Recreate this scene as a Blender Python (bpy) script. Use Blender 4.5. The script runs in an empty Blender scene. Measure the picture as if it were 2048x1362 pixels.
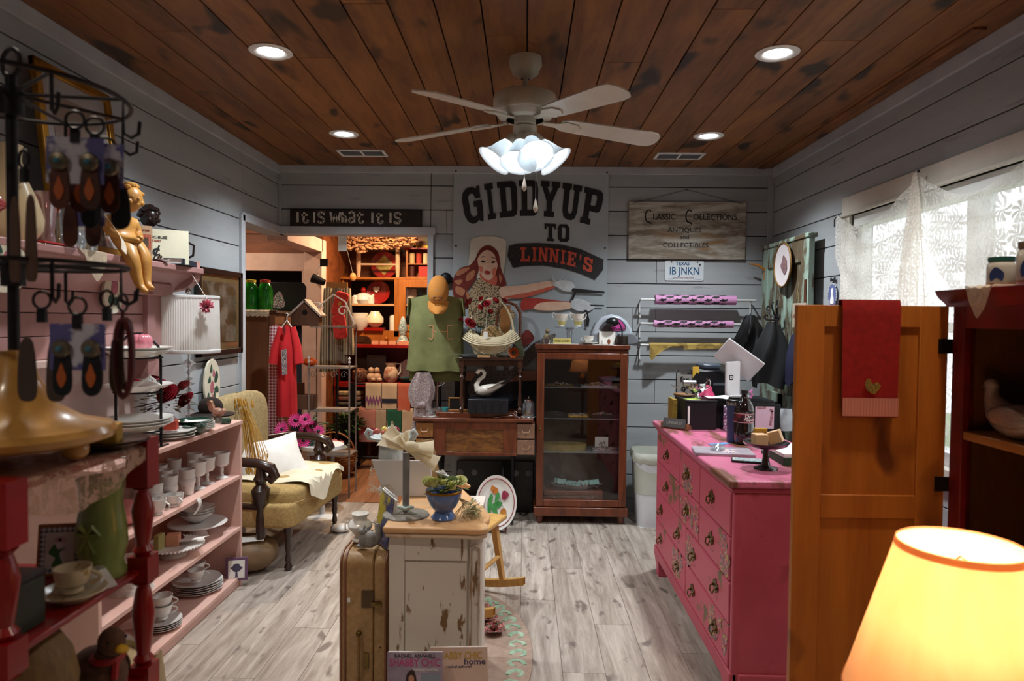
import bpy,bmesh,math,random
from mathutils import Vector,Matrix,Euler
random.seed(7)
S=bpy.context.scene
C=S.collection
PI=math.pi
R=math.radians

F=1365.0 # focal length in pixels of the 2048 x 1362 frame (24 mm)
EYE=Vector((0,0,1.5))
yc=Vector((26,41,-F)).normalized() # the room's +Y in camera axes
zc=Vector((.011,1,0));zc=(zc-yc*zc.dot(yc)).normalized()
xc=yc.cross(zc)
A=Matrix((xc,yc,zc)) # camera axes -> room axes
cam=bpy.data.cameras.new('camera');cam.lens=24.0;cam.sensor_width=36.0
cam.clip_start=.05
cam.dof.use_dof=True;cam.dof.focus_distance=4.6;cam.dof.aperture_fstop=4.5
camo=bpy.data.objects.new('camera',cam);C.objects.link(camo)
camo.matrix_world=Matrix.Translation(EYE) @ A.to_4x4()
S.camera=camo
def ray(px,py):return A @ Vector((px-1024,681-py,-F))
def AY(px,py,Y):d=ray(px,py);return EYE+d*(Y/d.y)
def AX(px,py,X):d=ray(px,py);return EYE+d*(X/d.x)
def AZ(px,py,Z):d=ray(px,py);return EYE+d*((Z-1.5)/d.z)

XL,XR,YB,ZC=-1.94,1.91,5.35,2.69
LS=1.0
wd=bpy.data.worlds.new('overcast sky');S.world=wd;wd.use_nodes=True
bg=wd.node_tree.nodes['Background'];bg.inputs[0].default_value=(.86,.93,1,1);bg.inputs[1].default_value=3.6
S.view_settings.view_transform='Standard';S.view_settings.look='None'
S.view_settings.gamma=1;S.view_settings.use_curve_mapping=False
S.view_settings.exposure=0.0
COOL=(.90,.96,1.0);WARM=(1.0,.62,.30)
def light(kind,loc,power,col,size=.06,rot=(0,0,0),**k):
    l=bpy.data.lights.new('lamp_light',kind);l.energy=power*LS;l.color=col
    if kind=='AREA':
        l.size=size
        if 'sy' in k:l.shape='RECTANGLE';l.size_y=k['sy']
        else:l.shape='DISK'
        l.spread=k.get('spread',PI)
    else:l.shadow_soft_size=size
    if kind=='SPOT':l.spot_size=k.get('cone',R(130));l.spot_blend=k.get('blend',.6)
    o=bpy.data.objects.new('lamp_light',l);C.objects.link(o);o.location=loc;o.rotation_euler=rot
    return o
DOWN=[(-1.15,3.07),(1.10,3.07),(-1.18,4.42),(1.16,4.42),(-1.15,1.5),(1.10,1.5),(-1.15,-.1),(1.10,-.1)]
for i,(x,y) in enumerate(DOWN):
    light('SPOT',(x,y,ZC-.02),(100,100,145,145,44,44,36,36)[i],COOL if i<4 else (1,.86,.70),.05,cone=R(132),blend=.85)
light('AREA',(-1.25,6.35,2.52),48,(1,.70,.42),.3)
light('AREA',(-2.9,5.7,2.52),22,(1,.80,.58),.3)

def rotm(rx=0,ry=0,rz=0):return Euler((rx,ry,rz)).to_matrix().to_4x4()
def TR(x=0,y=0,z=0,rx=0,ry=0,rz=0):return Matrix.Translation((x,y,z)) @ rotm(rx,ry,rz)
class G:
    def __init__(s):s.v=[];s.f=[]
    def add(s,vs,fs,M=None):
        n=len(s.v)
        s.v+=[tuple(M @ Vector(p)) for p in vs] if M is not None else [tuple(p) for p in vs]
        s.f+=[tuple(i+n for i in f) for f in fs];return s
    def bx(s,x0,x1,y0,y1,z0,z1,M=None):
        return s.add([(x,y,z) for z in (z0,z1) for y in (y0,y1) for x in (x0,x1)],
                     [(0,2,3,1),(4,5,7,6),(0,1,5,4),(1,3,7,5),(3,2,6,7),(2,0,4,6)],M)
    def box(s,c,d,M=None):
        return s.bx(c[0]-d[0]/2,c[0]+d[0]/2,c[1]-d[1]/2,c[1]+d[1]/2,c[2]-d[2]/2,c[2]+d[2]/2,M)
    def grid(s,fn,nu,nv,cu=False,cv=False,M=None):
        vs=[fn(i/(nu if cu else nu-1),j/(nv if cv else nv-1)) for j in range(nv) for i in range(nu)]
        fs=[]
        for j in range(nv if cv else nv-1):
            for i in range(nu if cu else nu-1):
                a,b=i,(i+1) % nu;c,d=j,(j+1) % nv
                fs.append((a+c*nu,b+c*nu,b+d*nu,a+d*nu))
        return s.add(vs,fs,M)
    def lathe(s,prof,n=20,M=None,c=(0,0,0),sx=1,sy=1,caps=True,wave=None):
        w=wave or (lambda a,k:1)
        vs=[(c[0]+r*sx*math.cos(2*PI*i/n)*w(2*PI*i/n,k),c[1]+r*sy*math.sin(2*PI*i/n)*w(2*PI*i/n,k),c[2]+z)
              for k,(r,z) in enumerate(prof) for i in range(n)]
        fs=[(j*n+i,j*n+(i+1) % n,(j+1)*n+(i+1) % n,(j+1)*n+i) for j in range(len(prof)-1) for i in range(n)]
        if caps:
            if prof[0][0]>1e-4:fs.append(tuple(reversed(range(n))))
            if prof[-1][0]>1e-4:fs.append(tuple(range((len(prof)-1)*n,len(prof)*n)))
        return s.add(vs,fs,M)
    def cyl(s,a,b,r,n=10,r2=None):
        return s.tube([a,b],[r,r if r2 is None else r2],n)
    def tube(s,pts,r,n=8,closed=False,M=None,flat=1):
        P=[Vector(p) for p in pts];m=len(P)
        rs=r if isinstance(r,(list,tuple)) else [r]*m
        vs=[];prev=None
        for i,p in enumerate(P):
            t=(P[(i+1) % m]-P[i-1]) if closed else (P[min(i+1,m-1)]-P[max(i-1,0)])
            t=t.normalized() if t.length>1e-9 else Vector((0,0,1))
            if prev is None:
                u=t.cross(Vector((0,0,1)));u=u if u.length>.05 else t.cross(Vector((0,1,0)))
            else:u=prev-t*prev.dot(t)
            u=u.normalized() if u.length>1e-6 else Vector((1,0,0));prev=u;w=t.cross(u)
            vs+=[p+u*math.cos(2*PI*k/n)*rs[i]+w*math.sin(2*PI*k/n)*rs[i]*flat for k in range(n)]
        fs=[(j*n+i,j*n+(i+1) % n,((j+1) % m)*n+(i+1) % n,((j+1) % m)*n+i) for j in range(m if closed else m-1) for i in range(n)]
        if not closed:fs+=[tuple(reversed(range(n))),tuple(range((m-1)*n,m*n))]
        return s.add(vs,fs,M)
    def prism(s,out,z0,z1,M=None):
        n=len(out)
        a=sum(out[i][0]*out[(i+1) % n][1]-out[(i+1) % n][0]*out[i][1] for i in range(n))
        if a<0:out=out[::-1]
        vs=[(x,y,z0) for x,y in out]+[(x,y,z1) for x,y in out]
        return s.add(vs,[tuple(reversed(range(n))),tuple(range(n,2*n))]+[(i,(i+1) % n,n+(i+1) % n,n+i) for i in range(n)],M)
    def ell(s,c,r,nu=14,nv=9,M=None,p=1.0):
        def e(a):return math.copysign(abs(a)**p,a)
        def fn(u,v):
            a=2*PI*u;b=-PI/2+PI*min(max(v,.004),.996)
            return (c[0]+r[0]*e(math.cos(b))*e(math.cos(a)),c[1]+r[1]*e(math.cos(b))*e(math.sin(a)),c[2]+r[2]*e(math.sin(b)))
        return s.grid(fn,nu,nv,cu=True,M=M)
    def band(s,pts,w,z=0,th=.001,M=None): # flat ribbon along a 2-D path in the local XY plane
        n=len(pts)
        for i in range(n-1):
            a,b=Vector(pts[i]),Vector(pts[i+1]);t=(b-a)
            if t.length<1e-9:continue
            t.normalize();q=Vector((-t.y,t.x))*w/2;e=t*(w*.18)
            a2=a-e if i else a;b2=b+e if i<n-2 else b
            s.prism([tuple(a2-q),tuple(b2-q),tuple(b2+q),tuple(a2+q)],z,z+th,M)
        return s
def tag(o,label=None,cat=None,group=None,kind=None):
    if label:o['label']=label
    if cat:o['category']=cat
    if group:o['group']=group
    if kind:o['kind']=kind
    return o
def mesh(g,m,smooth=.7):
    me=bpy.data.meshes.new('mesh');me.from_pydata(g.v,[],g.f)
    me.materials.append(m)
    if smooth:
        me.polygons.foreach_set('use_smooth',[True]*len(me.polygons))
        me.set_sharp_from_angle(angle=smooth)
    me.update();return me
def part(name,g,m,parent=None,label=None,bev=0,smooth=.7,kind=None,loc=None,rot=None,sub=0,recalc=False):
    me=mesh(g,m,smooth) if isinstance(g,G) else g
    if recalc:
        bm=bmesh.new();bm.from_mesh(me);bmesh.ops.recalc_face_normals(bm,faces=bm.faces);bm.to_mesh(me);bm.free()
    o=bpy.data.objects.new(name,me);C.objects.link(o)
    if parent:o.parent=parent
    if loc is not None:o.location=loc
    if rot is not None:o.rotation_euler=rot
    if label:o['label']=label
    if kind:o['kind']=kind
    if bev:
        b=o.modifiers.new('bevel','BEVEL');b.width=bev;b.segments=2;b.limit_method='ANGLE';b.angle_limit=.6
    if sub:
        b=o.modifiers.new('subdivision','SUBSURF');b.levels=sub;b.render_levels=sub
    return o
def T(name,label,cat,loc=(0,0,0),rz=0,group=None,rot=None):
    o=bpy.data.objects.new(name,None);C.objects.link(o);o.empty_display_size=.05
    o.location=loc;o.rotation_euler=rot if rot else (0,0,rz)
    return tag(o,label,cat,group)
def one(name,label,cat,g,m,loc=(0,0,0),rz=0,group=None,bev=0,smooth=.7,rot=None,kind=None,sub=0):
    o=part(name,g,m,None,label,bev,smooth,kind,loc,rot if rot else (0,0,rz),sub)
    return tag(o,label,cat,group)
def struct(name,g,m,parent=None,bev=0):
    o=part(name,g,m,parent,bev=bev)
    if not parent:o['kind']='structure'
    return o
kids={}
def dup(root,loc,rz=0,label=None,group=None,sc=None,rot=None):
    def cp(o,par):
        c=o.copy();C.objects.link(c);c.parent=par
        for ch in kids_of(o):cp(ch,c)
        return c
    c=cp(root,None);c.location=loc;c.rotation_euler=rot if rot else (0,0,rz)
    if sc:c.scale=(sc,sc,sc) if not isinstance(sc,tuple) else sc
    if label:c['label']=label
    if group:c['group']=group
    return c
def kids_of(o):
    if o.name not in kids:kids[o.name]=[x for x in C.objects if x.parent==o]
    return kids[o.name]

def lin(h):
    if not isinstance(h,str):return h
    out=[]
    for i in (0,2,4):
        c=int(h[i:i+2],16)/255;out.append(c/12.92 if c <= .04045 else ((c+.055)/1.055)**2.4)
    return tuple(out)+(1,)
MC={}
class NT:
    def __init__(s,m):s.t=m.node_tree;s.n=s.t.nodes;s.l=s.t.links
    def new(s,ty,**k):
        n=s.n.new(ty)
        for a,b in k.items():setattr(n,a,b)
        return n
    def ln(s,a,b):s.l.new(a,b)
    def math(s,op,a,b=None):
        n=s.new('ShaderNodeMath',operation=op)
        for i,q in enumerate((a,b)):
            if q is None:continue
            if hasattr(q,'is_linked'):s.ln(q,n.inputs[i])
            else:n.inputs[i].default_value=q
        return n.outputs[0]
    def mix(s,fac,a,b,blend='MIX'):
        n=s.new('ShaderNodeMix',data_type='RGBA',blend_type=blend)
        for i,q in ((0,fac),(6,a),(7,b)):
            if hasattr(q,'is_linked'):s.ln(q,n.inputs[i])
            else:n.inputs[i].default_value=lin(q) if i else q
        return n.outputs[2]
    def coords(s,st,sc):
        tc=s.new('ShaderNodeTexCoord');mp=s.new('ShaderNodeMapping')
        mp.inputs['Scale'].default_value=tuple(q*sc for q in st);s.ln(tc.outputs['Object'],mp.inputs[0])
        return mp.outputs[0]
    def noise(s,vec,scale=1,detail=4,rough=.55,dist=0,w=None):
        n=s.new('ShaderNodeTexNoise',noise_dimensions='4D');s.ln(vec,n.inputs['Vector'])
        n.inputs['Scale'].default_value=scale;n.inputs['Detail'].default_value=detail
        n.inputs['Roughness'].default_value=rough;n.inputs['Distortion'].default_value=dist
        if w is not None:s.ln(w,n.inputs['W'])
        return n.outputs[0]
    def ramp(s,fac,lo,hi):
        n=s.new('ShaderNodeMapRange',clamp=True);s.ln(fac,n.inputs[0])
        n.inputs[1].default_value=lo;n.inputs[2].default_value=hi;return n.outputs[0]
def mat(name,c1,c2=None,rough=.6,metal=0,kind='noise',sc=6,st=(1,1,1),bump=.1,thr=(.35,.65),c3=None,
        coat=0,trans=0,vary=0,emit=None,es=1,ior=1.45,thin=False,sss=0,sheen=0):
    if name in MC:return MC[name]
    m=bpy.data.materials.new(name);m.use_nodes=True;MC[name]=m
    k=NT(m);b=k.n['Principled BSDF'];out=k.n['Material Output']
    b.inputs['Roughness'].default_value=rough;b.inputs['Metallic'].default_value=metal
    b.inputs['Coat Weight'].default_value=coat;b.inputs['IOR'].default_value=ior
    b.inputs['Coat Roughness'].default_value=.12
    if sheen:b.inputs['Sheen Weight'].default_value=sheen
    if trans:b.inputs['Transmission Weight'].default_value=trans
    if c2 is None:
        l=lin(c1);c2=tuple(min(1,q*.86) for q in l[:3])+(1,)
    oi=k.new('ShaderNodeObjectInfo');w=k.math('MULTIPLY',oi.outputs['Random'],40)
    vec=k.coords(st,sc);h=None
    if kind=='noise':
        h=k.noise(vec,w=w);col=k.mix(k.ramp(h,*thr),c1,c2)
        if c3:col=k.mix(k.ramp(k.noise(vec,2.7,5,w=w),.62,.68),col,c3)
    elif kind=='wood':
        g=k.noise(vec,1,6,.62,1.2,w=w);fine=k.noise(vec,6,3,.7,.3,w=w)
        col=k.mix(k.ramp(k.math('ADD',k.math('MULTIPLY',g,.75),k.math('MULTIPLY',fine,.25)),*thr),c1,c2)
        kn=k.noise(k.coords(tuple(max(q,.45) for q in st),sc),.9,2,.4,.4,w=w)
        if c3:col=k.mix(k.ramp(kn,.61,.69),col,c3)
        h=fine
    elif kind=='peel':
        g=k.noise(vec,1,7,.65,.3,w=w);big=k.noise(vec,.35,3,.5,w=w)
        mk=k.ramp(k.math('ADD',k.math('MULTIPLY',g,.6),k.math('MULTIPLY',big,.4)),*thr)
        under=k.mix(k.noise(vec,4,w=w),c2,c3 or c2)
        col=k.mix(mk,c1,under);h=mk
    elif kind in ('check','stripe'):
        sp=k.new('ShaderNodeSeparateXYZ');k.ln(vec,sp.inputs[0])
        def sq(o):return k.math('GREATER_THAN',k.math('FRACT',k.math('ADD',o,100.0)),.5)
        a=sq(sp.outputs[0]);f=a
        if kind=='check':f=k.math('MULTIPLY',k.math('ADD',a,sq(sp.outputs[2])),.5)
        col=k.mix(f,c1,c2);h=f
    elif kind in ('spots','cells'):
        v=k.new('ShaderNodeTexVoronoi',feature='F1');k.ln(vec,v.inputs['Vector'])
        f=k.ramp(v.outputs['Distance'],*thr);col=k.mix(f,c1,c2);h=f
        if c3:col=k.mix(k.ramp(v.outputs['Distance'],thr[0]*.5,thr[0]*.55),c3,col)
    elif kind=='multi': # small many-coloured flecks
        v=k.new('ShaderNodeTexVoronoi',feature='F1');k.ln(vec,v.inputs['Vector'])
        cr=k.new('ShaderNodeValToRGB');cr.color_ramp.interpolation='CONSTANT'
        cs=[c1,c2]+(list(c3) if c3 else [])
        while len(cr.color_ramp.elements)<len(cs):cr.color_ramp.elements.new(1)
        for i,c in enumerate(cs):cr.color_ramp.elements[i].position=i/len(cs);cr.color_ramp.elements[i].color=lin(c)
        sp=k.new('ShaderNodeSeparateColor');k.ln(v.outputs['Color'],sp.inputs[0]);k.ln(sp.outputs[0],cr.inputs[0])
        col=cr.outputs[0];h=v.outputs['Distance']
    if vary:
        hv=k.new('ShaderNodeHueSaturation');k.ln(col,hv.inputs['Color'])
        k.ln(k.math('ADD',k.math('MULTIPLY',oi.outputs['Random'],vary*2),1-vary),hv.inputs['Value']);col=hv.outputs[0]
    k.ln(col,b.inputs['Base Color'])
    if bump and h is not None:
        bp=k.new('ShaderNodeBump');bp.inputs['Strength'].default_value=bump;bp.inputs['Distance'].default_value=.004
        k.ln(h,bp.inputs['Height']);k.ln(bp.outputs[0],b.inputs['Normal'])
    if emit:
        b.inputs['Emission Color'].default_value=lin(emit);b.inputs['Emission Strength'].default_value=es
    if thin: # cloth or paper that lets light through
        tr=k.new('ShaderNodeBsdfTranslucent');k.ln(col,tr.inputs[0])
        mx=k.new('ShaderNodeMixShader');mx.inputs[0].default_value=thin
        k.ln(b.outputs[0],mx.inputs[1]);k.ln(tr.outputs[0],mx.inputs[2]);k.ln(mx.outputs[0],out.inputs[0])
    return m
def glass(name,col='ffffff',rough=.02,alpha=.06,body=0): # thin clear glass: see-through with a gloss, body adds a faint milky look
    if name in MC:return MC[name]
    m=bpy.data.materials.new(name);m.use_nodes=True;MC[name]=m;k=NT(m)
    b=k.n['Principled BSDF'];out=k.n['Material Output']
    vec=k.coords((1,1,1),30);n=k.noise(vec)
    k.ln(k.mix(n,col,col),b.inputs['Base Color']);b.inputs['Roughness'].default_value=.15
    gl=k.new('ShaderNodeBsdfAnisotropic');gl.inputs['Roughness'].default_value=rough
    t=k.new('ShaderNodeBsdfTransparent');t.inputs[0].default_value=lin(col)
    fr=k.new('ShaderNodeLayerWeight');fr.inputs[0].default_value=.35
    mx=k.new('ShaderNodeMixShader');k.ln(k.math('ADD',k.math('MULTIPLY',fr.outputs['Facing'],.4),alpha),mx.inputs[0])
    k.ln(t.outputs[0],mx.inputs[1]);k.ln(gl.outputs[0],mx.inputs[2])
    m2=k.new('ShaderNodeMixShader');m2.inputs[0].default_value=body
    k.ln(mx.outputs[0],m2.inputs[1]);k.ln(b.outputs[0],m2.inputs[2]);k.ln(m2.outputs[0],out.inputs[0])
    return m
def lace(name,col='efe6d6',sc=60,hole=(.28,.36),big=None,dense=.0,pin=0):
    if name in MC:return MC[name]
    m=bpy.data.materials.new(name);m.use_nodes=True;MC[name]=m;k=NT(m)
    b=k.n['Principled BSDF'];out=k.n['Material Output'];b.inputs['Roughness'].default_value=.9
    vec=k.coords((1,1,1),sc)
    v=k.new('ShaderNodeTexVoronoi',feature='DISTANCE_TO_EDGE');k.ln(vec,v.inputs['Vector']);v.inputs['Randomness'].default_value=.7
    thread=k.ramp(v.outputs['Distance'],hole[1]*.5,hole[0]*.5) # 1 on threads
    if pin: # pinwheel motifs, one per cell of the curtain plane
        tc=k.new('ShaderNodeTexCoord');sp=k.new('ShaderNodeSeparateXYZ');k.ln(tc.outputs['Object'],sp.inputs[0])
        cb=k.new('ShaderNodeCombineXYZ');k.ln(sp.outputs[1],cb.inputs[0]);k.ln(sp.outputs[2],cb.inputs[1])
        vo=k.new('ShaderNodeTexVoronoi',voronoi_dimensions='2D',feature='F1');k.ln(cb.outputs[0],vo.inputs['Vector']);vo.inputs['Scale'].default_value=pin;vo.inputs['Randomness'].default_value=.35
        ds=k.new('ShaderNodeVectorMath',operation='SUBTRACT');k.ln(cb.outputs[0],ds.inputs[0]);k.ln(vo.outputs['Position'],ds.inputs[1])
        s2=k.new('ShaderNodeSeparateXYZ');k.ln(ds.outputs[0],s2.inputs[0])
        ang=k.math('ADD',k.math('MULTIPLY',k.math('ARCTAN2',s2.outputs[1],s2.outputs[0]),8),k.math('MULTIPLY',vo.outputs['Distance'],9))
        motif=k.math('MULTIPLY',k.ramp(k.math('SINE',ang),-.1,.3),k.ramp(vo.outputs['Distance'],.56,.48))
    else:
        motif=k.ramp(k.noise(k.coords((1,1,1),big or sc*.22),1,3,.5,1.5),.5,.55)
    f=k.math('MAXIMUM',thread,k.math('MULTIPLY',motif,.85));f=k.math('MAXIMUM',f,dense)
    k.ln(k.mix(motif,col,col),b.inputs['Base Color'])
    tr=k.new('ShaderNodeBsdfTranslucent');tr.inputs[0].default_value=lin(col)
    m1=k.new('ShaderNodeMixShader');m1.inputs[0].default_value=.30;k.ln(b.outputs[0],m1.inputs[1]);k.ln(tr.outputs[0],m1.inputs[2])
    tp=k.new('ShaderNodeBsdfTransparent');mx=k.new('ShaderNodeMixShader');k.ln(f,mx.inputs[0])
    k.ln(tp.outputs[0],mx.inputs[1]);k.ln(m1.outputs[0],mx.inputs[2]);k.ln(mx.outputs[0],out.inputs[0])
    return m
def bulb(name,col,s):
    if name in MC:return MC[name]
    m=bpy.data.materials.new(name);m.use_nodes=True;MC[name]=m;k=NT(m)
    b=k.n['Principled BSDF'];b.inputs['Emission Color'].default_value=lin(col);b.inputs['Emission Strength'].default_value=s
    k.ln(k.mix(k.noise(k.coords((1,1,1),10)),'ffffff','f4f4f4'),b.inputs['Base Color']);return m
def text(s,size,m,parent,M,th=.001,bold=0,name='lettering',wx=1,align='CENTER',sp=1.0,fit=0):
    cu=bpy.data.curves.new('text','FONT');cu.body=s;cu.size=size;cu.extrude=th/2;cu.offset=bold*size
    cu.align_x=align;cu.align_y='CENTER';cu.space_character=sp;cu.resolution_u=3
    t=bpy.data.objects.new('text',cu);C.objects.link(t)
    bpy.context.view_layer.update()
    me=bpy.data.meshes.new_from_object(t.evaluated_get(bpy.context.evaluated_depsgraph_get()))
    bpy.data.objects.remove(t);me.materials.clear();me.materials.append(m)
    if fit:xs=[v.co.x for v in me.vertices];wx=fit/(max(xs)-min(xs))
    me.transform(M @ Matrix.Diagonal((wx,1,1,1)))
    o=bpy.data.objects.new(name,me);C.objects.link(o)
    if parent:o.parent=parent
    return o
UP=rotm(PI/2) # local XY drawing plane -> upright, facing -Y (towards the camera)
def face(x,y,z,rz=0,tilt=0):return Matrix.Translation((x,y,z)) @ rotm(0,0,rz) @ rotm(PI/2+tilt)
def arc(cx,cy,r,a0,a1,n=10,ry=None):
    ry=r if ry is None else ry
    return [(cx+r*math.cos(R(a0+(a1-a0)*i/n)),cy+ry*math.sin(R(a0+(a1-a0)*i/n))) for i in range(n+1)]
def disc(n=24,r=1,ry=None,cx=0,cy=0):return arc(cx,cy,r,0,360*(n-1)/n,n-1,ry)
BOARD=mat('painted shiplap','a6aaac','9a9ea1',rough=.55,sc=3,st=(.4,.4,3),bump=.25,vary=.03,c3='8e9294')
GAP=mat('dark gap','23252a','15161a',rough=.9)
TRIM=mat('grey white trim','b9bdc2','a9adb3',rough=.5,sc=5)
CREAM=mat('cream window casing','cdc6ba','bfb8ac',rough=.5,sc=5)
CEIL=mat('knotty pine ceiling','94602f','643c20',rough=.5,kind='wood',sc=7,st=(1,.16,1),c3='33200f',vary=.16,thr=(.34,.62),bump=.25)
FLOORM=mat('weathered laminate','cabeb2','8a7c70',rough=.42,kind='wood',sc=16,st=(1,.09,1),c3='776c64',vary=.07,thr=(.34,.64),bump=.15)
BROWNF=mat('brown laminate','a3714f','6d452e',rough=.4,kind='wood',sc=14,st=(1,.1,1),vary=.1,thr=(.3,.7))
WOODW=mat('brown plank wall','8a4a22','5c2d13',rough=.55,kind='wood',sc=8,st=(.15,1,1),vary=.08,c3='3a1c0c')
PINKT=mat('pale pink trim','d9b6a8','c9a598',rough=.5)
NAVY=mat('navy wall','3a4258','323a50',rough=.7)
WHITE=mat('white paint','e6e6e4','d9d9d7',rough=.45)
BLACK=mat('black enamel','141416','0e0e10',rough=.35)
IRON=mat('black iron','17161a','232024',rough=.5,metal=.4)
DARKW=mat('dark walnut','4a2a1a','2d170d',rough=.35,kind='wood',sc=12,st=(1,1,.15),coat=.2)
MAHOG=mat('mahogany','7a3d22','4e2412',rough=.35,kind='wood',sc=12,st=(1,1,.15),coat=.3)
OAK=mat('quarter sawn oak','8a5a2c','55301a',rough=.35,kind='wood',sc=16,st=(.6,1,1.5),coat=.25,thr=(.38,.6))
PINE=mat('orange pine','bd7328','9c5619',rough=.45,kind='wood',sc=9,st=(1,1,.08),c3='6b3510',vary=.05,bump=.1)
LPINE=mat('pale maple','d8ac68','c08f4c',rough=.4,kind='wood',sc=10,st=(1,1,.2))
REDP=mat('red gloss paint','9c1611','7e0f0c',rough=.28,coat=.3)
DRED=mat('barn red paint','7a1414','5d0e0e',rough=.4)
MILK=mat('milk glass','e9e6e2','dedad6',rough=.18,coat=.4,bump=0)
CHINA=mat('white china','eeebe4','e2ded6',rough=.2,coat=.4,bump=0)
PINKB=mat('pale pink paint','dcb3a6','cfa396',rough=.5,sc=5,vary=.02)
MAUVE=mat('mauve pink mantel paint','b58a86','a67a76',rough=.45,sc=4)
CHROME=mat('polished chrome','d8d8da','c8c8ca',rough=.1,metal=1,bump=0)
BRASS=mat('aged brass','8a7342','5f4c28',rough=.35,metal=.9)
GOLD=mat('gold leaf','b8872e','8a5f1c',rough=.35,metal=.8)
CLEAR=glass('clear glass');CLEARP=glass('pressed glass','e8eef2',.08,.2,.12)
PAPER=mat('white paper','f0eee8','e6e4de',rough=.8)
INK=mat('black ink','1b1b1d','131315',rough=.6)
GREENL=mat('leaf green','3f5a2c','2a4020',rough=.6,vary=.1)
REDF=mat('red petals','a81a24','7a0f18',rough=.6,vary=.1)
SOAP=mat('cream soap','e2b98c','d6aa7c',rough=.55)
CLOTHW=mat('white cotton','eeeae2','e2ddd4',rough=.9,sc=10,bump=.3)

def boards(parent,fn,spans,zs,m=BOARD):
    for (a,b,z0,z1) in spans:part('board',fn(a,b,z0,z1),m,parent,bev=.0015)
ZJ=[2.536-.187*i for i in range(-1,15)]
# back wall
bw=struct('wall_back',G().bx(-.745,XR+.12,YB+.02,YB+.12,0,ZC).bx(XL,-.745,YB+.02,YB+.12,2.2,ZC),GAP)
for i in range(len(ZJ)):
    z1=min(ZJ[i],ZC);z0=max(ZJ[i+1]+.007 if i+1<len(ZJ) else 0,0)
    if z1 <= 0 or z1-z0<.02:continue
    if z1>2.23:part('board',G().bx(XL,-.747,YB,YB+.022,max(z0,2.2),z1),BOARD,bw,bev=.0015)
    cut=sorted([-.744]+([-.62] if i % 3==2 else [])+([1.02] if i in (4,6,9) else [])+([.84] if i==6 else [])+[XR])
    for a,b in zip(cut,cut[1:]):
        part('board',G().bx(a+.0015,b-.0015,YB,YB+.022,z0,z1),BOARD,bw,bev=.0015)
# left wall, with the passage opening at its far end
lw=struct('wall_left',G().bx(XL-.12,XL-.02,-1.3,4.65,0,ZC).bx(XL-.12,XL-.02,4.65,6.45,2.2,ZC),GAP)
rw=struct('wall_right',G().bx(XR+.02,XR+.12,-1.3,2.0,0,ZC).bx(XR+.02,XR+.12,4.05,YB+.1,0,ZC)
            .bx(XR+.02,XR+.12,2.0,4.05,0,.85).bx(XR+.02,XR+.12,2.0,4.05,2.13,ZC),GAP)
for i in range(len(ZJ)):
    z1=min(ZJ[i],ZC);z0=max(ZJ[i+1]+.007 if i+1<len(ZJ) else 0,0)
    if z1 <= 0 or z1-z0<.02:continue
    cut=[-1.3,1.6+(i*.7) % 1.1,4.65] if i != 2 else [-1.3,2.4,4.3,4.65]
    if z1>2.23:part('board',G().bx(XL-.022,XL,4.653,YB,max(z0,2.2),z1),BOARD,lw,bev=.0015)
    for a,b in zip(cut,cut[1:]):
        part('board',G().bx(XL-.022,XL,a+.0015,b-.0015,z0,z1),BOARD,lw,bev=.0015)
    segs=[(-1.3,1.1),(1.1,YB)] if (z0 >=2.13 or z1 <= .9) else [(-1.3,2.0),(4.05,YB)]
    if z0<2.13<z1:segs=[(-1.3,1.9),(1.9,4.15),(4.15,YB)]
    for a,b in segs:part('board',G().bx(XR,XR+.022,a+.0015,b-.0015,max(z0,2.135) if a==1.9 else z0,min(z1,.855) if z0<.85<z1 else z1),BOARD,rw,bev=.0015)
struct('wall_front',G().bx(XL-.1,XR+.1,-1.42,-1.3,0,ZC),BOARD)
# floor and its planks
fl=struct('floor',G().bx(-4.2,XR+.1,-1.4,8.0,-.06,-.005),FLOORM)
pw,pl=.183,1.22
pm=mesh(G().box((0,0,-.003),(pw-.002,pl-.002,.006)),FLOORM)
pmb=mesh(G().box((0,0,-.003),(pw-.002,pl-.002,.006)),BROWNF)
x=XL+pw/2-.08;r=0
while x<XR+.1:
    y=1.5+(r*.47) % pl
    while y<5.5:
        part('plank',pm,None,fl,loc=(x,y,0));y+=pl
    x+=pw;r+=1
x=-3.2;r=0
while x<-.3:
    y=5.5+pl*.5+(r*.41 % .5)*0
    yy=y
    while yy<8:part('plank',pmb,None,fl,loc=(x,yy,.002));yy+=pl
    x+=pw;r+=1
# ceiling planks run away from the camera
ce=struct('ceiling',G().bx(-4.2,XR+.1,-1.4,8.0,ZC+.02,ZC+.1),GAP)
cw=.176;x=XL+cw/2;r=0
cm={}
while x<XR+.05:
    ys=[-1.3,1.2+(r*.83) % 2.2,YB]
    for a,b in zip(ys,ys[1:]):
        part('plank',G().box((0,0,.01),(cw-.006,b-a-.003,.02)),CEIL,ce,loc=(x,(a+b)/2,ZC),bev=.002)
    x+=cw;r+=1
# trims
struct('trim_1',G().bx(XL,XR,YB-.02,YB,ZC-.055,ZC),TRIM,bev=.003)
struct('trim_2',G().bx(XL,XL+.02,-1.3,YB-.02,ZC-.07,ZC),TRIM,bev=.003)
struct('trim_3',G().bx(XR-.02,XR,-1.3,YB-.02,ZC-.07,ZC),TRIM,bev=.003)
struct('trim_4',G().bx(XR-.045,XR,YB-.022,YB,0,ZC-.055),BOARD,bev=.003)
struct('trim_5',G().bx(XL,XL+.02,YB-.02,YB,2.21,ZC-.055),BOARD,bev=.003)
struct('trim_6',G().bx(XR-.13,XR-.075,2.8,YB-.03,ZC-.012,ZC),mat('loose pine strip','9a6230','5d3518',kind='wood',sc=8,st=(1,.2,1),c3='24140b',thr=(.3,.6)),bev=.002)
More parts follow.
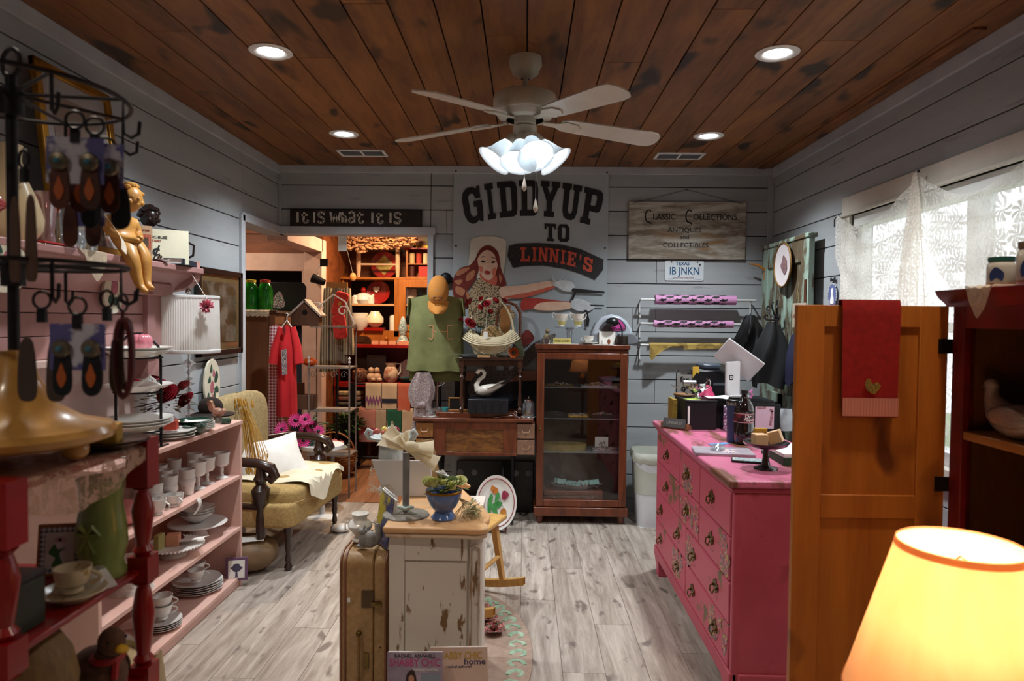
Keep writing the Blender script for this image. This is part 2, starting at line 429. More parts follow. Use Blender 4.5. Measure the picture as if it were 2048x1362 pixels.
# door casings of the corner passage
struct('door_1',G().bx(XL-.01,-.705,YB-.03,YB+.14,2.155,2.215).bx(-.765,-.72,YB-.03,YB+.14,0,2.16)
       .bx(XL-.14,XL+.02,4.62,YB+.1,2.155,2.215).bx(XL-.14,XL+.02,4.60,4.66,0,2.2),TRIM,bev=.003)
# rooms behind
struct('door_2',G().bx(XL-.15,XL+.02,YB+.14,6.45,2.12,2.24).bx(XL-.15,XL+.02,6.42,6.56,0,2.24),PINKT,bev=.004)
wi=struct('wall_inner_left',G().bx(-4.2,-3.6,6.62,6.70,0,ZC).bx(-3.6,-2.09,6.62,6.7,1.95,ZC),GAP)
for i in range(4):part('board',G().bx(-4.2,-2.09,6.6,6.62,2.12+i*.19,2.305+i*.19-.003),WOODW,wi)
struct('door_3',G().bx(-3.7,-2.09,6.57,6.6,1.95,2.12).bx(-2.16,-2.09,6.57,6.6,0,1.95),PINKT,bev=.003)
struct('wall_inner_far',G().bx(-4.2,-2.1,7.55,7.6,0,ZC),NAVY)
struct('wall_inner_side',G().bx(-4.2,-4.15,4.6,7.6,0,ZC),WOODW)
struct('wall_passage',G().bx(-4.2,XL-.12,4.55,4.65,0,ZC),WOODW)
struct('wall_partition',G().bx(-2.09,-1.95,6.56,7.6,0,ZC),WOODW)
wb=struct('wall_back_room',G().bx(-2.1,-.3,7.6,7.7,0,ZC),GAP)
for i in range(14):part('board',G().bx(-1.95,-.3,7.58,7.6,i*.19,i*.19+.186),WOODW,wb)
struct('wall_back_room_side',G().bx(-.3,-.22,YB+.12,7.7,0,ZC),WOODW)
# window in the right wall
wn=struct('window_1',G().bx(XR-.02,XR,4.05,4.15,.8,2.245).bx(XR-.02,XR,1.9,4.05,2.13,2.245).bx(XR-.02,XR,1.9,2.0,.8,2.13)
            .bx(XR-.05,XR+.02,1.88,4.17,.82,.86).bx(XR-.035,XR,1.9,4.15,2.13,2.145),CREAM,bev=.003)
part('window_frame',G().bx(XR+.03,XR+.09,2.96,3.06,.92,2.06).bx(XR+.03,XR+.09,4.0,4.05,.92,2.06).bx(XR+.03,XR+.09,2.0,2.05,.92,2.06)
     .bx(XR+.003,XR+.09,2.0,4.05,2.06,2.13).bx(XR+.003,XR+.09,2.0,4.05,.86,.92).bx(XR+.04,XR+.08,2.05,2.96,1.46,1.51).bx(XR+.04,XR+.08,3.06,4.0,1.46,1.51),WHITE,wn,bev=.003)
for a,b in ((2.05,2.96),(3.06,4.0)):
    for c,d in ((.92,1.46),(1.51,2.06)):part('pane',G().bx(XR+.058,XR+.062,a,b,c,d),CLEAR,wn)
# overcast daylight outside: a lawn and a hedge
struct('ground_outside',G().bx(XR+.2,14,-4,14,-.4,-.3),mat('lawn','5f7a3c','49602c',rough=.9,sc=3))

GLOW=bulb('lit lens','ffffff',14)
nm=['near left recessed ceiling light with white ring','near right recessed ceiling light with white ring',
      'far left recessed light beside the left ceiling vent','far right recessed light beside the right ceiling vent',
      'recessed ceiling light overhead left of the camera','recessed ceiling light overhead right of the camera',
      'recessed ceiling light behind the camera on the left','recessed ceiling light behind the camera on the right']
dl=T('recessed_light',nm[0],'ceiling light',(DOWN[0][0],DOWN[0][1],ZC),group='recessed ceiling lights')
part('trim_ring',G().lathe([(.093,0),(.095,-.004),(.085,-.010),(.066,-.008),(.058,-.002)],32,caps=False),WHITE,dl)
part('lens',G().lathe([(0,-.003),(.058,-.003)],32,caps=False),GLOW,dl)
for i in range(1,8):dup(dl,(DOWN[i][0],DOWN[i][1],ZC),0,nm[i])
for px,py,s in ((725,305,'left'),(1358,311,'right')):
    p=AZ(px,py,ZC)
    v=T('ceiling_vent','white rectangular air vent in the ceiling on the %s' % s,'vent',(p.x,p.y,ZC-.0),group='ceiling air vents')
    part('vent_frame',G().bx(-.16,.16,-.09,-.07,-.01,0).bx(-.16,.16,.07,.09,-.01,0).bx(-.17,-.15,-.09,.09,-.01,0).bx(.15,.17,-.09,.09,-.01,0).bx(-.008,.008,-.08,.08,-.009,0),WHITE,v,bev=.002)
    part('backing',G().bx(-.15,.15,-.07,.07,-.002,-.001),GAP,v)
    sl=mesh(G().box((0,0,0),(.14,.012,.002),rotm(.6)),mat('grey louvre','8b8e92',rough=.5))
    for k in range(7):
        for q in (-1,1):part('slat',sl,None,v,loc=(q*.078,-.06+k*.02,-.006))

FANW=mat('antique white enamel','c9bfae','bdb2a1',rough=.35,bump=0)
FX,FY=.0,3.14
fan=T('ceiling_fan','off-white ceiling fan with four lit glass shades and pull chains','fan',(FX-.01,FY,ZC))
part('canopy',G().lathe([(.0,0),(.072,0),(.075,-.035),(.066,-.05),(.06,-.07),(.035,-.088),(.02,-.095)],28,caps=False),FANW,fan)
part('downrod',G().cyl((0,0,-.09),(0,0,-.18),.013),FANW,fan)
part('motor_housing',G().lathe([(.0,-.13),(.11,-.135),(.142,-.15),(.146,-.165),(.146,-.215),(.138,-.225),(.1,-.228),(.05,-.232)],36,caps=False),FANW,fan)
g=G()
for i in range(24):
    a=2*PI*i/24;g.box((.105*math.cos(a),.105*math.sin(a),-.236),(.012,.02,.028),None)
mh=part('vent_band',G().lathe([(.135,-.225),(.118,-.250),(.085,-.256)],36,caps=False),FANW,fan)
part('vent_slots',g,GAP,fan)
part('switch_housing',G().lathe([(.05,-.23),(.05,-.275),(.042,-.282),(.055,-.288),(.052,-.33),(.03,-.345),(.0,-.347)],24,caps=False),FANW,fan)
BLADE=mat('white fan blade','cfc9bf','c4beb3',rough=.4,bump=0)
out=[(.17,-.035),(.2,-.052),(.3,-.058),(.6,-.068),(.64,-.060),(.66,-.035),(.665,0),(.66,.035),(.64,.060),(.6,.068),(.3,.058),(.2,.052),(.17,.035)]
bl=mesh(G().prism(out,-.003,.003,rotm(R(-12))),BLADE)
ar=mesh(G().prism([(.085,-.012),(.15,-.018),(.19,-.042),(.25,-.03),(.27,0),(.25,.03),(.19,.042),(.15,.018),(.085,.012)],-.010,-.004,rotm(R(-12))),FANW)
for k in range(5):
    a=R(16+72*k)
    b=part('blade',bl,None,fan,loc=(0,0,-.25),rot=(0,R(4),a));part('blade_arm',ar,None,b)
SHADE=mat('frosted glass shade','f2f6f8','e6eef2',rough=.4,bump=0,thin=.25,emit='e4f4ff',es=.16)
BULB=bulb('lit bulb','f4fbff',8)
for k,(a,tl) in enumerate(((198,40),(255,24),(290,40),(345,40))):
    a=R(a);M=Matrix.Translation((.045*math.cos(a),.045*math.sin(a),-.33)) @ rotm(0,0,a) @ rotm(0,R(-tl),0)
    h=part('lamp_arm',G().lathe([(.0,.0),(.024,-.005),(.028,-.04),(.03,-.05),(.02,-.052)],16,M=M,caps=False),FANW,fan)
    part('glass_shade',G().lathe([(.028,-.045),(.036,-.06),(.046,-.09),(.052,-.115),(.066,-.14),(.085,-.158),(.082,-.157),(.062,-.137),(.048,-.112),(.03,-.06)],28,M=M,caps=False),SHADE,h)
    part('light_bulb',G().ell((0,0,-.085),(.018,.018,.034),M=M),BULB,h)
    q=M @ Vector((0,0,-.105));light('POINT',(FX-.01+q.x,FY+q.y,ZC+q.z-.025),1.8,COOL,.03)
for x,y,L in ((.0,-.05,.215),(.052,0,.30)):
    c=part('pull_chain',G().cyl((x,y,-.33),(x,y,-.33-L),.0012,6),mat('ball chain','b0aca4',metal=.6,rough=.4),fan)
    part('pull_fob',G().lathe([(0,-.335-L+.03),(.004,-.34-L+.02),(.011,-.36-L+.012),(.011,-.37-L+.01),(.0,-.385-L+.01)],12,c=(x,y,0)),mat('ivory fob','d8c8b8',rough=.4),c)

for o in [x for x in C.objects if x.parent==fan and not x.name.startswith(('canopy','downrod'))]:o.location.z -= .025
# things on the back wall
def O3(p):return (p[0],p[1],p[2])
def flat(g,pxs,Y,loc,d=0,th=.0012): # outline given as points of a flat printed surface at depth Y
    o=[]
    for px,py in pxs:
        p=AY(px,py,Y);o.append((p.x-loc[0],p.z-loc[2]))
    return g.prism(o,d,d+th,Matrix.Translation((0,Y-loc[1],0)) @ UP)
def smoothp(pts,n=4): # closed Catmull-Rom outline
    out=[];m=len(pts)
    for i in range(m):
        p0,p1,p2,p3=pts[i-1],pts[i],pts[(i+1) % m],pts[(i+2) % m]
        for k in range(n):
            t=k/n
            out.append(tuple(.5*((2*p1[j])+(-p0[j]+p2[j])*t+(2*p0[j]-5*p1[j]+4*p2[j]-p3[j])*t*t+(-p0[j]+3*p1[j]-3*p2[j]+p3[j])*t**3) for j in (0,1)))
    return out
def flatm(name,m,polys,Y,loc,parent,d=0,sm=True,label=None):
    g=G()
    for i,q in enumerate(polys):flat(g,smoothp(q) if sm else q,Y,loc,d+i*.00008)
    return part(name,g,m,parent,label=label,smooth=0,kind='stuff' if len(polys)>1 else None)
# slab-serif alphabet on a unit cell, drawn with filled blocks
def blocks(ch):
    t=.3;s=.16
    def rc(x0,x1,y0,y1):return [(x0+(x1-x0)*i/4,y0) for i in range(4)]+[(x1,y0+(y1-y0)*i/4) for i in range(4)]+[(x1-(x1-x0)*i/4,y1) for i in range(4)]+[(x0,y1-(y1-y0)*i/4) for i in range(4)]
    def bowl(x0,x1,y0,y1,tt,ty=.2,half=True,c=.22):
        o=[(x0,y0),(x1-c,y0),(x1-c*.3,y0+c*.25),(x1,y0+c),(x1,y1-c),(x1-c*.3,y1-c*.25),(x1-c,y1),(x0,y1)]
        i_=[(x0,y1-ty),(x1-tt-.04,y1-ty),(x1-tt,y1-ty-.06),(x1-tt,y0+ty+.06),(x1-tt-.04,y0+ty),(x0,y0+ty)]
        return o+i_
    if ch=='I':return [rc(.33,.67,0,1),rc(.15,.85,0,s),rc(.15,.85,1-s,1)]
    if ch=='D':return [rc(.12,.12+t,0,1),rc(0,.3,0,s),rc(0,.3,1-s,1),bowl(.3,1,0,1,t,.17)]
    if ch=='P':return [rc(.12,.12+t,0,1),rc(0,.55,0,s),rc(0,.3,1-s,1),bowl(.3,1,.38,1,t,.16,c=.2)]
    if ch=='G':return [[(1,.34),(1,.6),(.55,.6),(.55,.44),(.68,.44),(.68,.24),(.6,.18),(.42,.18),(.32,.26),(.32,.74),(.42,.82),(.58,.82),(.66,.72),(.66,.66),(.95,.66),(.95,1),(.84,1),(.78,.93),(.6,1),(.32,1),(.1,.9),(0,.72),(0,.28),(.1,.1),(.32,0),(.56,0),(.72,.07),(.84,0),(.94,0)]]
    if ch=='Y':return [[(.35,0),(.65,0),(.65,.42),(.92,1-s),(.64,1-s),(.5,.62),(.36,1-s),(.08,1-s),(.35,.42)],rc(.22,.78,0,s),rc(0,.46,1-s,1),rc(.56,1,1-s,1)]
    if ch=='U':return [[(.1,1),(.1,.25),(.18,.08),(.35,0),(.65,0),(.82,.08),(.9,.25),(.9,1),(.64,1),(.64,.26),(.58,.18),(.46,.18),(.4,.26),(.4,1)],rc(0,.48,1-s,1),rc(.56,1,1-s,1)]
    if ch=='T':return [rc(.34,.66,0,1),rc(.2,.8,0,s),rc(0,1,1-s,1),rc(0,.17,.68,1),rc(.83,1,.68,1)]
    if ch=='O':return [[(.2,0),(.8,0),(1,.2),(1,.8),(.8,1),(.2,1),(0,.8),(0,.2),(0,.201),(.34,.25),(.34,.75),(.4,.82),(.6,.82),(.66,.75),(.66,.25),(.6,.18),(.4,.18),(.34,.25),(0,.2)]]
    if ch=='L':return [rc(.12,.42,0,1),rc(0,.58,1-s,1),rc(0,.95,0,s),rc(.74,.95,0,.4)]
    if ch=='N':return [rc(.08,.3,0,1),rc(.7,.92,0,1),[(.08,1),(.34,1),(.92,0),(.66,0)],rc(0,.4,0,s*.8),rc(0,.3,1-s*.8,1),rc(.6,1,1-s*.8,1)]
    if ch=='E':return [rc(.12,.42,0,1),rc(0,.9,0,s),rc(0,.9,1-s,1),rc(.72,.9,0,.34),rc(.72,.9,.68,1),rc(.4,.66,.42,.58),rc(.58,.68,.34,.66)]
    if ch=='S':return [[(0,0),(.14,0),(.2,.07),(.4,0),(.7,0),(.93,.12),(.97,.36),(.84,.54),(.36,.64),(.34,.76),(.44,.84),(.62,.82),(.72,.66),(.92,.66),(.92,1),(.8,1),(.74,.94),(.56,1),(.3,1),(.08,.9),(.03,.66),(.14,.5),(.6,.38),(.64,.26),(.54,.16),(.36,.18),(.22,.36),(0,.36)]]
    if ch=="'":return [[(.3,.6),(.45,.7),(.35,.78),(.35,1),(.7,1),(.7,.75),(.55,.6)]]
def word(s,x0,x1,warp,Y,loc,parent,m,gap=.12,ws={'I':.62,"'":.45},d=.0014):
    g=G();tot=sum(ws.get(c,1)+gap for c in s)-gap;x=0
    for c in s:
        w=ws.get(c,1)
        for poly in blocks(c):
            flat(g,[warp(x0+(x1-x0)*(x+w*u)/tot,v) for u,v in poly],Y,loc,d);d+=.00002
        x+=w+gap
    return part('lettering',g,m,parent,smooth=0)
BL=O3(AY(1062,960,YB-.012));YP=YB-.012
bn=T('printed_banner','large blue-grey canvas banner of a cowgirl on the back wall, lettered GIDDYUP TO','banner',BL)
CANV=mat('blue grey canvas','aab2b6','9aa3a8',rough=.75,sc=1.6,st=(1,1,1),bump=.3)
TL,TRp=AY(908,340,YP),AY(1217,343,YP)
g=G()
def bfn(u,v):
    x=TL.x+(TRp.x-TL.x)*u-BL[0];z=TL.z*(1-v)+BL[2]*v-BL[2]
    return (x+.006*math.sin(v*9)*(u-.5),-.001+.0015*math.sin(u*PI*2)*math.sin(v*5),z-.012*math.sin(PI*u)*(1-v)**6*0)
g.grid(lambda u,v:bfn(u,1-v),20,40)
part('canvas',g,CANV,bn)
PI_=mat('banner black ink','17171b','202026',rough=.5,sc=12,bump=0)
word('GIDDYUP',927,1202,lambda x,v:(x+(v-.5)*(x-1062)*.10,361+((x-1058)/140)**2*22+(1-v)*71),YP-.006,BL,bn,PI_)
word('TO',1089,1139,lambda x,v:(x,447+(x-1089)*.05+(1-v)*35),YP-.006,BL,bn,PI_)
flatm('ribbon',mat('speckled black print','1c1a1c','2c2a2c',sc=60,bump=0,c3='6a6a6c',rough=.6),[[(1018,492),(1036,487),(1075,486),(1120,489),(1160,498),(1207,519),(1206,540),(1190,560),(1165,549),(1130,538),(1085,531),(1050,532),(1026,536),(1015,512)]],YP-.006,BL,bn,.0005,sm=False)
word("LINNIE'S",1041,1186,lambda x,v:(x+(v-.5)*(x-1041)*.02,495+((max(x,1075)-1075)/111)**2*24+(1-v)*28),YP-.0085,BL,bn,mat('coral print','c9533c','b8452f',sc=40,bump=0),gap=.1)
# the printed cowgirl (flat ink layers)
SK=mat('print skin','dab8a0','d0a890',sc=20,bump=0);SK2=mat('print skin shade','c0604a','b5503c',sc=20,bump=0)
HA=mat('print hair','7c2a1c','61180f',kind='wood',sc=25,st=(.6,1,1),bump=0,thr=(.35,.6));HA2=mat('print hair light','b57a58','a0603f',kind='wood',sc=30,st=(1,1,.5),bump=0)
HT=mat('print hat cream','d3cdbd','c8c1b0',sc=14,bump=0);LEO=mat('print leopard','2a201c','b39a78',kind='spots',sc=17,thr=(.38,.42),bump=0)
RD=mat('print red','a93a30','992e26',sc=20,bump=0);GV=mat('print glove','c9cdcf','b4b9bb',sc=30,bump=0)
ly=[YP-.006]
def pr(nm_,m,polys,sm=True):ly[0] -= .0009;flatm(nm_,m,polys,ly[0],BL,bn,0,sm)
pr('printed_hat',HT,[[(944,478),(975,473),(1005,477),(1012,490),(1008,540),(1000,575),(985,590),(960,560),(938,545),(940,500)]])
pr('printed_hair',HA,[[(955,505),(958,535),(950,560),(925,590),(912,583),(906,560),(920,537),(940,530),(952,515)],[(906,566),(925,585),(945,590),(950,600),(925,618),(908,595)],[(992,510),(1003,540),(1012,565),(1009,575),(997,578),(988,565),(985,540)]])
pr('printed_hair_light',HA2,[[(912,545),(925,537),(940,535),(930,545),(915,552)],[(935,548),(950,540),(946,556),(932,562)],[(908,562),(925,560),(918,570)],[(913,572),(930,580),(925,592),(912,585)],[(932,584),(944,588),(936,600)],[(998,548),(1004,556),(1000,566)]])
pr('printed_blouse',LEO,[[(952,562),(965,555),(985,570),(1003,574),(1002,592),(1010,612),(1030,625),(1024,645),(1008,662),(970,655),(940,640),(937,605),(940,582)]])
pr('printed_neck',SK2,[[(962,545),(992,550),(992,570),(980,568),(962,556)]])
pr('printed_face',SK,[[(955,520),(959,503),(974,494),(990,500),(996,518),(993,541),(984,557),(974,560),(962,548)]])
pr('printed_fringe',HA,[[(954,518),(958,502),(970,492),(984,493),(997,507),(1000,535),(994,525),(988,508),(975,500),(963,506)]])
pr('printed_cheeks',mat('print blush','cf7860','c86c55',bump=0),[[(958,533),(965,534),(965,545),(960,543)],[(984,541),(991,535),(992,548),(986,551)]])
pr('printed_eyes',mat('print ink','201a1c','181214',bump=0),[[(962,523),(966,520.5),(971,524),(966.5,525.5)],[(982,525),(986,522),(991,523.5),(987,526.5)],[(961,516),(966,512.5),(972,514),(967,513.8)],[(982,515.5),(987,514.5),(993,518),(987,516)],[(975,535),(977,536.5),(979.5,535.2),(977,536)]])
pr('printed_lips',RD,[[(969,543),(974,541),(981,544),(977,549),(971,548)]])
pr('printed_arm',SK,[[(1000,590),(1002,574),(1040,571),(1100,562),(1112,569),(1105,577),(1060,590),(1035,595),(1010,598)]])
pr('printed_arm_shade',SK2,[[(1008,594),(1060,584),(1106,572),(1104,578),(1062,592),(1035,597)]])
pr('printed_sleeve',RD,[[(1042,604),(1052,596),(1090,598),(1120,602),(1145,604),(1140,611),(1100,613),(1055,619),(1043,621)]])
pr('printed_forearm',SK,[[(1068,615),(1080,606),(1110,603),(1142,606),(1141,617),(1110,621),(1075,620)]])
g=G()
fr=[]
for i in range(17):
    a=R(-150+i*15+(i % 3)*4);l=15+(i % 4)*5;cx,cy=(1113,573)
    if i>8:a=R(60+i*22);cx,cy=(1147,612)
    c,s_=math.cos(a),math.sin(a)
    fr.append([(cx-s_*1.6,cy+c*1.6),(cx+c*l,cy+s_*l*.9),(cx+s_*1.6,cy-c*1.6)])
pr('printed_fringe_white',GV,fr,False)
pr('printed_gloves',GV,[[(1108,568),(1122,561),(1142,563),(1150,574),(1148,582),(1132,583),(1120,578)],[(1142,604),(1155,597),(1175,603),(1190,612),(1180,621),(1160,622),(1145,617)]])
pr('printed_reins',mat('print ink',''),[[(1146,576),(1152,577),(1209,583),(1209,587),(1152,585),(1142,582)],[(1180,609),(1208,610),(1208,613),(1182,612)],[(1150,582),(1154,583),(1146,600),(1142,600)],[(1167,620),(1174,620),(1179,640),(1177,655),(1172,652),(1173,636)]],False)
pr('printed_saddle',mat('print oxblood','7a2c26','65221e',bump=0),[[(1043,672),(1052,660),(1062,664),(1068,678),(1055,690),(1040,690)]])
pr('printed_horse',mat('print dapple grey','7c7672','4c4746',kind='spots',sc=28,thr=(.3,.7),bump=0),[[(1040,715),(1062,690),(1095,672),(1112,668),(1100,690),(1075,712),(1050,735),(1010,770),(960,800),(935,780),(960,740),(1000,720)]])
ly[0]+=.005
pr('printed_dusk',mat('print dusk glow','a8826c','b0624c',sc=3,bump=0),[[(909,745),(1213,737),(1213,765),(909,765)]],False)
pr('printed_ground',mat('print dark ground','1a1a20','2a2a33',sc=4,st=(.5,1,4),bump=0),[[(909,760),(1010,764),(1213,752),(1213,862),(909,862)]],False)
pr('printed_canyon',mat('print canyon','4b3a3c','33262a',sc=5,bump=0),[[(1040,815),(1080,800),(1213,790),(1213,858),(1040,858)]],False)
for px,py in ((912,342),(1062,342),(1214,345),(912,492),(1210,496)):
    p=AY(px,py,YP-.01);part('nail_head',G().ell((p.x-BL[0],-.008,p.z-BL[2]),(.007,.006,.007),10,6),IRON,bn)

p=AY(1000,965,5.22)
bx_=T('dial_panel','long black panel with round white dials standing behind the desk legs','panel',(-.22,5.295,0))
part('panel',G().bx(-.30,.30,-.015,.02,0,.40),mat('dark panel wood','2a2220','1c1716',kind='wood',sc=8,rough=.4),bx_,bev=.006)
part('dial_board',G().bx(-.295,.295,-.021,-.015,.22,.40),BLACK,bx_)
for x in (-.27,-.16,.16,.26):part('dial',G().lathe([(0,.0),(.026,0),(.024,.006),(0,.007)],20,M=TR(x,-.021,.31,PI/2)),mat('grey dial','6c6c70','7c7c80',bump=0),bx_)

p=AY(712,453,YB-.02)
sg=T('word_sign','dark stained board lettered It Is What It Is, on the door casing','sign',(p.x,YB-.016,2.216))
part('board',G().bx(-.516,.516,-.012,.01,0,.13),mat('dark stained board','2e2320','17130f',kind='wood',sc=10,st=(.2,1,1.4),c3='3a221c'),sg,bev=.003)
g=G();z=.012
def st(pts,w=.017):g.band(pts,w,z,.0015,UP)
def IT(x):
    st([(x,.028),(x,.108)]);st([(x+.052,.105),(x+.046,.04),(x+.058,.026),(x+.075,.03),(x+.082,.046)]);st([(x+.03,.082),(x+.08,.088)])
def IS(x):st([(x,.028),(x,.108)]);st([(x+.08,.088),(x+.068,.105),(x+.045,.106),(x+.032,.09),(x+.042,.074),(x+.066,.062),(x+.078,.046),(x+.064,.028),(x+.04,.028),(x+.03,.04)])
IT(-.455);IS(-.325)
st([(-.198,.11),(-.184,.032),(-.160,.085),(-.138,.032),(-.122,.108)]);st([(-.105,.03),(-.105,.11)]);st([(-.105,.075),(-.088,.08),(-.078,.066),(-.078,.03)])
st([(-.055,.1),(-.03,.112),(-.012,.098),(-.012,.03)]);st([(-.014,.06),(-.04,.064),(-.054,.046),(-.04,.03),(-.02,.036)])
st([(.032,.108),(.026,.042),(.036,.028),(.052,.03),(.06,.046)]);st([(.008,.084),(.06,.092)])
IT(.13);IS(.272)
part('lettering',g,mat('brushed cream paint','c9c6bd','b5b1a8',sc=30,bump=.2),sg,smooth=0)

a,b=AY(1256,518,YB-.02),AY(1492,405,YB-.02)
sw,sh=b.x-a.x,b.z-a.z;SL=((a.x+b.x)/2,YB-.018,a.z)
sg=T('hanging_wood_sign','weathered plywood sign reading Classic Collections, hung by a chain','sign',SL)
part('board',G().bx(-sw/2,sw/2,-.012,.012,0,sh),mat('weathered plywood','bdb8ac','7c6f60',kind='wood',sc=5,st=(.35,1,1.8),c3='94704a',thr=(.43,.57),rough=.75,bump=.3),sg,bev=.004)
SI=mat('painted sign ink','1d1b1a','2a2624',rough=.7)
def stx(s,size,x,z_,w,bold=.012):text(s,size,SI,sg,face(x,-.013,z_),.001,bold,fit=w)
stx('LASSIC',.066,-.178,sh-.118,.175);stx('OLLECTIONS',.066,.212,sh-.118,.335)
g=G()
for cx in (-.298,.014):g.band(arc(cx,sh-.112,.026,50,250,9,.048)+[(cx+.006,sh-.158),(cx+.02,sh-.172)],.010,.013,.001,UP)
part('initials',g,SI,sg,smooth=0)
stx('ANTIQUES',.052,-.02,sh-.218,.258,.004);stx('and',.042,-.02,sh-.272,.07);stx('COLLECTIBLES',.052,-.01,sh-.335,.35,.006)
g=G();top=AY(1373,380,YB-.02);tx,tz=top.x-SL[0],top.z-SL[2]
for sx in (-1,1):
    n=34
    for i in range(n):
        t=i/n;x=sx*(sw/2-.035)*(1-t)+tx*t;z=(sh-.012)*(1-t)+tz*t
        g.tube([(x+.0055*math.cos(q*PI/3),-.016+(.004 if i % 2 else-.002)*math.sin(q*PI/3),z+.0045*math.sin(q*PI/3)) for q in range(6)],.0012,4,closed=True)
part('chain',g,IRON,sg);part('nail',G().ell((tx,-.012,tz),(.006,.01,.006),8,6),IRON,sg)

a,b=AY(1330,559,YB-.01),AY(1408,519,YB-.01);pw_,ph_=b.x-a.x,b.z-a.z
lp=T('licence_plate','white licence plate reading TEXAS IB JNKN below the wooden sign','licence plate',((a.x+b.x)/2,YB-.006,a.z-.008))
def rrect(w,h,r,y0=0,n=4):
    o=[]
    for cx,cy,a0 in ((w/2-r,y0+h-r,0),(-w/2+r,y0+h-r,90),(-w/2+r,y0+r,180),(w/2-r,y0+r,270)):o+=arc(cx,cy,r,a0,a0+90,n)
    return o
part('plate',G().prism(rrect(pw_,ph_,.014),0,.003,UP),mat('white enamel plate','cfd6da','c4cbcf',rough=.35,bump=0),lp,bev=.001)
BLU=mat('plate blue','20567e','1b4b70',bump=0)
text('IB JNKN',.085,BLU,lp,face(0,-.0036,ph_*.46),.001,.01,wx=.78)
text('TEXAS',.036,BLU,lp,face(-.015,-.0036,ph_*.83),.001,.03,wx=1.0)
text('THE LONE STAR STATE',.014,mat('plate rust','8a4a34',bump=0),lp,face(0,-.0036,ph_*.13),.001,.01)
g=G();g.prism([(.108,.128),(.116,.128),(.118,.134),(.121,.127),(.128,.125),(.122,.121),(.124,.113),(.118,.118),(.112,.113),(.113,.121)],.0036,.0046,UP)
g.band([(-.13,.012),(-.09,.012),(-.085,.02),(-.075,.02),(-.07,.012)],.003,.0036,.001,UP);g.band([(.07,.012),(.13,.012)],.003,.0036,.001,UP)
part('emblem',g,INK,lp)
for x in (-.1,.1):part('bolt',G().ell((x,-.004,ph_-.014),(.006,.003,.006),8,5),IRON,lp)

PKP=mat('pink wrapping paper with black prints','c48ab4','b97fa9',rough=.6,bump=0);YLP=mat('yellow patterned paper','b89a50','8a7038',rough=.7,sc=18,thr=(.5,.6),thin=.2)
def rod(px0,px1,py,label,r0,r1,rr,m,motif):
    a,b=AY(px0,py,5.24),AY(px1,py,5.24);z=(a.z+b.z)/2
    t=T('paper_rod',label,'paper holder',(a.x,5.24,z),group='wall rods of wrapping paper')
    L=b.x-a.x
    part('rod',G().cyl((0,0,0),(L,0,0),.009,12),mat('white metal rod','c9cac8','bdbebc',rough=.35),t)
    for x in (0.01,L-.01):part('bracket',G().tube([(x,0,0),(x,.07,.0),(x,.10,-.015),(x,.10,-.10),(x,.07,-.14)],.006,8),mat('white metal rod',''),t)
    c,d=AY(r0,py,5.24).x-a.x,AY(r1,py,5.24).x-a.x
    pr_=part('paper_roll',G().grid(lambda u,v:(c+(d-c)*u,-rr*math.cos(2*PI*v),rr*math.sin(2*PI*v)),14,20,cv=True).lathe([(.01,0),(rr,0)],20,M=TR(c,0,0,0,PI/2),caps=False).lathe([(.01,0),(rr,0)],20,M=TR(d,0,0,0,PI/2),caps=False),m,t)
    if motif:
        g=G();n=0
        for row in range(5):
            for k in range(int((d-c)/.115)+1):
                x=c+.05+k*.115+(row % 2)*.057;an=-80+row*38
                if x>d-.05:continue
                v0=R(an)
                pts=[(-.03,0),(-.012,.006),(-.008,.014),(.002,.008),(.018,.007),(.03,.012),(.028,-.004),(.012,-.006),(.004,-.014),(-.006,-.007),(-.024,-.006)]
                vs=[]
                for (q,w_) in pts:
                    aa=v0+w_/rr;vs.append((x+q,-(rr+.0012)*math.cos(aa),(rr+.0012)*math.sin(aa)))
                g.add(vs,[tuple(range(len(vs)))])
        part('printed_motifs',g,INK,pr_,smooth=0,kind='stuff')
    return t,c,d
rod(1281,1512,600,'top white wall rod with a thick roll of pink wrapping paper',1310,1471,.036,PKP,True)
rod(1281,1500,648,'middle white wall rod with a thinner roll of pink wrapping paper',1307,1466,.027,PKP,True)
t,c,d=rod(1281,1500,691,'bottom white wall rod with a roll of yellow paper hanging loose',1298,1480,.018,YLP,False)
g=G();g.grid(lambda u,v:(c+.002+(.17-.13*v)*u*(1 if v<.9 else 1),-.019-.006*v*math.sin(u*9),-.005-(.085*(1-.25*u)+.035*math.sin(u*3))*v),10,8)
part('loose_end',g,YLP,t,recalc=False)
g=G();g.grid(lambda u,v:(c+.26+(d-c-.28)*u,-.019-.004*math.sin(u*12)*v,-.003-(.03-.018*u)*v),14,4);part('loose_edge',g,YLP,t)

GD=mat('peeling green paint','8fa496','6b5a42',rough=.7,kind='peel',sc=14,st=(1,1,.25),thr=(.46,.52),c3='3c3226',bump=.5)
gd=T('old_green_door','old panelled door with flaking green paint leaning in the corner','door',(1.83,4.42,0),rz=0)
H_=2.05
def gdb(x0,x1,z0,z1,y0=-.02,y1=.02):return G().bx(x0,x1,y0,y1,z0,z1)
gd.rotation_euler=(0,0,PI/2) # local x runs along the wall
W_=.86
part('stile',gdb(0,.12,0,H_),GD,gd,bev=.004);part('stile',gdb(W_-.12,W_,0,H_),GD,gd,bev=.004)
part('rail',gdb(.12,W_-.12,H_-.15,H_),GD,gd,bev=.004);part('rail',gdb(.12,W_-.12,.85,1.0),GD,gd,bev=.004);part('rail',gdb(.12,W_-.12,0,.22),GD,gd,bev=.004)
part('stile',gdb(W_/2-.05,W_/2+.05,.22,H_-.15),GD,gd,bev=.004)
for x0 in (.12,W_/2+.05):
    for z0,z1 in ((.22,.85),(1.0,H_-.15)):part('door_panel',gdb(x0,x0+.26,z0,z1,-.006,.006),GD,gd)
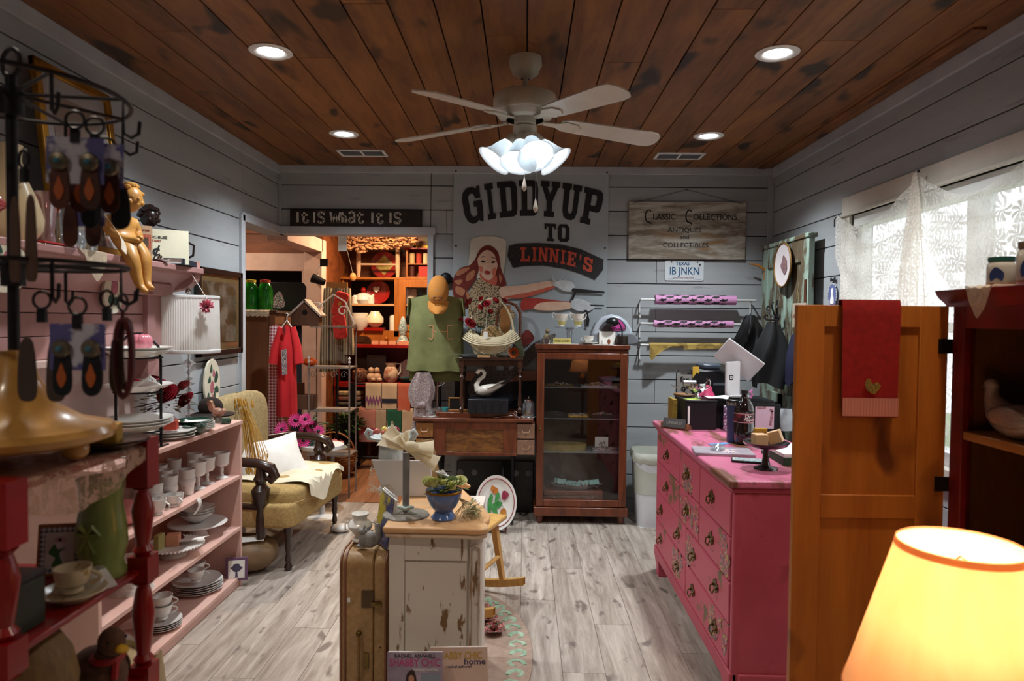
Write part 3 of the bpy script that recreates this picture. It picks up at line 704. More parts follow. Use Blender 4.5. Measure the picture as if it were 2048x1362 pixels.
part('cornice',G().bx(-.01,W_+.01,-.035,.03,H_,H_+.03),GD,gd,bev=.006)
part('lock_plate',G().bx(.015,.05,.02,.024,1.62,1.78),mat('rusty plate','6a3c22','4a2a1a',metal=.5),gd)
# helpers for shop goods
def drape(g,w0,w1,L,dep,slope=.12,folds=5,amp=.012,M=None,nu=40,nv=16,top=.02,wf=None,ph=0):
    def fn(u,v):
        a=2*PI*u;w=w0+(w1-w0)*v if wf is None else wf(v)
        x=w*math.cos(a);d=dep*min(1,top/dep+v*2.5)
        y=d*math.sin(a)+amp*v*math.cos(folds*a+ph)*(.6+.4*math.sin(3*v))
        return (x,y,-slope*abs(x)*(1-v)-L*v-.004*math.sin(folds*a+ph)*v)
    return g.grid(fn,nu,nv,cu=True,M=M)
def towel(g,w,L,th=.012,waves=2,amp=.006,M=None): # cloth folded over a bar: front and back falls
    def fn(u,v):
        if v<.46:z=-L*(1-v/.46);y=-th
        elif v<.54:a=PI*(v-.46)/.08;z=th*math.sin(a);y=-th*math.cos(a)
        else:z=-L*.75*(v-.54)/.46;y=th
        f=amp*min(1,-z/L*2+0)*math.sin(u*waves*2*PI+z*6)
        return (w*(u-.5)*(1+.03*z/L),y+(f if v<.5 else-f*.3),z)
    return g.grid(fn,14,30,M=M)
def cup(g,r,h,M=None,foot=.55,fl=1.0,t=.003):
    g.lathe([(0,.002),(r*foot*.8,.002),(r*foot,0),(r*foot,.006),(r*foot*.85,.01),(r*.8,h*.35),(r*.93,h*.7),(r*fl,h),(r*fl-t,h),(r*.93-t,h*.7),(r*.8-t,h*.35),(r*foot*.7,.016),(0,.014)],22,M=M,caps=False)
def handle(g,r,h,M=None,t=.0035,s=1,z=.5):
    g.tube([(r*.88+r*.55*math.sin(PI*i/8)*s,0,h*(z+.3)-h*.55*i/8) for i in range(9)],t,6,M=M)
def platep(r,h=.016,lip=1.0):return [(0,.003),(r*.55,.003),(r*.6,0),(r*.62,.003),(r*.8,h*.5),(r,h),(r*lip,h+.002),(r*.79,h*.5+.003),(r*.6,.006),(0,.006)]
def rose(g,c,r,n=3,tilt=(0,0)):
    M=Matrix.Translation(c) @ rotm(tilt[0],tilt[1],random.random()*6)
    for ring in range(n):
        k=3+ring*2;rr=r*(.25+.75*ring/(max(1,n-1))) if n>1 else r
        for i in range(k):
            a=2*PI*i/k+ring*.7
            g.grid(lambda u,v:(rr*(.15+.85*v)*math.cos(a+(u-.5)*2.3*PI/k*1.6),rr*(.15+.85*v)*math.sin(a+(u-.5)*2.3*PI/k*1.6),r*(1.15-.75*ring/n)*math.sin(v*1.7)*(1-.35*abs(u-.5))+.0),4,4,M=M)
def leaf(g,c,L,w,rz,ry,M0=None):
    M=Matrix.Translation(c) @ rotm(0,ry,rz)
    if M0:M=M0 @ M
    g.add([(0,0,0),(L*.35,-w/2,L*.05),(L*.7,-w*.4,L*.04),(L,0,-L*.05),(L*.7,w*.4,L*.04),(L*.35,w/2,L*.05),(L*.5,0,-L*.02)],
          [(0,1,6),(1,2,6),(2,3,6),(3,4,6),(4,5,6),(5,0,6)],M)
def bush(g,c,r,n,L=.04,w=.02):
    for i in range(n):
        a=random.random()*6.28;b=random.uniform(-.6,1.3)
        rr=[q*random.uniform(.3,1) for q in r]
        leaf(g,(c[0]+rr[0]*math.cos(a)*math.cos(b),c[1]+rr[1]*math.sin(a)*math.cos(b),c[2]+rr[2]*math.sin(b)),L*random.uniform(.7,1.2),w,a+random.uniform(-.6,.6),-b*.6)
def turned(g,x,y,z0,z1,r,n=14,beads=(.85,.2)):
    H=z1-z0;pr=[(0,0),(r*.7,0),(r*.75,.02*H)]
    for t in [i/24 for i in range(1,24)]:
        q=r*.62+r*.1*math.sin(t*9)
        for b in beads:
            d=abs(t-b)
            if d<.045:q=r*(1.0-(d/.045)**2*.35)
            elif d<.075:q=r*.45
        pr.append((q,t*H))
    pr+=[(r*.75,H),(0,H)]
    g.lathe(pr,n,c=(x,y,z0),caps=False)
def pull(w=.05,h=.018,t=.0028): # small bail handle with back plate
    return G().tube([(-w/2,0,0),(-w/2,-.012,-.003),(-w*.35,-.016,-h),(w*.35,-.016,-h),(w/2,-.012,-.003),(w/2,0,0)],t,6)
def supp(g,c,sx,sy,sz,p=.5,M=None,nu=26,nv=14):return g.ell(c,(sx,sy,sz),nu,nv,M,p)
PINKH=mat('hot pink plastic','d0406e','b83460',rough=.4)

# treadle sewing desk and what stands on it
DK=T('sewing_desk','antique oak treadle sewing desk with four small drawers on iron legs','desk',(-.35,5.115,0))
part('desk_top',G().bx(-.46,.42,-.18,.17,.755,.78),MAHOG,DK,bev=.005)
part('riser_board',G().bx(-.30,.30,-.12,.15,.78,.815),MAHOG,DK,bev=.003)
part('apron',G().bx(-.31,.30,-.155,-.14,.515,.755),OAK,DK)
part('apron_frame',G().bx(-.31,.30,-.163,-.15,.505,.53).bx(-.31,.30,-.163,-.15,.695,.755).bx(-.31,-.22,-.163,-.15,.53,.70).bx(.20,.30,-.163,-.15,.53,.70),MAHOG,DK,bev=.003)
part('desk_body',G().bx(-.44,-.31,-.14,.15,.51,.755).bx(.30,.43,-.14,.15,.51,.755).bx(-.31,.30,.13,.15,.51,.755),MAHOG,DK,bev=.003)
dw=mesh(G().bx(-.064,.064,-.02,0,0,.108),mat('light oak drawer','a5703c','7d4f28',rough=.35,kind='wood',sc=14,st=(.4,1,2),coat=.3))
dw2=mesh(G().bx(-.064,.064,-.02,0,0,.108),mat('greyed oak drawer','9a7560','7a5a48',rough=.35,kind='wood',sc=14,st=(.4,1,2),coat=.3))
pl_=mesh(pull(.055,.02,.004),mat("warm brass pull","c2a084","a88466",rough=.35,metal=.5))
for sx,m in ((-.375,dw),(.365,dw2)):
    for z in (.515,.635):
        d=part('drawer',m,None,DK,loc=(sx,-.14,z),bev=.004)
        part('handle',pl_,None,d,loc=(0,-.02,.066))
for sx in (-1,1):
    g=G();x=sx*.27
    g.tube([(x,-.13,.51),(x,-.12,.42),(x,-.05,.3),(x,-.10,.12),(x,-.17,.01)],.012,8)
    g.tube([(x,.12,.51),(x,.11,.42),(x,.05,.3),(x,.09,.12),(x,.13,.01)],.012,8)
    g.tube([(x,-.12,.42),(x,.12,.42)],.009,6).tube([(x,-.09,.14),(x,.09,.14)],.009,6).tube([(x,.03*math.cos(i),.3+.06*math.sin(i)) for i in range(6)],.006,6,closed=True)
    part('iron_leg',g,IRON,DK)
g=G()
for i in range(7):g.bx(-.14,.14,-.10+i*.03,-.085+i*.03,.09,.1)
part('treadle',g.bx(-.26,.26,-.005,.005,.09,.105),IRON,DK)
part('wheel',G().tube([(.2,.0+.13*math.cos(i*PI/12),.3+.13*math.sin(i*PI/12)) for i in range(24)],.008,6,closed=True).tube([(.2,-.13,.3),(.2,.13,.3)],.005).tube([(.2,.0,.17),(.2,.0,.43)],.005),IRON,DK)

st_=T('spindle_stand','small dark wooden table with turned legs standing on the oak desk','table',(-.247,5.12,.815))
part('table_top',G().bx(-.236,.236,-.14,.13,.39,.407),DARKW,st_,bev=.004)
part('apron',G().bx(-.205,.205,-.12,-.108,.345,.39),DARKW,st_);part('apron',G().bx(-.205,.205,.10,.11,.345,.39),DARKW,st_)
for i,(x,y) in enumerate(((-.215,-.115),(.215,-.115),(-.215,.105),(.215,.105))):
    g=G().bx(x-.018,x+.018,y-.018,y+.018,.335,.39);z0=0
    turned(g,x,y,0,.336,.019,beads=(.93,.78,.08));part('leg',g,DARKW,st_,bev=0)
bk=T('thick_black_book','thick black leather book with ribbed spine lying under the swan','book',(-.262,5.06,.815))
part('cover',G().bx(-.148,.148,-.10,.10,0,.012).bx(-.148,.148,-.10,.10,.093,.105).bx(-.148,.148,-.112,-.098,.0,.105),mat('black leather','1d1f26','101116',rough=.4,sc=60),bk,bev=.006)
part('page_block',G().bx(-.142,.142,-.098,.092,.012,.093),PAPER,bk)
for x in (-.09,-.03,.03,.09):part('rib',G().bx(x-.005,x+.005,-.117,-.11,.004,.101),mat('black leather',''),bk,bev=.003)
# swan
sw_=T('swan_planter','white ceramic swan standing on the thick black book','figurine',(-.262,5.06,.921));sw_.scale=(1.12,1.12,1.05)
SWAN=mat('glazed cream ceramic','e3ddd2','d2cabd',rough=.2,coat=.5,sc=30,bump=.3)
g=G()
def swf(u,v):
    a=2*PI*u;t=v;x=-.085+.185*t
    w=.048*math.sin(PI*min(1,t*1.05+.02))**.6*(1-.35*t)+.002;zc_=.045+.02*t+.03*t*t
    return (x,w*math.cos(a),zc_+(.043*math.sin(PI*min(1,t*1.02+.05))**.6*(1-.5*t)+.003)*math.sin(a))
g.grid(swf,20,16,cu=True);part('body',g,SWAN,sw_)
g=G();
for s_ in (-1,1):
    for k in range(6):leaf(g,(-.02+k*.012,s_*(.036-.002*k),.06+k*.006),.075,.026,.06*s_,-.35-.03*k)
part('wing_feathers',g,SWAN,sw_)
g=G();g.tube([(-.07,0,.05),(-.085,0,.09),(-.065,0,.125),(-.035,0,.15),(-.03,0,.175),(-.045,0,.195),(-.068,0,.195),(-.078,0,.178)],[.026,.018,.014,.013,.013,.014,.015,.010],12);g.ell((-.076,0,.178),(.016,.012,.014),10,7)
part('neck',g,SWAN,sw_)
part('beak',G().tube([(-.085,0,.172),(-.088,0,.155),(-.082,0,.143)],[.007,.006,.003],8),BLACK,sw_)
sl_=T('slate_frame','tiny wood framed black slate on the left of the riser board','picture frame',(-.51,5.08,.815))
part('frame',G().bx(-.055,.055,-.008,.008,0,.01).bx(-.055,.055,-.008,.008,.092,.102).bx(-.055,-.045,-.008,.008,0,.1).bx(.045,.055,-.008,.008,0,.1),mat('honey wood','9c6a34','7d5228',kind='wood',sc=20,rough=.5),sl_,bev=.002)
part('slate',G().bx(-.046,.046,-.003,.003,.01,.093),BLACK,sl_)
part('ledge',G().bx(-.06,.11,-.035,-.008,0,.014),mat('honey wood',''),sl_,bev=.002)
# round mirror on a stand
mr=T('vanity_mirror','round swivel vanity mirror on a chrome stem left of the slate','mirror',(AY(874,838,5.12).x,5.12,.78))
part('base',G().lathe([(0,0),(.05,0),(.05,.006),(.02,.012),(.006,.02)],24,caps=False),CHROME,mr)
part('stem',G().cyl((0,0,.015),(0,0,.24),.005),CHROME,mr)
part('mirror_ring',G().tube([(.072*math.cos(i*PI/16),0,.29+.072*math.sin(i*PI/16)) for i in range(32)],.005,8,closed=True),CHROME,mr)
part('mirror_glass',G().lathe([(0,-.002),(.071,-.002)],32,M=TR(0,0,.29,PI/2,0,0),caps=False),mat('mirror','d8d8d8','d4d4d4',rough=.03,metal=1,bump=0),mr)
# teal cup, tin, glasses and doilies on desk
g=G();cup(g,.028,.062,foot=.8);one('teal_cup','small teal painted tin cup in front of the mirror stem','cup',g,mat('teal paint','3f9a9c','338486',rough=.5),(-.585,5.06,.78))
t=T('candy_jar','clear glass jar with metal lid and gold trinkets at the right desk corner','jar',(.035,5.06,.787))
part('jar_body',G().lathe([(0,.0),(.042,0),(.046,.008),(.046,.09),(.034,.108),(.034,.118)],24,caps=False),CLEARP,t)
part('jar_lid',G().lathe([(.036,.112),(.036,.124),(.02,.13),(.004,.133),(.006,.143),(0,.146)],20,caps=False),CHROME,t)
g=G()
for i in range(16):g.ell((random.uniform(-.03,.03),random.uniform(-.03,.03),.008+random.random()*.018),(.009,.007,.006),7,5)
part('trinkets',g,GOLD,t,kind='stuff')
def doily(r,n=28,h=.0015,ruf=.006):
    g=G();g.grid(lambda u,v:(r*v*math.cos(2*PI*u),r*v*math.sin(2*PI*u),h+ruf*v**6*math.sin(u*2*PI*9)),72,8,cu=True);return g
one('lace_doily','white lace doily under the glass jar on the desk','doily',doily(.055,ruf=.003),lace('white lace','efece6',140),(.035,5.05,.782))
one('lace_runner','white lace doily at the left end of the oak desk','doily',doily(.09,ruf=.004),lace('white lace'),(-.68,5.06,.782))
g=G();cup(g,.045,.05);g.lathe([(0,0),(.03,.0),(.035,.01),(.0,.012)],20,c=(.07,0,0),caps=False)
one('glass_dish','small clear glass dish on the doily at the desk left end','dish',g,CLEARP,(-.70,5.04,.785))
one('glass_dish','little clear glass bowl beside the teal cup','bowl',(lambda g:(cup(g,.04,.055),g)[1])(G()),CLEARP,(-.63,5.10,.782))
t=T('soup_ladle','silver spoon with a curved handle lying at the desk front edge','spoon',(-.2,4.965,.783))
part('spoon_bowl',G().ell((0,0,.004),(.028,.016,.006),14,8),CHROME,t);part('handle',G().tube([(.02,0,.006),(.08,.0,.014),(.13,.002,.02),(.165,.006,.006)],[.003,.004,.006,.004],8),CHROME,t)
one('scarf_ring','small silver bow clip leaning on the right table leg','clip',G().tube([(0,0,0),(.01,0,.04),(-.008,.0,.052),(-.016,0,.035),(.012,0,.01),(.03,0,.0)],.004,6),CHROME,(-.06,4.965,.785))
ZS=1.2225
for i,(x,w_,c_,lb) in enumerate(((-.40,.12,'23262c','dark flat box at the left end of the spindle table'),(-.30,.10,'c99a6a','tan leather card case beside the basket'),)):
    one('flat_case',lb,'case',G().bx(-w_/2,w_/2,-.05,.05,0,.014),mat('case '+c_,c_,rough=.5),(x,5.02,ZS),bev=.003)
one('incense_holder','long flat dark tray projecting over the left table edge','tray',G().bx(-.17,.14,-.02,.02,0,.006),mat('dark tray','4a4a3a',rough=.5),(-.36,5.02,ZS+.0145),bev=.002)
g=G();g.grid(lambda u,v:((.012+.03*v)*math.cos(2*PI*u)*(1+.06*math.sin(18*PI*u)),.0+.045*v*.8-.02,.036+(.012+.026*v)*math.sin(2*PI*u)*(1+.06*math.sin(18*PI*u))),36,8,cu=True)
one('seashell','orange fluted seashell at the right end of the spindle table','shell',g,mat('orange shell','c8642e','7c2f1a',rough=.3,sc=40),(AY(1027,715,5.03).x,5.04,ZS),rz=PI)
g=G();g.ell((0,0,.02),(.05,.02,.018),14,8);g.ell((.03,0,.03),(.02,.014,.014),10,6)
one('stone_lizard','mottled grey figurine lying between the basket and the shell','figurine',g,mat('mottled stone','9a9688','4f4c42',kind='spots',sc=90,thr=(.3,.5)),(AY(1005,712,5.02).x,5.03,ZS))
BKX=AY(982,705,5.10).x
wk=T('wicker_basket','cream wicker flower basket with tall hoop handle on the spindle table','basket',(BKX,5.10,ZS))
WK=mat('cream wicker','dccfae','c4b48e',rough=.6)
g=G();nst=30
def wr(z):return .118+.05*z/.12
for k in range(13):
    z=.006+k*.0095;r_=wr(z)*.95
    g.tube([(r_*1.0*(1+.02*((i+k) % 2*2-1))*math.cos(i*PI/nst),r_*.62*(1+.03*((i+k) % 2*2-1))*math.sin(i*PI/nst),z) for i in range(2*nst)],.0052,5,closed=True)
part('basket_weave',g,WK,wk,kind='stuff')
g=G()
for k in range(8):
    t=k/7;rx=.165+.035*math.sin(t*PI*.6);z=.118+.045*t*math.cos(t*1.2) 
    rx=.145+.07*t;z=.145-.055*t**1.6+.05*0
    g.tube([(rx*(1+.012*((i+k) % 2*2-1))*math.cos(i*PI/nst),rx*.66*math.sin(i*PI/nst),z+.055*abs(math.cos(i*PI/nst))**3) for i in range(2*nst)],.0055,5,closed=True)
part('woven_rim',g,WK,wk,kind='stuff')
part('hoop_handle',G().tube([(.17*math.cos(PI*i/24),0,.10+.33*math.sin(PI*i/24)**.8) for i in range(25)],.008,8),WK,wk)
sv=T('tapestry_purse','small tapestry purse tucked into the wicker basket','purse',(BKX+.005,5.09,ZS+.12))
part('purse_body',G().prism(smoothp([(-.10,0),(.10,0),(.095,.03),(.06,.085),(0,.115),(-.06,.085),(-.095,.03)]),-.02,.02,UP),mat('tapestry','a88a54','5a5a30',kind='multi',sc=45,c3=['c7a070','8a5c34']),sv,bev=.006)
part('purse_piping',G().tube([(p[0],0,p[1]) for p in smoothp([(-.10,0),(-.095,.03),(-.06,.085),(0,.115),(.06,.085),(.095,.03),(.10,0)],3)[:-3]],.006,6),mat('striped piping','3c4a34','b9b096',kind='stripe',sc=30),sv)
tg=T('price_tag','white paper price tag hanging from the basket handle','tag',(BKX-.035,4.975,ZS+.19));part('tag_card',G().bx(-.016,.016,-.001,.001,-.05,0),PAPER,tg);part('string',G().tube([(0,0,0),(.005,.05,.12),(.01,.11,.23)],.001,4),PAPER,tg)
def spray(name,label,loc,blooms,m,r,stems=True,cat='flowers',gm=GREENL):
    t=T(name,label,cat,loc)
    for i,b in enumerate(blooms):
        g=G();rose(g,(0,0,0),r*b[3] if len(b)>3 else r,4,(R(50),0));part('bloom',g,m,t,loc=b[:3])
    g=G()
    for b in blooms:
        g.tube([(0,0,-.02),(b[0]*.4,b[1]*.5,b[2]*.3),(b[0],b[1]+.01,b[2]-.005)],.002,5)
        for k in range(5):leaf(g,(b[0]*random.uniform(.4,1),b[1]+.01,b[2]*random.uniform(.3,1)),.045,.02,random.random()*6.3,random.uniform(-.5,.5))
    part('foliage',g,gm,t);return t
BX0=BKX-.09;BZ0=ZS+.14
bl_=[]
for px,py,s_ in ((941,608,1.1),(957,618,1),(975,610,1),(938,650,1.35),(990,603,.8),(965,600,.8),(1008,603,.7),(980,625,.7),(922,640,.5)):
    p=AY(px,py,5.06);bl_.append((p.x-BX0,p.y-5.12,p.z-BZ0,s_))
spray('carnation_spray','red carnations with green sprigs rising from the wicker basket',(BX0,5.12,BZ0),bl_,REDF,.036)
# bentwood hoop behind
hb=T('chair_back','dark bentwood chair back rising behind the wicker basket','chair back',(AY(1012,705,5.22).x,5.24,ZS))
part('hoop',G().tube([(-.075,0,-.0),(-.075,0,.25),(-.06,0,.36),(0,0,.415),(.07,0,.39),(.105,0,.33),(.108,0,.0)],.0115,8),MAHOG,hb)
part('splat',G().bx(-.05,.03,-.006,.006,.0,.39),mat('tan splat','a06a34','85552a',kind='wood',sc=14),hb,bev=.002)
one('olive_bag','dark olive velvet bag slumped behind the basket on the right','bag',G().grid(lambda u,v:(.05*math.cos(2*PI*u)*(1-.4*v)*(1+.1*math.sin(5*v)),.03*math.sin(2*PI*u)*(1-.5*v),.13*v),18,9,cu=True).lathe([(0,0),(.05,0)],18,sy=.6,caps=False),mat('olive velvet','4b4a2a','3a3a20',rough=.9,sheen=.5),(AY(1035,715,5.14).x,5.17,ZS))

# green tee, cap, costumer stand, scarf
cs=T('costumer_stand','black iron costumer stand with a round ball finial holding the green tee','stand',(-.66,5.318,0))
part('pole',G().cyl((0,0,0),(0,0,1.76),.012,12),IRON,cs)
part('finial',G().ell((0.04,0,1.815),(.048,.03,.048),16,10).cyl((0,0,1.76),(.03,0,1.80),.01),IRON,cs)
part('crossbar',G().tube([(-.2,0,1.62),(-.05,0,1.67),(.05,0,1.67),(.2,0,1.62)],.009),IRON,cs)
for k in range(3):
    a=R(20+120*k);part('foot',G().tube([(0,0,.16),(.08*math.cos(a),.01*math.sin(a),.10),(.12*math.cos(a),.012*math.sin(a),.012)],.009),IRON,cs)
OL=mat('olive cotton','7c7e50','6c6e42',rough=.9,sc=12,bump=.25)
p0=AY(872,586,5.08)
ts=T('olive_tee','sleeveless olive green tee hanging beside the printed banner','shirt',(p0.x,5.10,p0.z+.0))
g=G();drape(g,.205,.22,.58,.075,slope=.22,folds=7,amp=.014,wf=lambda v:.205+.015*v-.012*math.sin(PI*v));part('shirt_body',g,OL,ts)
g=G();drape(g,.2,.205,.66,.07,slope=.2,folds=5,amp=.012,ph=2);part('under_layer',g,mat('dark olive cotton','5c5a2e','4c4a24',rough=.9),ts,loc=(.0,.03,0))
for sx in (-1,1):part('sleeve',G().grid(lambda u,v:(sx*(.2+.012*v)+.008*math.cos(2*PI*u),.05*math.sin(2*PI*u)*(1-.15*v),-.04-.13*v),18,6,cu=True),OL,ts)
PCH=mat('peach print','d89a70','cf8d60',rough=.7,bump=0)
g=G()
g.band([(-.045,-.24),(-.012,-.24),(-.012,-.335),(-.03,-.345),(-.048,-.33)],.005,.076,.001,UP);g.band([(.13,-.24),(.095,-.24),(.095,-.335),(.115,-.345),(.135,-.33)],.005,.076,.001,UP);g.band([(-.012,-.285),(.095,-.285)],.006,.076,.001,UP)
g.band(arc(.042,-.285,.012,0,360,10),.004,.077,.001,UP)
part('printed_emblem',g,PCH,ts,smooth=0)
# cap
p=AY(877,590,5.0)
cp_=T('baseball_hat','faded orange baseball cap hung over the neck of the olive tee','hat',(p.x,4.99,p.z))
CAPM=mat('faded orange twill','c8843a','b0702c',rough=.85,sc=8,bump=.3)
g=G()
g.grid(lambda u,v:(.077*math.cos(PI*(1-v)/2)**.0*math.sin(PI*min(1,.5+.0*v))*math.cos(2*PI*u)*math.cos(v*PI/2*.97)+0,-.055*math.sin(v*PI/2)*1.2-0+.012*math.sin(2*PI*u)*(1-v),.0+.115*math.sin(2*PI*u)*math.cos(v*PI/2*.97)+.03),28,10,cu=True)
part('crown',g,CAPM,cp_)
g=G();g.grid(lambda u,v:(.076*(2*u-1)*math.sqrt(max(0,1-(v*.94)**2.6)),-.03-.045*v+.03*(2*u-1)**2,-.045-.095*v),16,10)
part('brim',g,CAPM,cp_)
part('embroidery',G().tube([(.04*math.cos(i*PI/8),-.062-.0*i,-.03+.014*math.sin(i*PI/8)) for i in range(16)],.0025,5,closed=True),mat('brown thread','5a3020',bump=0),cp_)
# printed scarf hanging below the tee
SCF=mat('speckled scarf cloth','b9aaa2','5a4244',kind='multi',sc=110,c3=['8a6a66','cbbdb2','6a5a70'],rough=.9,bump=0)
sc_=T('printed_scarf','speckled floral scarf tied in a knot hanging left of the desk','scarf',(AY(845,745,5.0).x,5.03,AY(845,745,5.0).z))
g=G();g.grid(lambda u,v:((.045+.05*math.sin(PI*min(v*.9,1)))*math.cos(2*PI*u)*(1+.12*math.sin(6*PI*u))-.02*v,.028*math.sin(2*PI*u)+.008*math.cos(10*PI*u),-.26*v),30,12,cu=True)
g.grid(lambda u,v:(-.03+(.03+.035*v)*math.cos(2*PI*u)-.0*v,.025*math.sin(2*PI*u)+.008*math.cos(8*PI*u),-.22-.28*v),24,12,cu=True)
g.grid(lambda u,v:(.02+(.03+.022*v)*math.cos(2*PI*u)+.03*v,.025*math.sin(2*PI*u)+.008*math.cos(8*PI*u+1),-.22-.22*v),24,12,cu=True)
part('scarf_cloth',g,SCF,sc_);part('scarf_knot',G().ell((-.005,-.015,-.24),(.035,.03,.028),14,8),SCF,sc_)

# glass fronted display case
CX0,CX1,CY0,CY1=.092,.755,5.0,5.30
dc=T('display_case','narrow mahogany display case with a glass door and glass shelves','display case',((CX0+CX1)/2,(CY0+CY1)/2,0))
w2,d2=(CX1-CX0)/2,(CY1-CY0)/2
part('case_top',G().bx(-w2-.015,w2+.015,-d2-.02,d2,1.29,1.325).bx(-w2-.005,w2+.005,-d2-.008,d2,1.265,1.29),MAHOG,dc,bev=.006)
for s_ in (-1,1):part('side_panel',G().bx(s_*w2-(.015 if s_>0 else 0),s_*w2+(.015 if s_<0 else 0),-d2+.02,d2,.09,1.27),DARKW,dc,bev=.002)
part('back_panel',G().bx(-w2+.012,w2-.012,d2-.012,d2,.09,1.27),mat('dark interior wood','3a2118','28150e',kind='wood',sc=8),dc)
part('plinth',G().bx(-w2-.014,w2+.014,-d2-.02,d2,.06,.125),MAHOG,dc,bev=.006)
for x in (-w2+.03,w2-.03):
    for y in (-d2+.03,d2-.04):part('foot',G().lathe([(0,0),(.018,0),(.028,.03),(.03,.06)],12,c=(x,y,0),caps=False),MAHOG,dc)
dr=part('door_frame',G().bx(-w2,-w2+.055,-d2-.012,-d2+.012,.13,1.262).bx(w2-.055,w2,-d2-.012,-d2+.012,.13,1.262).bx(-w2+.055,w2-.055,-d2-.012,-d2+.012,1.215,1.262).bx(-w2+.055,w2-.055,-d2-.012,-d2+.012,.13,.18),MAHOG,dc,bev=.005)
part('glass_pane',G().bx(-w2+.05,w2-.05,-d2,-d2+.003,.17,1.22),glass('case glass',alpha=.04),dr)
part('latch',G().ell((-w2+.028,-d2-.018,.70),(.006,.008,.012),8,6).bx(-w2+.022,-w2+.034,-d2-.014,-d2-.012,.675,.73),BRASS,dr)
for z in (1.005,.775,.525):part('glass_shelf',G().bx(-w2+.018,w2-.018,-d2+.03,d2-.02,z-.004,z),CLEARP,dc)
part('bottom_board',G().bx(-w2+.015,w2-.015,-d2+.02,d2-.01,.11,.125),DARKW,dc)
cxm,cym=(CX0+CX1)/2,(CY0+CY1)/2-.02
JEW=mat('mixed costume jewellery','c9a24a','8fb4bc',kind='multi',sc=110,c3=['a8443c','e6e2da','5a6f92','7a5a34'],rough=.25,metal=.3,bump=0)
def heap(rx,ry,n,m=JEW,s=.010,h=.028):
    g=G()
    for i in range(n):
        a=random.random()*6.28;q=math.sqrt(random.random())
        g.ell((rx*q*math.cos(a),ry*q*math.sin(a),s*.6+h*(1-q)*random.random()),(s*random.uniform(.6,1.6),s*random.uniform(.6,1.4),s*.7),6,4)
    return g
def jtray(x,y,z,w,d,mt,lb,n=40,h=.018,heapm=JEW):
    t=T('jewellery_tray',lb,'tray',(x,y,z),group='jewellery trays inside the display case')
    part('tray_body',G().bx(-w/2,w/2,-d/2,d/2,0,.005).bx(-w/2,w/2,-d/2,-d/2+.004,0,h).bx(-w/2,w/2,d/2-.004,d/2,0,h).bx(-w/2,-w/2+.004,-d/2,d/2,0,h).bx(w/2-.004,w/2,-d/2,d/2,0,h),mt,t)
    part('jewellery',heap(w*.42,d*.4,n),heapm,t,kind='stuff',loc=(0,0,h*.4))
jtray(cxm-.16,cym,1.005,.22,.12,BRASS,'brass tray of orange beads on the top glass shelf, left',30,.012)
jtray(cxm+.13,cym,1.005,.27,.13,CLEARP,'glass dish of silver jewellery on the top glass shelf, right',60,.012)
jtray(cxm-.20,cym,.775,.18,.14,BLACK,'black box tray on the middle glass shelf, left',10,.045)
jtray(cxm-.02,cym,.775,.15,.12,mat('amber velvet','b98a2c','8a6420'),'amber yellow box on the middle glass shelf',26,.018)
jtray(cxm+.17,cym,.775,.19,.13,BLACK,'black box tray on the middle glass shelf, right',40,.03)
ct=T('filigree_tray','oval gilt filigree basket tray on the third glass shelf','tray',(cxm-.12,cym,.525))
part('filigree',G().grid(lambda u,v:((.16+.012*v)*math.cos(2*PI*u),(.07+.01*v)*math.sin(2*PI*u),.05*v),48,4,cu=True),lace('gold filigree','a8924a',120),ct)
part('jewellery',heap(.15,.06,50),JEW,ct,kind='stuff')
jtray(cxm+.19,cym,.525,.20,.12,CLEARP,'glass dish of turquoise beads on the third glass shelf',60,.012)
cd=T('small_card','white card with dark scribble standing on the third glass shelf','card',(cxm+.17,cym+.06,.525));part('card',G().bx(-.05,.05,0,.004,0,.09),PAPER,cd);part('lettering',G().band([(-.02,.03),(0,.055),(-.005,.03),(.02,.055),(.025,.03)],.004,.001,.001,UP),INK,cd)
vc=T('vanity_case','brown leather train case with chrome clasps at the bottom of the case','case',(cxm-.05,cym+.0,.125))
part('lid',G().bx(-.22,.22,-.08,.10,.07,.105),mat('brown leather','6a3a28','55301f',rough=.45),vc,bev=.006);part('box',G().bx(-.22,.22,-.08,.10,0,.068),mat('brown leather',''),vc,bev=.006)
for x in (-.14,.14):part('clasp',G().lathe([(0,0),(.016,.001),(.014,.006),(0,.008)],14,M=TR(x,-.08,.05,PI/2)),CHROME,vc)
gp=T('glass_platter','clear round platter of carded earrings on the leather case','platter',(cxm-.02,cym,.2305))
part('platter',G().lathe([(0,0),(.10,0),(.19,.035),(.20,.04),(.10,.005),(0,.005)],36,sy=.42,caps=False),CLEARP,gp)
AQ=mat('aqua card','9cc4bc','8cb6ae',rough=.8)
for k in range(11):
    cdm=G().bx(-.022,.022,-.0008,.0008,0,.036,TR(-.15+.03*k,random.uniform(-.03,.03),.018+.02*abs(k-5)/5,R(random.uniform(-40,-10)),0,R(random.uniform(-30,30))))
    part('earring_card',cdm,AQ,gp)
part('earrings',heap(.16,.055,70,s=.006,h=.04),JEW,gp,kind='stuff',loc=(0,0,.015))

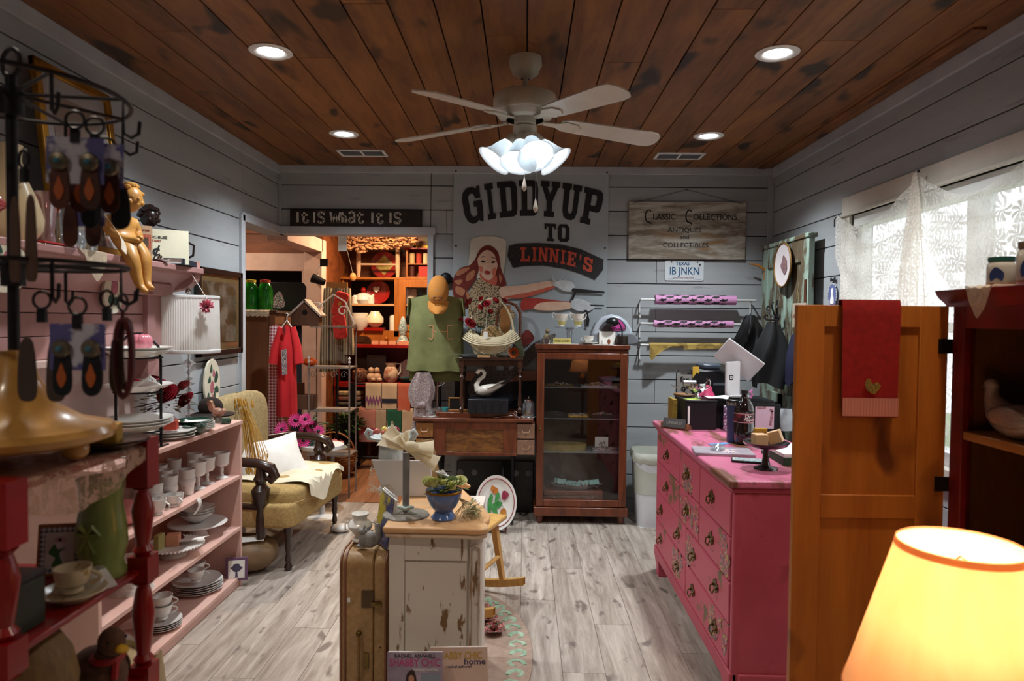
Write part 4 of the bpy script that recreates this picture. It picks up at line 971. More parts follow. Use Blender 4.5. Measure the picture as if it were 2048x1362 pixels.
ZT=1.326
fw_=T('cream_sugar_cup','left of two floral china cups with double handles on the glass stand','cup',(AY(1124,647,5.1).x,5.12,ZT+.128),group='floral cups on the glass cake stand')
FLOR=mat('floral band china','eee8da','a03848',kind='spots',sc=110,thr=(.36,.30),rough=.2,coat=.4,bump=0)
g=G();g.lathe([(0,.002),(.022,0),(.022,.006),(.018,.01),(.034,.04),(.042,.075),(.046,.095),(.044,.095),(.032,.04),(0,.014)],24,caps=False);part('cup_body',g,CHINA,fw_)
part('floral_band',G().lathe([(.0395,.058),(.0445,.085)],24,caps=False),FLOR,fw_);part('yellow_base',G().lathe([(.0205,.012),(.0352,.040)],24,caps=False),mat('pale yellow glaze','e0d080','d6c676',rough=.2),fw_)
for s_ in (-1,1):
    part('handle',G().tube([(s_*.038,0,.05),(s_*.06,0,.058),(s_*.074,0,.085),(s_*.064,0,.105),(s_*.045,0,.09)],.0035,7),CHINA,fw_)
dup(fw_,(AY(1156,647,5.1).x,5.10,ZT+.128),.5,'right of two floral china cups with double handles on the glass stand')
cs_=T('glass_cake_stand','clear glass pedestal stand holding two floral cups','cake stand',(AY(1139,683,5.1).x,5.12,ZT))
part('stand_plate',G().lathe([(0,.118),(.09,.118),(.12,.122),(.12,.126),(.0,.126)],36,caps=False),CLEARP,cs_)
part('stand_stem',G().lathe([(0,0),(.05,0),(.045,.008),(.02,.02),(.018,.06),(.024,.08),(.018,.10),(.04,.118)],24,caps=False),CLEARP,cs_)
def teacup(loc,label,m=CHINA,r=.04,h=.05,saucer=True,rz=0,group=None,deco=None):
    t=T('teacup',label,'cup',loc,rz,group)
    z=.012 if saucer else 0
    if saucer:part('saucer',G().lathe(platep(r*1.75,.014),28,caps=False),m,t)
    g=G();cup(g,r,h,M=TR(0,0,z));part('cup_body',g,m,t)
    g=G();handle(g,r,h,M=TR(0,0,z));part('handle',g,m,t)
    if deco:part('painted_flowers',G().lathe([(r*.835,z+h*.4),(r*.94,z+h*.7)],22,caps=False),deco,t)
    return t
teacup((AY(1177,683,5.06).x,5.06,ZT),'white china teacup on a saucer on top of the display case',rz=PI,deco=mat('sparse rose china','f0ece4','d8a8a8',kind='spots',sc=60,thr=(.22,.18),rough=.2))
bb=T('sun_rain_sign','small yellow block sign with dark lettering on the display case','sign',(AY(1124,683,5.03).x,5.03,ZT))
part('block',G().bx(-.065,.065,-.012,.012,0,.042),mat('yellow block','d8c878','cabb6a'),bb,bev=.002);text('HARD CANDY',.018,INK,bb,face(0,-.0125,.021),.001,.01)
g=G();g.lathe([(0,.012),(.034,.012),(.03,.03),(.012,.042),(0,.044)],20,caps=False).lathe([(0,0),(.038,0),(.038,.010),(0,.012)],20,caps=False).cyl((0,0,.04),(0,0,.052),.003)
one('service_bell','chrome service bell at the left front of the display case','bell',g,CHROME,(AY(1094,683,5.03).x,5.03,ZT))
g=G();g.ell((0,0,.04),(.028,.022,.04),12,9);g.ell((.003,0,.093),(.018,.017,.02),12,8);g.tube([(.02,-.01,.06),(.035,-.02,.03)],.006,6)
one('fairy_figurine','small seated figurine in green behind the service bell','figurine',g,mat('mottled figure','6a6a4a','9a8060',kind='multi',sc=60,c3=['4a4a34','b0a080']),(AY(1094,683,5.12).x,5.13,ZT))
rd=T('portable_cd_radio','silver dome-shaped portable radio with dark window and pink sticker','radio',(AY(1224,683,5.16).x,5.17,ZT))
SIL=mat('silver plastic','b4bcc6','a8b0ba',rough=.3,bump=0)
part('shell',G().prism([(-.155,.0),(-.165,.04),(-.16,.09),(-.13,.155),(-.08,.205),(-.01,.225),(.05,.21),(.10,.175),(.14,.115),(.155,.05),(.15,.0)],-.07,.07,UP),SIL,rd,bev=.02)
part('lower_body',G().prism(smoothp([(-.165,.0),(-.17,.06),(-.10,.085),(.0,.08),(.10,.085),(.16,.075),(.165,.0)]),-.04,.085,UP),mat('grey plastic','7c8086','70747a',rough=.4),rd,bev=.01)
part('window',G().prism(smoothp([(-.105,.115),(-.06,.175),(.0,.20),(.06,.18),(.095,.125),(.04,.095),(-.05,.092)]),.07,.074,UP),mat('dark window','4c4f54','55585c',rough=.15),rd)
part('pink_sticker',G().prism(smoothp([(-.02,.11),(.0,.17),(.04,.185),(.075,.15),(.085,.11),(.03,.10)]),.074,.076,UP),mat('pink sticker','c8489a','be4090',bump=0),rd)
text('La Pueblo',.032,INK,rd,face(.03,-.0765,.115),.001,.01)
lp_=T('clip_desk_lamp','small black gooseneck lamp standing in front of the silver radio','lamp',(AY(1244,683,5.06).x,5.06,ZT))
part('base',G().lathe([(0,0),(.045,0),(.047,.01),(.045,.012),(.045,.06),(.04,.064),(0,.064)],24,caps=False),mat('bronze black','3a3028','2a241e',rough=.4,metal=.4),lp_)
part('gooseneck',G().tube([(.0,0,.06),(.0,0,.10),(-.012,0,.14),(-.035,0,.175)],.005),BLACK,lp_)
part('lamp_head',G().ell((-.075,-.01,.165),(.048,.035,.034),16,10,TR(0,0,0)),BLACK,lp_)
one('white_card_box','white card box standing before the silver radio','box',G().bx(-.06,.06,-.015,.015,0,.095),PAPER,(AY(1214,683,5.08).x,5.085,ZT),bev=.001)
one('soap_bar','tiny brown carved figure next to the black lamp base','figurine',G().ell((0,0,.022),(.012,.01,.022),10,7),mat('brown resin','8a4f34'),(AY(1218,683,5.0).x,5.01,ZT));one('salt_shaker','tiny white shaker left of the brown figure','shaker',G().lathe([(0,0),(.012,0),(.01,.03),(.006,.036),(0,.038)],12,caps=False),CHINA,(AY(1206,683,5.0).x,5.0,ZT))
for i,w_ in enumerate((.10,.08)):one('letter_paper',['white papers under the teacup on the display case','white papers at the right front of the display case'][i],'paper',G().bx(-w_,w_,-.03,.03,0,.0015),PAPER,(cxm-.13+.28*i,5.02,ZT+.0002))
one('lamp_cord','black cord hanging down the right side of the display case','cord',G().tube([(CX1+.03,5.22,1.32),(CX1+.04,5.25,1.2),(CX1+.03,5.27,.9),(CX1+.035,5.28,.5),(CX1+.03,5.28,.02)],.004,6),BLACK)

# trash can, tulip plate
tc=T('waste_bin','tall white plastic waste bin with a liner beside the display case','bin',(.95,5.06,0))
part('bin_body',G().prism(rrect(.22,.26,.05,-.13),0,.001),WHITE,tc)
g=G();g.grid(lambda u,v:((.105+.035*v)*math.copysign(abs(math.cos(2*PI*u))**.5,math.cos(2*PI*u)),(.13+.035*v)*math.copysign(abs(math.sin(2*PI*u))**.5,math.sin(2*PI*u)),.52*v),40,8,cu=True)
part('bin_wall',g,mat('white plastic','e4e6ea','dcdee2',rough=.35,bump=0),tc)
g=G();g.grid(lambda u,v:((.143+.008*math.sin(3.1*v))*math.copysign(abs(math.cos(2*PI*u))**.5,math.cos(2*PI*u)),(.168+.008*math.sin(3.1*v))*math.copysign(abs(math.sin(2*PI*u))**.5,math.sin(2*PI*u)),.545-.07*v+.008*math.sin(2*PI*u*9)*v),60,6,cu=True)
g.grid(lambda u,v:(.14*(1-.1*v)*math.copysign(abs(math.cos(2*PI*u))**.5,math.cos(2*PI*u)),.165*(1-.1*v)*math.copysign(abs(math.sin(2*PI*u))**.5,math.sin(2*PI*u)),.545-.3*v),40,3,cu=True)
part('bin_liner',g,mat('white liner film','e2e4da','d4d6c4',rough=.35,thin=.3),tc)
tp=T('tulip_plate','large round plate painted with three tulips on a stand in front of the desk','plate',(AY(992,1045,4.80).x,4.80,0))
# leaning back a little: drawn facing the camera
RP=.152*4.8/5.0
Mp=TR(0,.0,.205,R(90-12),0,0)
part('plate',G().lathe([(0,0),(.10,0),(.12,.004),(.163,.02),(.166,.023),(.12,.01),(.10,.006),(0,.005)],44,M=Mp,sx=.88,sy=1.15,caps=False),CHINA,tp)
part('red_line',G().tube([(.145*.88*math.cos(i*PI/24),.145*1.15*math.sin(i*PI/24),.0195) for i in range(48)],.003,5,closed=True,M=Mp),mat('plate red line','9c3a44',bump=0),tp)
def pl2(nm_,m,poly,z):part(nm_,G().prism(smoothp(poly),z,z+.0008,Mp @ Matrix.Diagonal((.88,1.15,1,1))),m,tp,smooth=0)
k_=.001
def pp(pts):return [((x-992)*k_*2.35,(1012-y)*k_*1.95) for x,y in pts]
TG=mat('painted leaf green','4c9a50','2f7a3a',bump=0,sc=30)
def plate_pt(px,py):return ((px-992)*.0033/.88*1.0,(986-py)*.0033/1.15)
def Q(l):return [plate_pt(*q) for q in l]
pl2('painted_leaf',TG,Q([(975,1012),(974,985),(981,968),(985,975),(982,995),(979,1012)]),.0105)
pl2('painted_leaf',TG,Q([(981,995),(990,985),(1004,985),(1002,994),(990,1000)]),.0112)
pl2('painted_leaf',TG,Q([(982,1000),(992,998),(996,1012),(988,1008)]),.0119)
pl2('painted_leaf',TG,Q([(989,984),(992,967),(998,966),(999,977),(993,986)]),.0126)
pl2('painted_tulip',mat('orange tulip','cf8434','a85a20',sc=40,bump=0),Q([(980,958),(983,950),(990,954),(996,958),(993,967),(986,967)]),.0133)
pl2('painted_tulip',mat('wine tulip','a03348','7f2438',sc=40,bump=0),Q([(1004,974),(1006,962),(1013,962),(1019,969),(1013,979),(1006,980)]),.014)
pl2('painted_tulip',mat('rust tulip','9a4a20','d09034',sc=40,bump=0),Q([(1002,1002),(1009,997),(1014,1004),(1011,1018),(1005,1017),(1001,1010)]),.0147)
part('painted_stems',G().band(Q([(995,985),(1003,976)]),.002,.013,.0008,Mp).band(Q([(1002,990),(1006,998)]),.002,.013,.0008,Mp),mat('stem brown','5a4a2a',bump=0),tp)
ps=T('plate_easel','dark red wire easel holding up the tulip plate','stand',(tp.location.x,4.80,0))
for s_ in (-1,1):part('easel_arm',G().tube([(s_*.07,.12,.005),(s_*.07,-.06,.006),(s_*.07,-.08,.02),(s_*.07,-.072,.05)],.006,6).tube([(s_*.07,-.02,.008),(s_*.05,.05,.22)],.005,6),mat('dark red lacquer','4a1818',rough=.3),ps)
part('easel_bar',G().tube([(-.07,.1,.006),(.07,.1,.006)],.005,6),mat('dark red lacquer',''),ps)
# pink dresser and what stands on it
DX0,DX1,DY0,DY1,DZ=.81,1.33,2.60,4.12,.90
PK=mat('rose pink paint','c5566a','b24a5c',rough=.42,sc=3,c3='a84454',bump=.1)
PKT=mat('worn pink dresser top','d07090','6c4438',rough=.35,kind='peel',sc=7,st=(2.2,.5,1),thr=(.48,.56),c3='8a5a44',bump=.1)
PKD=mat('pink drawer with roses decoupage','c5566a','8a7048',rough=.45,kind='peel',sc=8,st=(1,1,1),thr=(.57,.60),c3='5c4a3a',bump=.15)
DEC=mat('rose decoupage','c5566a','7a7a58',kind='multi',sc=20,c3=['c8808a','8f3040','c9a86a','56607a','b8606a'],rough=.45,bump=0)
dr_=T('pink_dresser','large rose pink dresser with floral decoupage drawers, used as a counter','dresser',(DX0,DY0,0))
DW,DL=DX1-DX0,DY1-DY0
part('top',G().prism([(-.03,-.02),(-.03,DL+.02),(DW+.02,DL+.02),(DW+.02,-.02)],DZ-.03,DZ-.0),PKT,dr_,bev=.008)
part('top_moulding',G().bx(-.015,DW+.01,-.008,DL+.008,DZ-.05,DZ-.03),PK,dr_,bev=.006)
part('carcass',G().bx(.02,DW,0,DL,.12,DZ-.05),PK,dr_,bev=.004)
for y in (.0,DL-.03):part('corner_post',G().bx(-.004,.03,y,y+.03,.10,DZ-.05),PK,dr_,bev=.008)
part('base_rail',G().bx(-.012,.02,.0,DL,.09,.15).bx(.02,DW,-.012,.0,.09,.15),PK,dr_,bev=.008)
for y in (0,DL-.13):
    for x in (-.01,DW-.12):
        part('bracket_foot',G().prism([(0,.12),(0,.05),(-.012,.0),(.06,0),(.05,.045),(.09,.075),(.13,.12)],0,.10,TR(x,y,0,PI/2,0,PI/2) if False else TR(x-.003,y,0) @ Matrix(((0,0,1,0),(1,0,0,0),(0,1,0,0),(0,0,0,1)))),PK,dr_,bev=.006)
BPL=mesh(G().prism(smoothp([(x*1.3,y*1.5) for x,y in [(-.03,.0),(-.022,.012),(-.012,.008),(0,.022),(.012,.008),(.022,.012),(.03,0),(.02,-.012),(.012,-.008),(0,-.02),(-.012,-.008),(-.02,-.012)]]),0,.003,TR(0,0,0,PI/2,0,-PI/2)),BRASS)
BAIL=mesh(G().tube([(-.004,-.026,.0),(-.016,-.026,-.004),(-.02,-.02,-.022),(-.02,.02,-.022),(-.016,.026,-.004),(-.004,.026,0)],.0032,6).ell((-.006,-.026,0),(.007,.006,.006),8,6).ell((-.006,.026,0),(.007,.006,.006),8,6),BRASS)
def pkdrawer(y0,y1,z0,z1,pulls,dec=None):
    d=part('drawer',G().bx(-.008,.02,y0+.006,y1-.006,z0+.004,z1-.004),PKD,dr_,bev=.006)
    for f in pulls:
        y=y0+(y1-y0)*f;z=(z0+z1)/2
        q=part('back_plate',BPL,None,d,loc=(-.009,y,z+.004));part('handle',BAIL,None,d,loc=(-.009,y,z+.002))
    if dec:
        a,b,c,e=dec;g=G()
        for k in range(9):
            yy=y0+(y1-y0)*random.uniform(a,b);zz=z0+(z1-z0)*random.uniform(c,e);r_=random.uniform(.026,.045)
            g.prism(smoothp([(r_*(1+.25*math.sin(j*2.6+k))*math.cos(j*PI/4),r_*(1+.25*math.cos(j*1.9+k))*math.sin(j*PI/4)) for j in range(8)]),0,.0008+.0001*k,TR(-.0082,min(max(yy,y0+.04),y1-.04),min(max(zz,z0+.04),z1-.04),PI/2,0,-PI/2))
        part('rose_decoupage',g,DEC,d,smooth=0,kind='stuff')
# near end is small y; rows from the top
L=DL
zr=[.845,.665,.49,.32,.15]
A1,A2,A3=.5,.9,.74
pkdrawer(.03,A1,zr[1],zr[0],(.55,),None);pkdrawer(.03,A1,zr[2],zr[1],(.55,),(.02,.3,.1,.8))
pkdrawer(A1,A2,zr[1],zr[0],(.55,),(.3,.8,.1,.8));pkdrawer(A1,A2,zr[2],zr[1],(.55,),(.05,.9,.1,.8))
pkdrawer(A2,L-.03,zr[1],zr[0],(.5,));pkdrawer(A2,L-.03,zr[2],zr[1],(.5,))
pkdrawer(.03,A3,zr[3],zr[2],(.25,.78),(.8,.98,.1,.9));pkdrawer(A3,L-.03,zr[3],zr[2],(.22,.80))
pkdrawer(.03,A3,zr[4],zr[3],(.25,.78),(.02,.35,.1,.9));pkdrawer(A3,L-.03,zr[4],zr[3],(.22,.80),(.1,.35,.1,.9))

def on(px,py,z=DZ):p=AZ(px,py,z);return (p.x,p.y,z+.0005)
# cash drawer box
p=on(1432,860)
cb=T('cash_drawer','black steel cash drawer box at the far end of the pink dresser','cash drawer',(p[0],p[1],DZ))
BX=mat('satin black steel','17171a','101013',rough=.4)
part('drawer_box',G().bx(-.165,.0,0,.30,0,.155),BX,cb,bev=.003);part('lid',G().bx(-.17,.005,-.005,.305,.155,.165),BX,cb,bev=.003)
part('label_strip',G().bx(-.158,-.147,-.0015,0,.03,.13),PAPER,cb)
px0,py0=p[0],p[1]
lt=one('curtain_panel_stand','black shelf panel continuing behind the bottles on the dresser','shelf',G().bx(0,.33,.0,.02,0,.15).bx(0,.33,.02,.26,.15,.16).bx(.31,.33,.02,.26,0,.15),BX,(px0+.012,py0+.05,DZ),bev=.002)
# wooden name plate block
p=on(1347,850)
nb=T('desk_name_plate','wooden desk name plate with dark tilted panel at the dresser front edge','name plate',(px0-.215,py0+.03,DZ),rz=R(-38));nb.scale=(.75,)*3
part('wood_base',G().prism([(-.04,0),(.04,0),(.02,.03),(-.03,.05)],-.11,.11,TR(0,0,0,PI/2,0,PI/2)),mat('oiled wood','8a5434','6a3c24',kind='wood',sc=12),nb,bev=.004)
M=TR(0,-.03,.045,R(68));part('plate',G().bx(-.09,.09,-.035,.035,0,.004,M),mat('smoked plate','3c3430','332c28',rough=.25),nb)
text('LINNIE D',.03,mat('grey print','9a9488',bump=0),nb,M @ TR(0,0,.0045),.001,.005)
p=on(1345,838);one('gilt_book','slim gilt-edged book standing against the cash drawer side','book',G().bx(-.012,.012,-.07,.07,0,.15),mat('gilt cover','a8862e','6a5a20',sc=40),(px0-.195,py0+.22,DZ),bev=.002)
# on the cash drawer
zt=DZ+.1655
gr=T('gravy_boat','polished silver footed gravy boat on the cash drawer','gravy boat',(px0-.085,py0+.10,zt));gr.scale=(.8,.8,1)
part('bowl',G().lathe([(0,0),(.03,0),(.03,.004),(.012,.015),(.012,.025),(.04,.04),(.052,.06),(.05,.085),(.047,.085),(.035,.045),(0,.035)],24,sx=1.25,caps=False),CHROME,gr)
part('handle',G().tube([(.05,0,.08),(.085,0,.11),(.095,0,.09),(.085,0,.06),(.055,0,.05)],.004),CHROME,gr)
part('napkin_roll',G().tube([(-.10,-.01,.085),(-.01,-.01,.085)],.017,12),mat('silver sleeve','b8b8b8','a8a8a8',metal=.7,rough=.3),gr)
one('black_card_wallet','open black card wallet standing in the silver gravy boat','wallet',G().box((0,0,0),(.075,.012,.06),rotm(0,R(35))),BX,(px0-.07,py0+.11,zt+.10))
one('yellow_note','yellow sticky note standing upright behind the gravy boat','note',G().bx(-.022,.022,-.001,.001,0,.115),mat('yellow paper','e0b03a','d6a634'),(px0-.075,py0+.17,zt+.06),rz=.4)
pbl=T('pink_bell','hot pink bell-shaped clicker on the cash drawer','bell',(px0-.005,py0+.20,zt))
part('bell_body',G().lathe([(0,0),(.048,0),(.05,.006),(.036,.03),(.03,.055),(.022,.065),(0,.068)],20,caps=False),PINKH,pbl);part('plunger',G().cyl((0,0,.065),(0,0,.085),.008).ell((0,0,.092),(.014,.014,.012),10,7),mat('bell plunger','54202a'),pbl)
one('receipt_papers','crumpled white receipts on the cash drawer beside the pink bell','paper',G().grid(lambda u,v:(.17*u,.12*v,.004+.008*math.sin(7*u+3*v)*u),14,8),PAPER,(px0-.04,py0+.01,zt+.006))
one('lime_note','lime green sticky note on the cash drawer corner','note',G().bx(-.04,.04,-.03,.03,0,.001),mat('lime paper','c0d468','b4c85c'),(px0-.125,py0+.045,zt+.0005),rz=.5)
one('tan_wallet','tan leather wallet lying on the cash drawer left side','wallet',G().bx(-.04,.04,-.07,.07,0,.012),mat('tan leather','8a6240','70502f'),(px0-.125,py0+.21,zt),rz=.3,bev=.004)
pn=one('steel_pen','thin steel pen stuck at the left end of the cash drawer','pen',G().cyl((0,0,0),(-.10,.0,.055),.003,6),CHROME,(px0-.12,py0+.16,zt+.015))
# printer behind
prn=T('label_printer','black label printer behind the silver gravy boat','printer',(px0+.05,py0+.41,DZ));prn.scale=(.8,1,1)
part('body',G().prism([(-.12,0),(.15,0),(.15,.26),(.135,.30),(.06,.315),(-.10,.315),(-.12,.29)],-.10,.10,UP),mat('printer black','1b1c20','141518',rough=.3),prn,bev=.012)
part('lid',G().bx(-.06,.08,-.09,.08,.315,.345),mat('printer grey lid','44505c','3a4550',rough=.3),prn,bev=.01);part('paper_slot',G().bx(.02,.12,-.104,-.10,.22,.235),mat('slot grey','5a6068',bump=0),prn)
wr_=T('wire_word_stand','black wire stand holding a card with number 9 beside the printer','stand',(px0-.10,py0+.335,DZ))
part('wire',G().tube([(-.05,0,0),(-.05,0,.29),(-.035,0,.31),(.035,0,.31),(.05,0,.29),(.05,0,0)],.003),IRON,wr_);part('card',G().bx(-.045,.045,.002,.004,.15,.28),mat('grey card','a4a4a0'),wr_)
text("9'",.06,INK,wr_,face(.0,.0,.185),.001,.02);text('far',.05,INK,wr_,face(0,.0,.25),.001,.02)
# tablet point of sale
p=on(1466,800)
ps_=T('tablet_terminal','white tablet payment terminal tilted on a tall stand on the dresser','payment terminal',(px0+.135,py0+.17,zt))
WPL=mat('white satin plastic','dcd8da','d2ced0',rough=.3,bump=0)
part('stand',G().prism([(-.04,0),(.045,0),(.045,.21),(-.042,.205)],-.012,.012,TR(0,0,0,PI/2,0,.2)),WPL,ps_,bev=.006)
part('square_mark',G().prism(rrect(.026,.03,.006,-.015),0,.001,TR(-.010,-.0135,.115,PI/2,0,.2)),INK,ps_,bev=0);part('square_mark_inner',G().prism(rrect(.015,.017,.003,-.0085),.001,.002,TR(-.010,-.0135,.115,PI/2,0,.2)),WPL,ps_);part('square_mark_dot',G().bx(-.003,.003,-.003,.003,.002,.003,TR(-.010,-.0135,.115,PI/2,0,.2)),INK,ps_)
M=TR(.045,.02,.21) @ rotm(0,0,R(-12)) @ rotm(0,R(36),0) @ rotm(R(-60),0,0) @ Matrix.Diagonal((.85,.8,1,1))
part('tablet',G().bx(-.15,.14,-.10,.10,0,.012,M),WPL,ps_,bev=.005);part('screen',G().bx(-.14,.13,-.09,.09,.0122,.0135,M),BLACK,ps_)
part('lower_tray',G().prism([(-.02,-.04),(.09,-.04),(.09,.04),(-.02,.04)],0,.015),WPL,ps_,bev=.005)
tb=T('tumbler','slim navy blue travel tumbler with black lid beside the soda bottle','tumbler',on(1468,884))
part('body',G().lathe([(0,0),(.034,0),(.036,.01),(.038,.17),(.042,.185),(.042,.20),(0,.20)],24,caps=False),mat('navy enamel','2c4263','25385a',rough=.35,bump=0),tb)
part('steel_band',G().lathe([(.0385,.183),(.0425,.187),(.0425,.200),(.0385,.202)],24,caps=False),CHROME,tb);part('lid',G().lathe([(.04,.20),(.041,.212),(.03,.218),(.03,.226),(0,.226)],24,caps=False),BLACK,tb)
p=on(1487,888)
sb=T('soda_bottle','two-litre dark soda bottle with maroon label and black cap','bottle',(p[0]+.0,p[1]-.0,DZ))
COLA=mat('dark cola','1a0e0e','120a0a',rough=.08,coat=.6,bump=0)
part('bottle_body',G().lathe([(0,.004),(.03,0),(.044,.008),(.047,.02),(.047,.10),(.045,.105),(.045,.155),(.047,.16),(.046,.175),(.04,.195),(.025,.222),(.0145,.238),(.0145,.25)],28,caps=False),COLA,sb)
part('label',G().lathe([(.0478,.112),(.0478,.154)],28,caps=False),mat('maroon label','7a2430','30181c',kind='noise',sc=30,thr=(.45,.55),rough=.3,bump=0),sb)
part('label_edge',G().lathe([(.0482,.110),(.0482,.113)],28,caps=False).lathe([(.0482,.153),(.0482,.156)],28,caps=False),mat('pink line','d8a0a0',bump=0),sb)
text('Dr',.026,PAPER,sb,face(.004,-.0485,.142),.001,.02);text('Pepper',.017,PAPER,sb,face(.008,-.0487,.126),.001,.02)
part('cap',G().lathe([(.0155,.25),(.0165,.252),(.0165,.266),(0,.268)],18,caps=False),BLACK,sb)
one('pink_charm','pink plastic charm clipped to the soda bottle neck','charm',G().tube([(0,0,0),(.008,0,.02),(-.004,0,.03),(.01,0,.042)],.005,6),mat('candy pink','d878b8'),(p[0]+.025,p[1]-.012,DZ+.228))
# bag of sweets, floral card, phone, magazine, blue notes, soap on cake stand
one('photo_card_stack','blue and pink patterned gift box behind the tumbler','box',G().bx(-.065,.065,-.01,.01,0,.14),mat('party print','4c6078','b86a9a',kind='multi',sc=36,c3=['d8d0d4','7a4a6a','3a4a60'],rough=.3),(px0+.10,py0-.015,DZ),bev=.002)
g=G();g.ell((0,0,.075),(.05,.035,.075),16,10);one('plastic_bag','clear cellophane bag of wrapped sweets next to the tumbler','bag',g,glass('cellophane','e8e0e8',.12,.22,.12),(px0+.125,py0-.055,DZ))
fc=T('framed_note_card','black framed pink floral note card standing behind the soda bottle','picture frame',(px0+.27,py0+.0,DZ))
part('frame',G().bx(-.075,.08,-.006,.006,0,.15),BLACK,fc,bev=.002);part('card',G().bx(-.058,.045,-.009,-.006,.012,.135),mat('pink card','d8b8c8','d0aebe'),fc)
part('printed_roses',G().band([(.025,.03),(.035,.11),(.02,.12)],.014,.0092,.0006,UP).band([(-.05,.125),(.0,.13)],.012,.0092,.0006,UP),mat('rose print','b85a78','5a7a58',kind='multi',sc=120,c3=['d8a0b0','8a3050']),fc)
g=G();g.grid(lambda u,v:(.05*(1+.2*math.sin(5*v+9*u))*math.cos(2*PI*u)*(1-.5*v*v),.04*(1+.2*math.cos(11*u))*math.sin(2*PI*u)*(1-.4*v),.12*v),22,8,cu=True)
one('crumpled_grey_bag','crumpled grey plastic bag at the right end of the dresser items','bag',g,mat('grey film','a8acb0','8c9094',rough=.3,sc=20,bump=.6),(px0+.395,py0+.03,DZ))
p=on(1445,906)
mg=T('grey_magazine','grey catalogue lying flat near the soda bottle','magazine',p,rz=R(-8))
part('pages',G().bx(-.13,.13,-.085,.085,0,.012),mat('grey cover','b8acb4','9a909a',sc=14,rough=.3),mg,bev=.001)
part('printed_picture',G().prism(smoothp([(0,-.05),(.03,-.06),(.06,-.03),(.04,0),(.07,.03),(.0,.04),(-.02,0)]),.0122,.0128),mat('purple print','5c54a8','d8a050',kind='multi',sc=50,c3=['e8e4e8']),mg)
q=one('tape_roll','clear roll of tape lying on the grey catalogue','tape',G().tube([(.022*math.cos(i*PI/10),.022*math.sin(i*PI/10),.012) for i in range(20)],.011,8,closed=True),CLEARP,(p[0]-.02,p[1]+.01,DZ+.0135))
BLN=mat('blue paper','5c92c8','5388be')
for i,(a,b,r_,lb) in enumerate(((1440,888,.5,'blue paper slip under the left end of the catalogue'),(1497,922,.2,'blue paper slip in front of the green box'))):
    one('blue_slip',lb,'paper',G().bx(-.06,.05,-.02,.02,0,.001),BLN,on(a,b),rz=r_)
ph=T('mobile_phone','mobile phone in a black case with an aqua floral back','phone',on(1499,924),rz=R(75))
ph.location.z=DZ+.002
part('case',G().prism(rrect(.072,.145,.012,-.07),0,.008),BLACK,ph,bev=.002);part('printed_back',G().prism(rrect(.064,.136,.010,-.066),.008,.009),mat('aqua floral','8ab4b8','6a8488',kind='multi',sc=60,c3=['c8d4d0','9a7a78']),ph)
p=on(1572,912)
gb=T('green_gift_box','low green box filled with white papers at the right of the dresser','box',(1.19,2.98,DZ))
part('box_body',G().bx(-.10,.10,-.12,.16,0,.035),mat('green card','24502e','1e4427'),gb,bev=.002);part('papers',G().bx(-.10,.095,-.115,.15,.035,.05),PAPER,gb,bev=.001)
part('bow_mark',G().prism(smoothp([(-.02,-.005),(-.02,.008),(0,.002),(.02,.008),(.02,-.005),(0,.0)]),.12,.121,TR(.03,0,.017) @ UP),mat('cream print','d8c8a8',bump=0),gb)
p=on(1531,938)
ck=T('dark_cake_stand','small black glass pedestal dish holding cream soap blocks','pedestal dish',p)
BGL=mat('black amethyst glass','1d1418','150e12',rough=.08,coat=.8,bump=0)
part('pedestal',G().lathe([(0,0),(.048,0),(.046,.006),(.018,.016),(.012,.05),(.014,.075),(.03,.085)],28,caps=False),BGL,ck)
part('dish',G().lathe([(0,.083),(.055,.088),(.085,.10),(.092,.112),(.089,.112),(.055,.094),(0,.09)],32,caps=False),BGL,ck)
sp_=mesh(G().bx(-.026,.026,-.024,.024,0,.05),SOAP)
for i,(x,y,a,ry,lb) in enumerate(((-.03,-.01,.1,0,'left cream soap block in the black pedestal dish'),(.045,.0,-.5,-.35,'tilted cream soap block in the black pedestal dish, right'),(-.01,.045,.05,0,'yellow soap block at the back of the black dish'))):
    o=one('soap_block',lb,'soap',sp_ if i<2 else G().bx(-.026,.026,-.012,.012,0,.065),SOAP if i<2 else mat('yellow soap','c89c3c','b88c30'),(p[0]+x,p[1]+y,p[2]+.096+(.012 if ry else 0)),rot=(0,ry,a),group='soap blocks in the black pedestal dish',bev=.002)

# tall red hutch with open pine door
HX,HY0,HY1,HZ=1.19,1.35,1.89,1.56
hc=T('red_hutch','tall barn-red hutch with open pine door standing by the lace window','cabinet',(HX,HY0,0))
HD,HL=.34,HY1-HY0
part('side_panel',G().bx(0,HD,HL-.02,HL,0,HZ),DRED,hc,bev=.003);part('side_panel',G().bx(0,HD,0,.02,0,HZ),DRED,hc,bev=.003)
part('back_panel',G().bx(HD-.015,HD,.02,HL-.02,0,HZ),mat('dark pine interior','6a4424','4c2f17',kind='wood',sc=7,st=(1,1,.15)),hc)
part('inner_side',G().bx(.025,HD-.015,HL-.026,HL-.02,.05,HZ-.02).bx(.025,HD-.015,.02,.026,.05,HZ-.02),mat('dark pine interior',''),hc)
part('stile',G().bx(-.02,0,HL-.05,HL,0,HZ-.0),DRED,hc,bev=.003);part('stile',G().bx(-.02,0,0,.05,0,HZ),DRED,hc,bev=.003)
part('top_rail',G().bx(-.02,0,.05,HL-.05,HZ-.07,HZ),DRED,hc,bev=.003)
part('crown',G().prism([(-.02,0),(-.028,.01),(-.04,.02),(-.05,.032),(-.055,.045),(HD,.045),(HD,0)],-HL-.03,.03,TR(0,0,HZ-.012,PI/2,0,0)),DRED,hc,bev=.002)
SHP=mat('shelf pine','b4814a','93642f',kind='wood',sc=9,st=(1,.15,1))
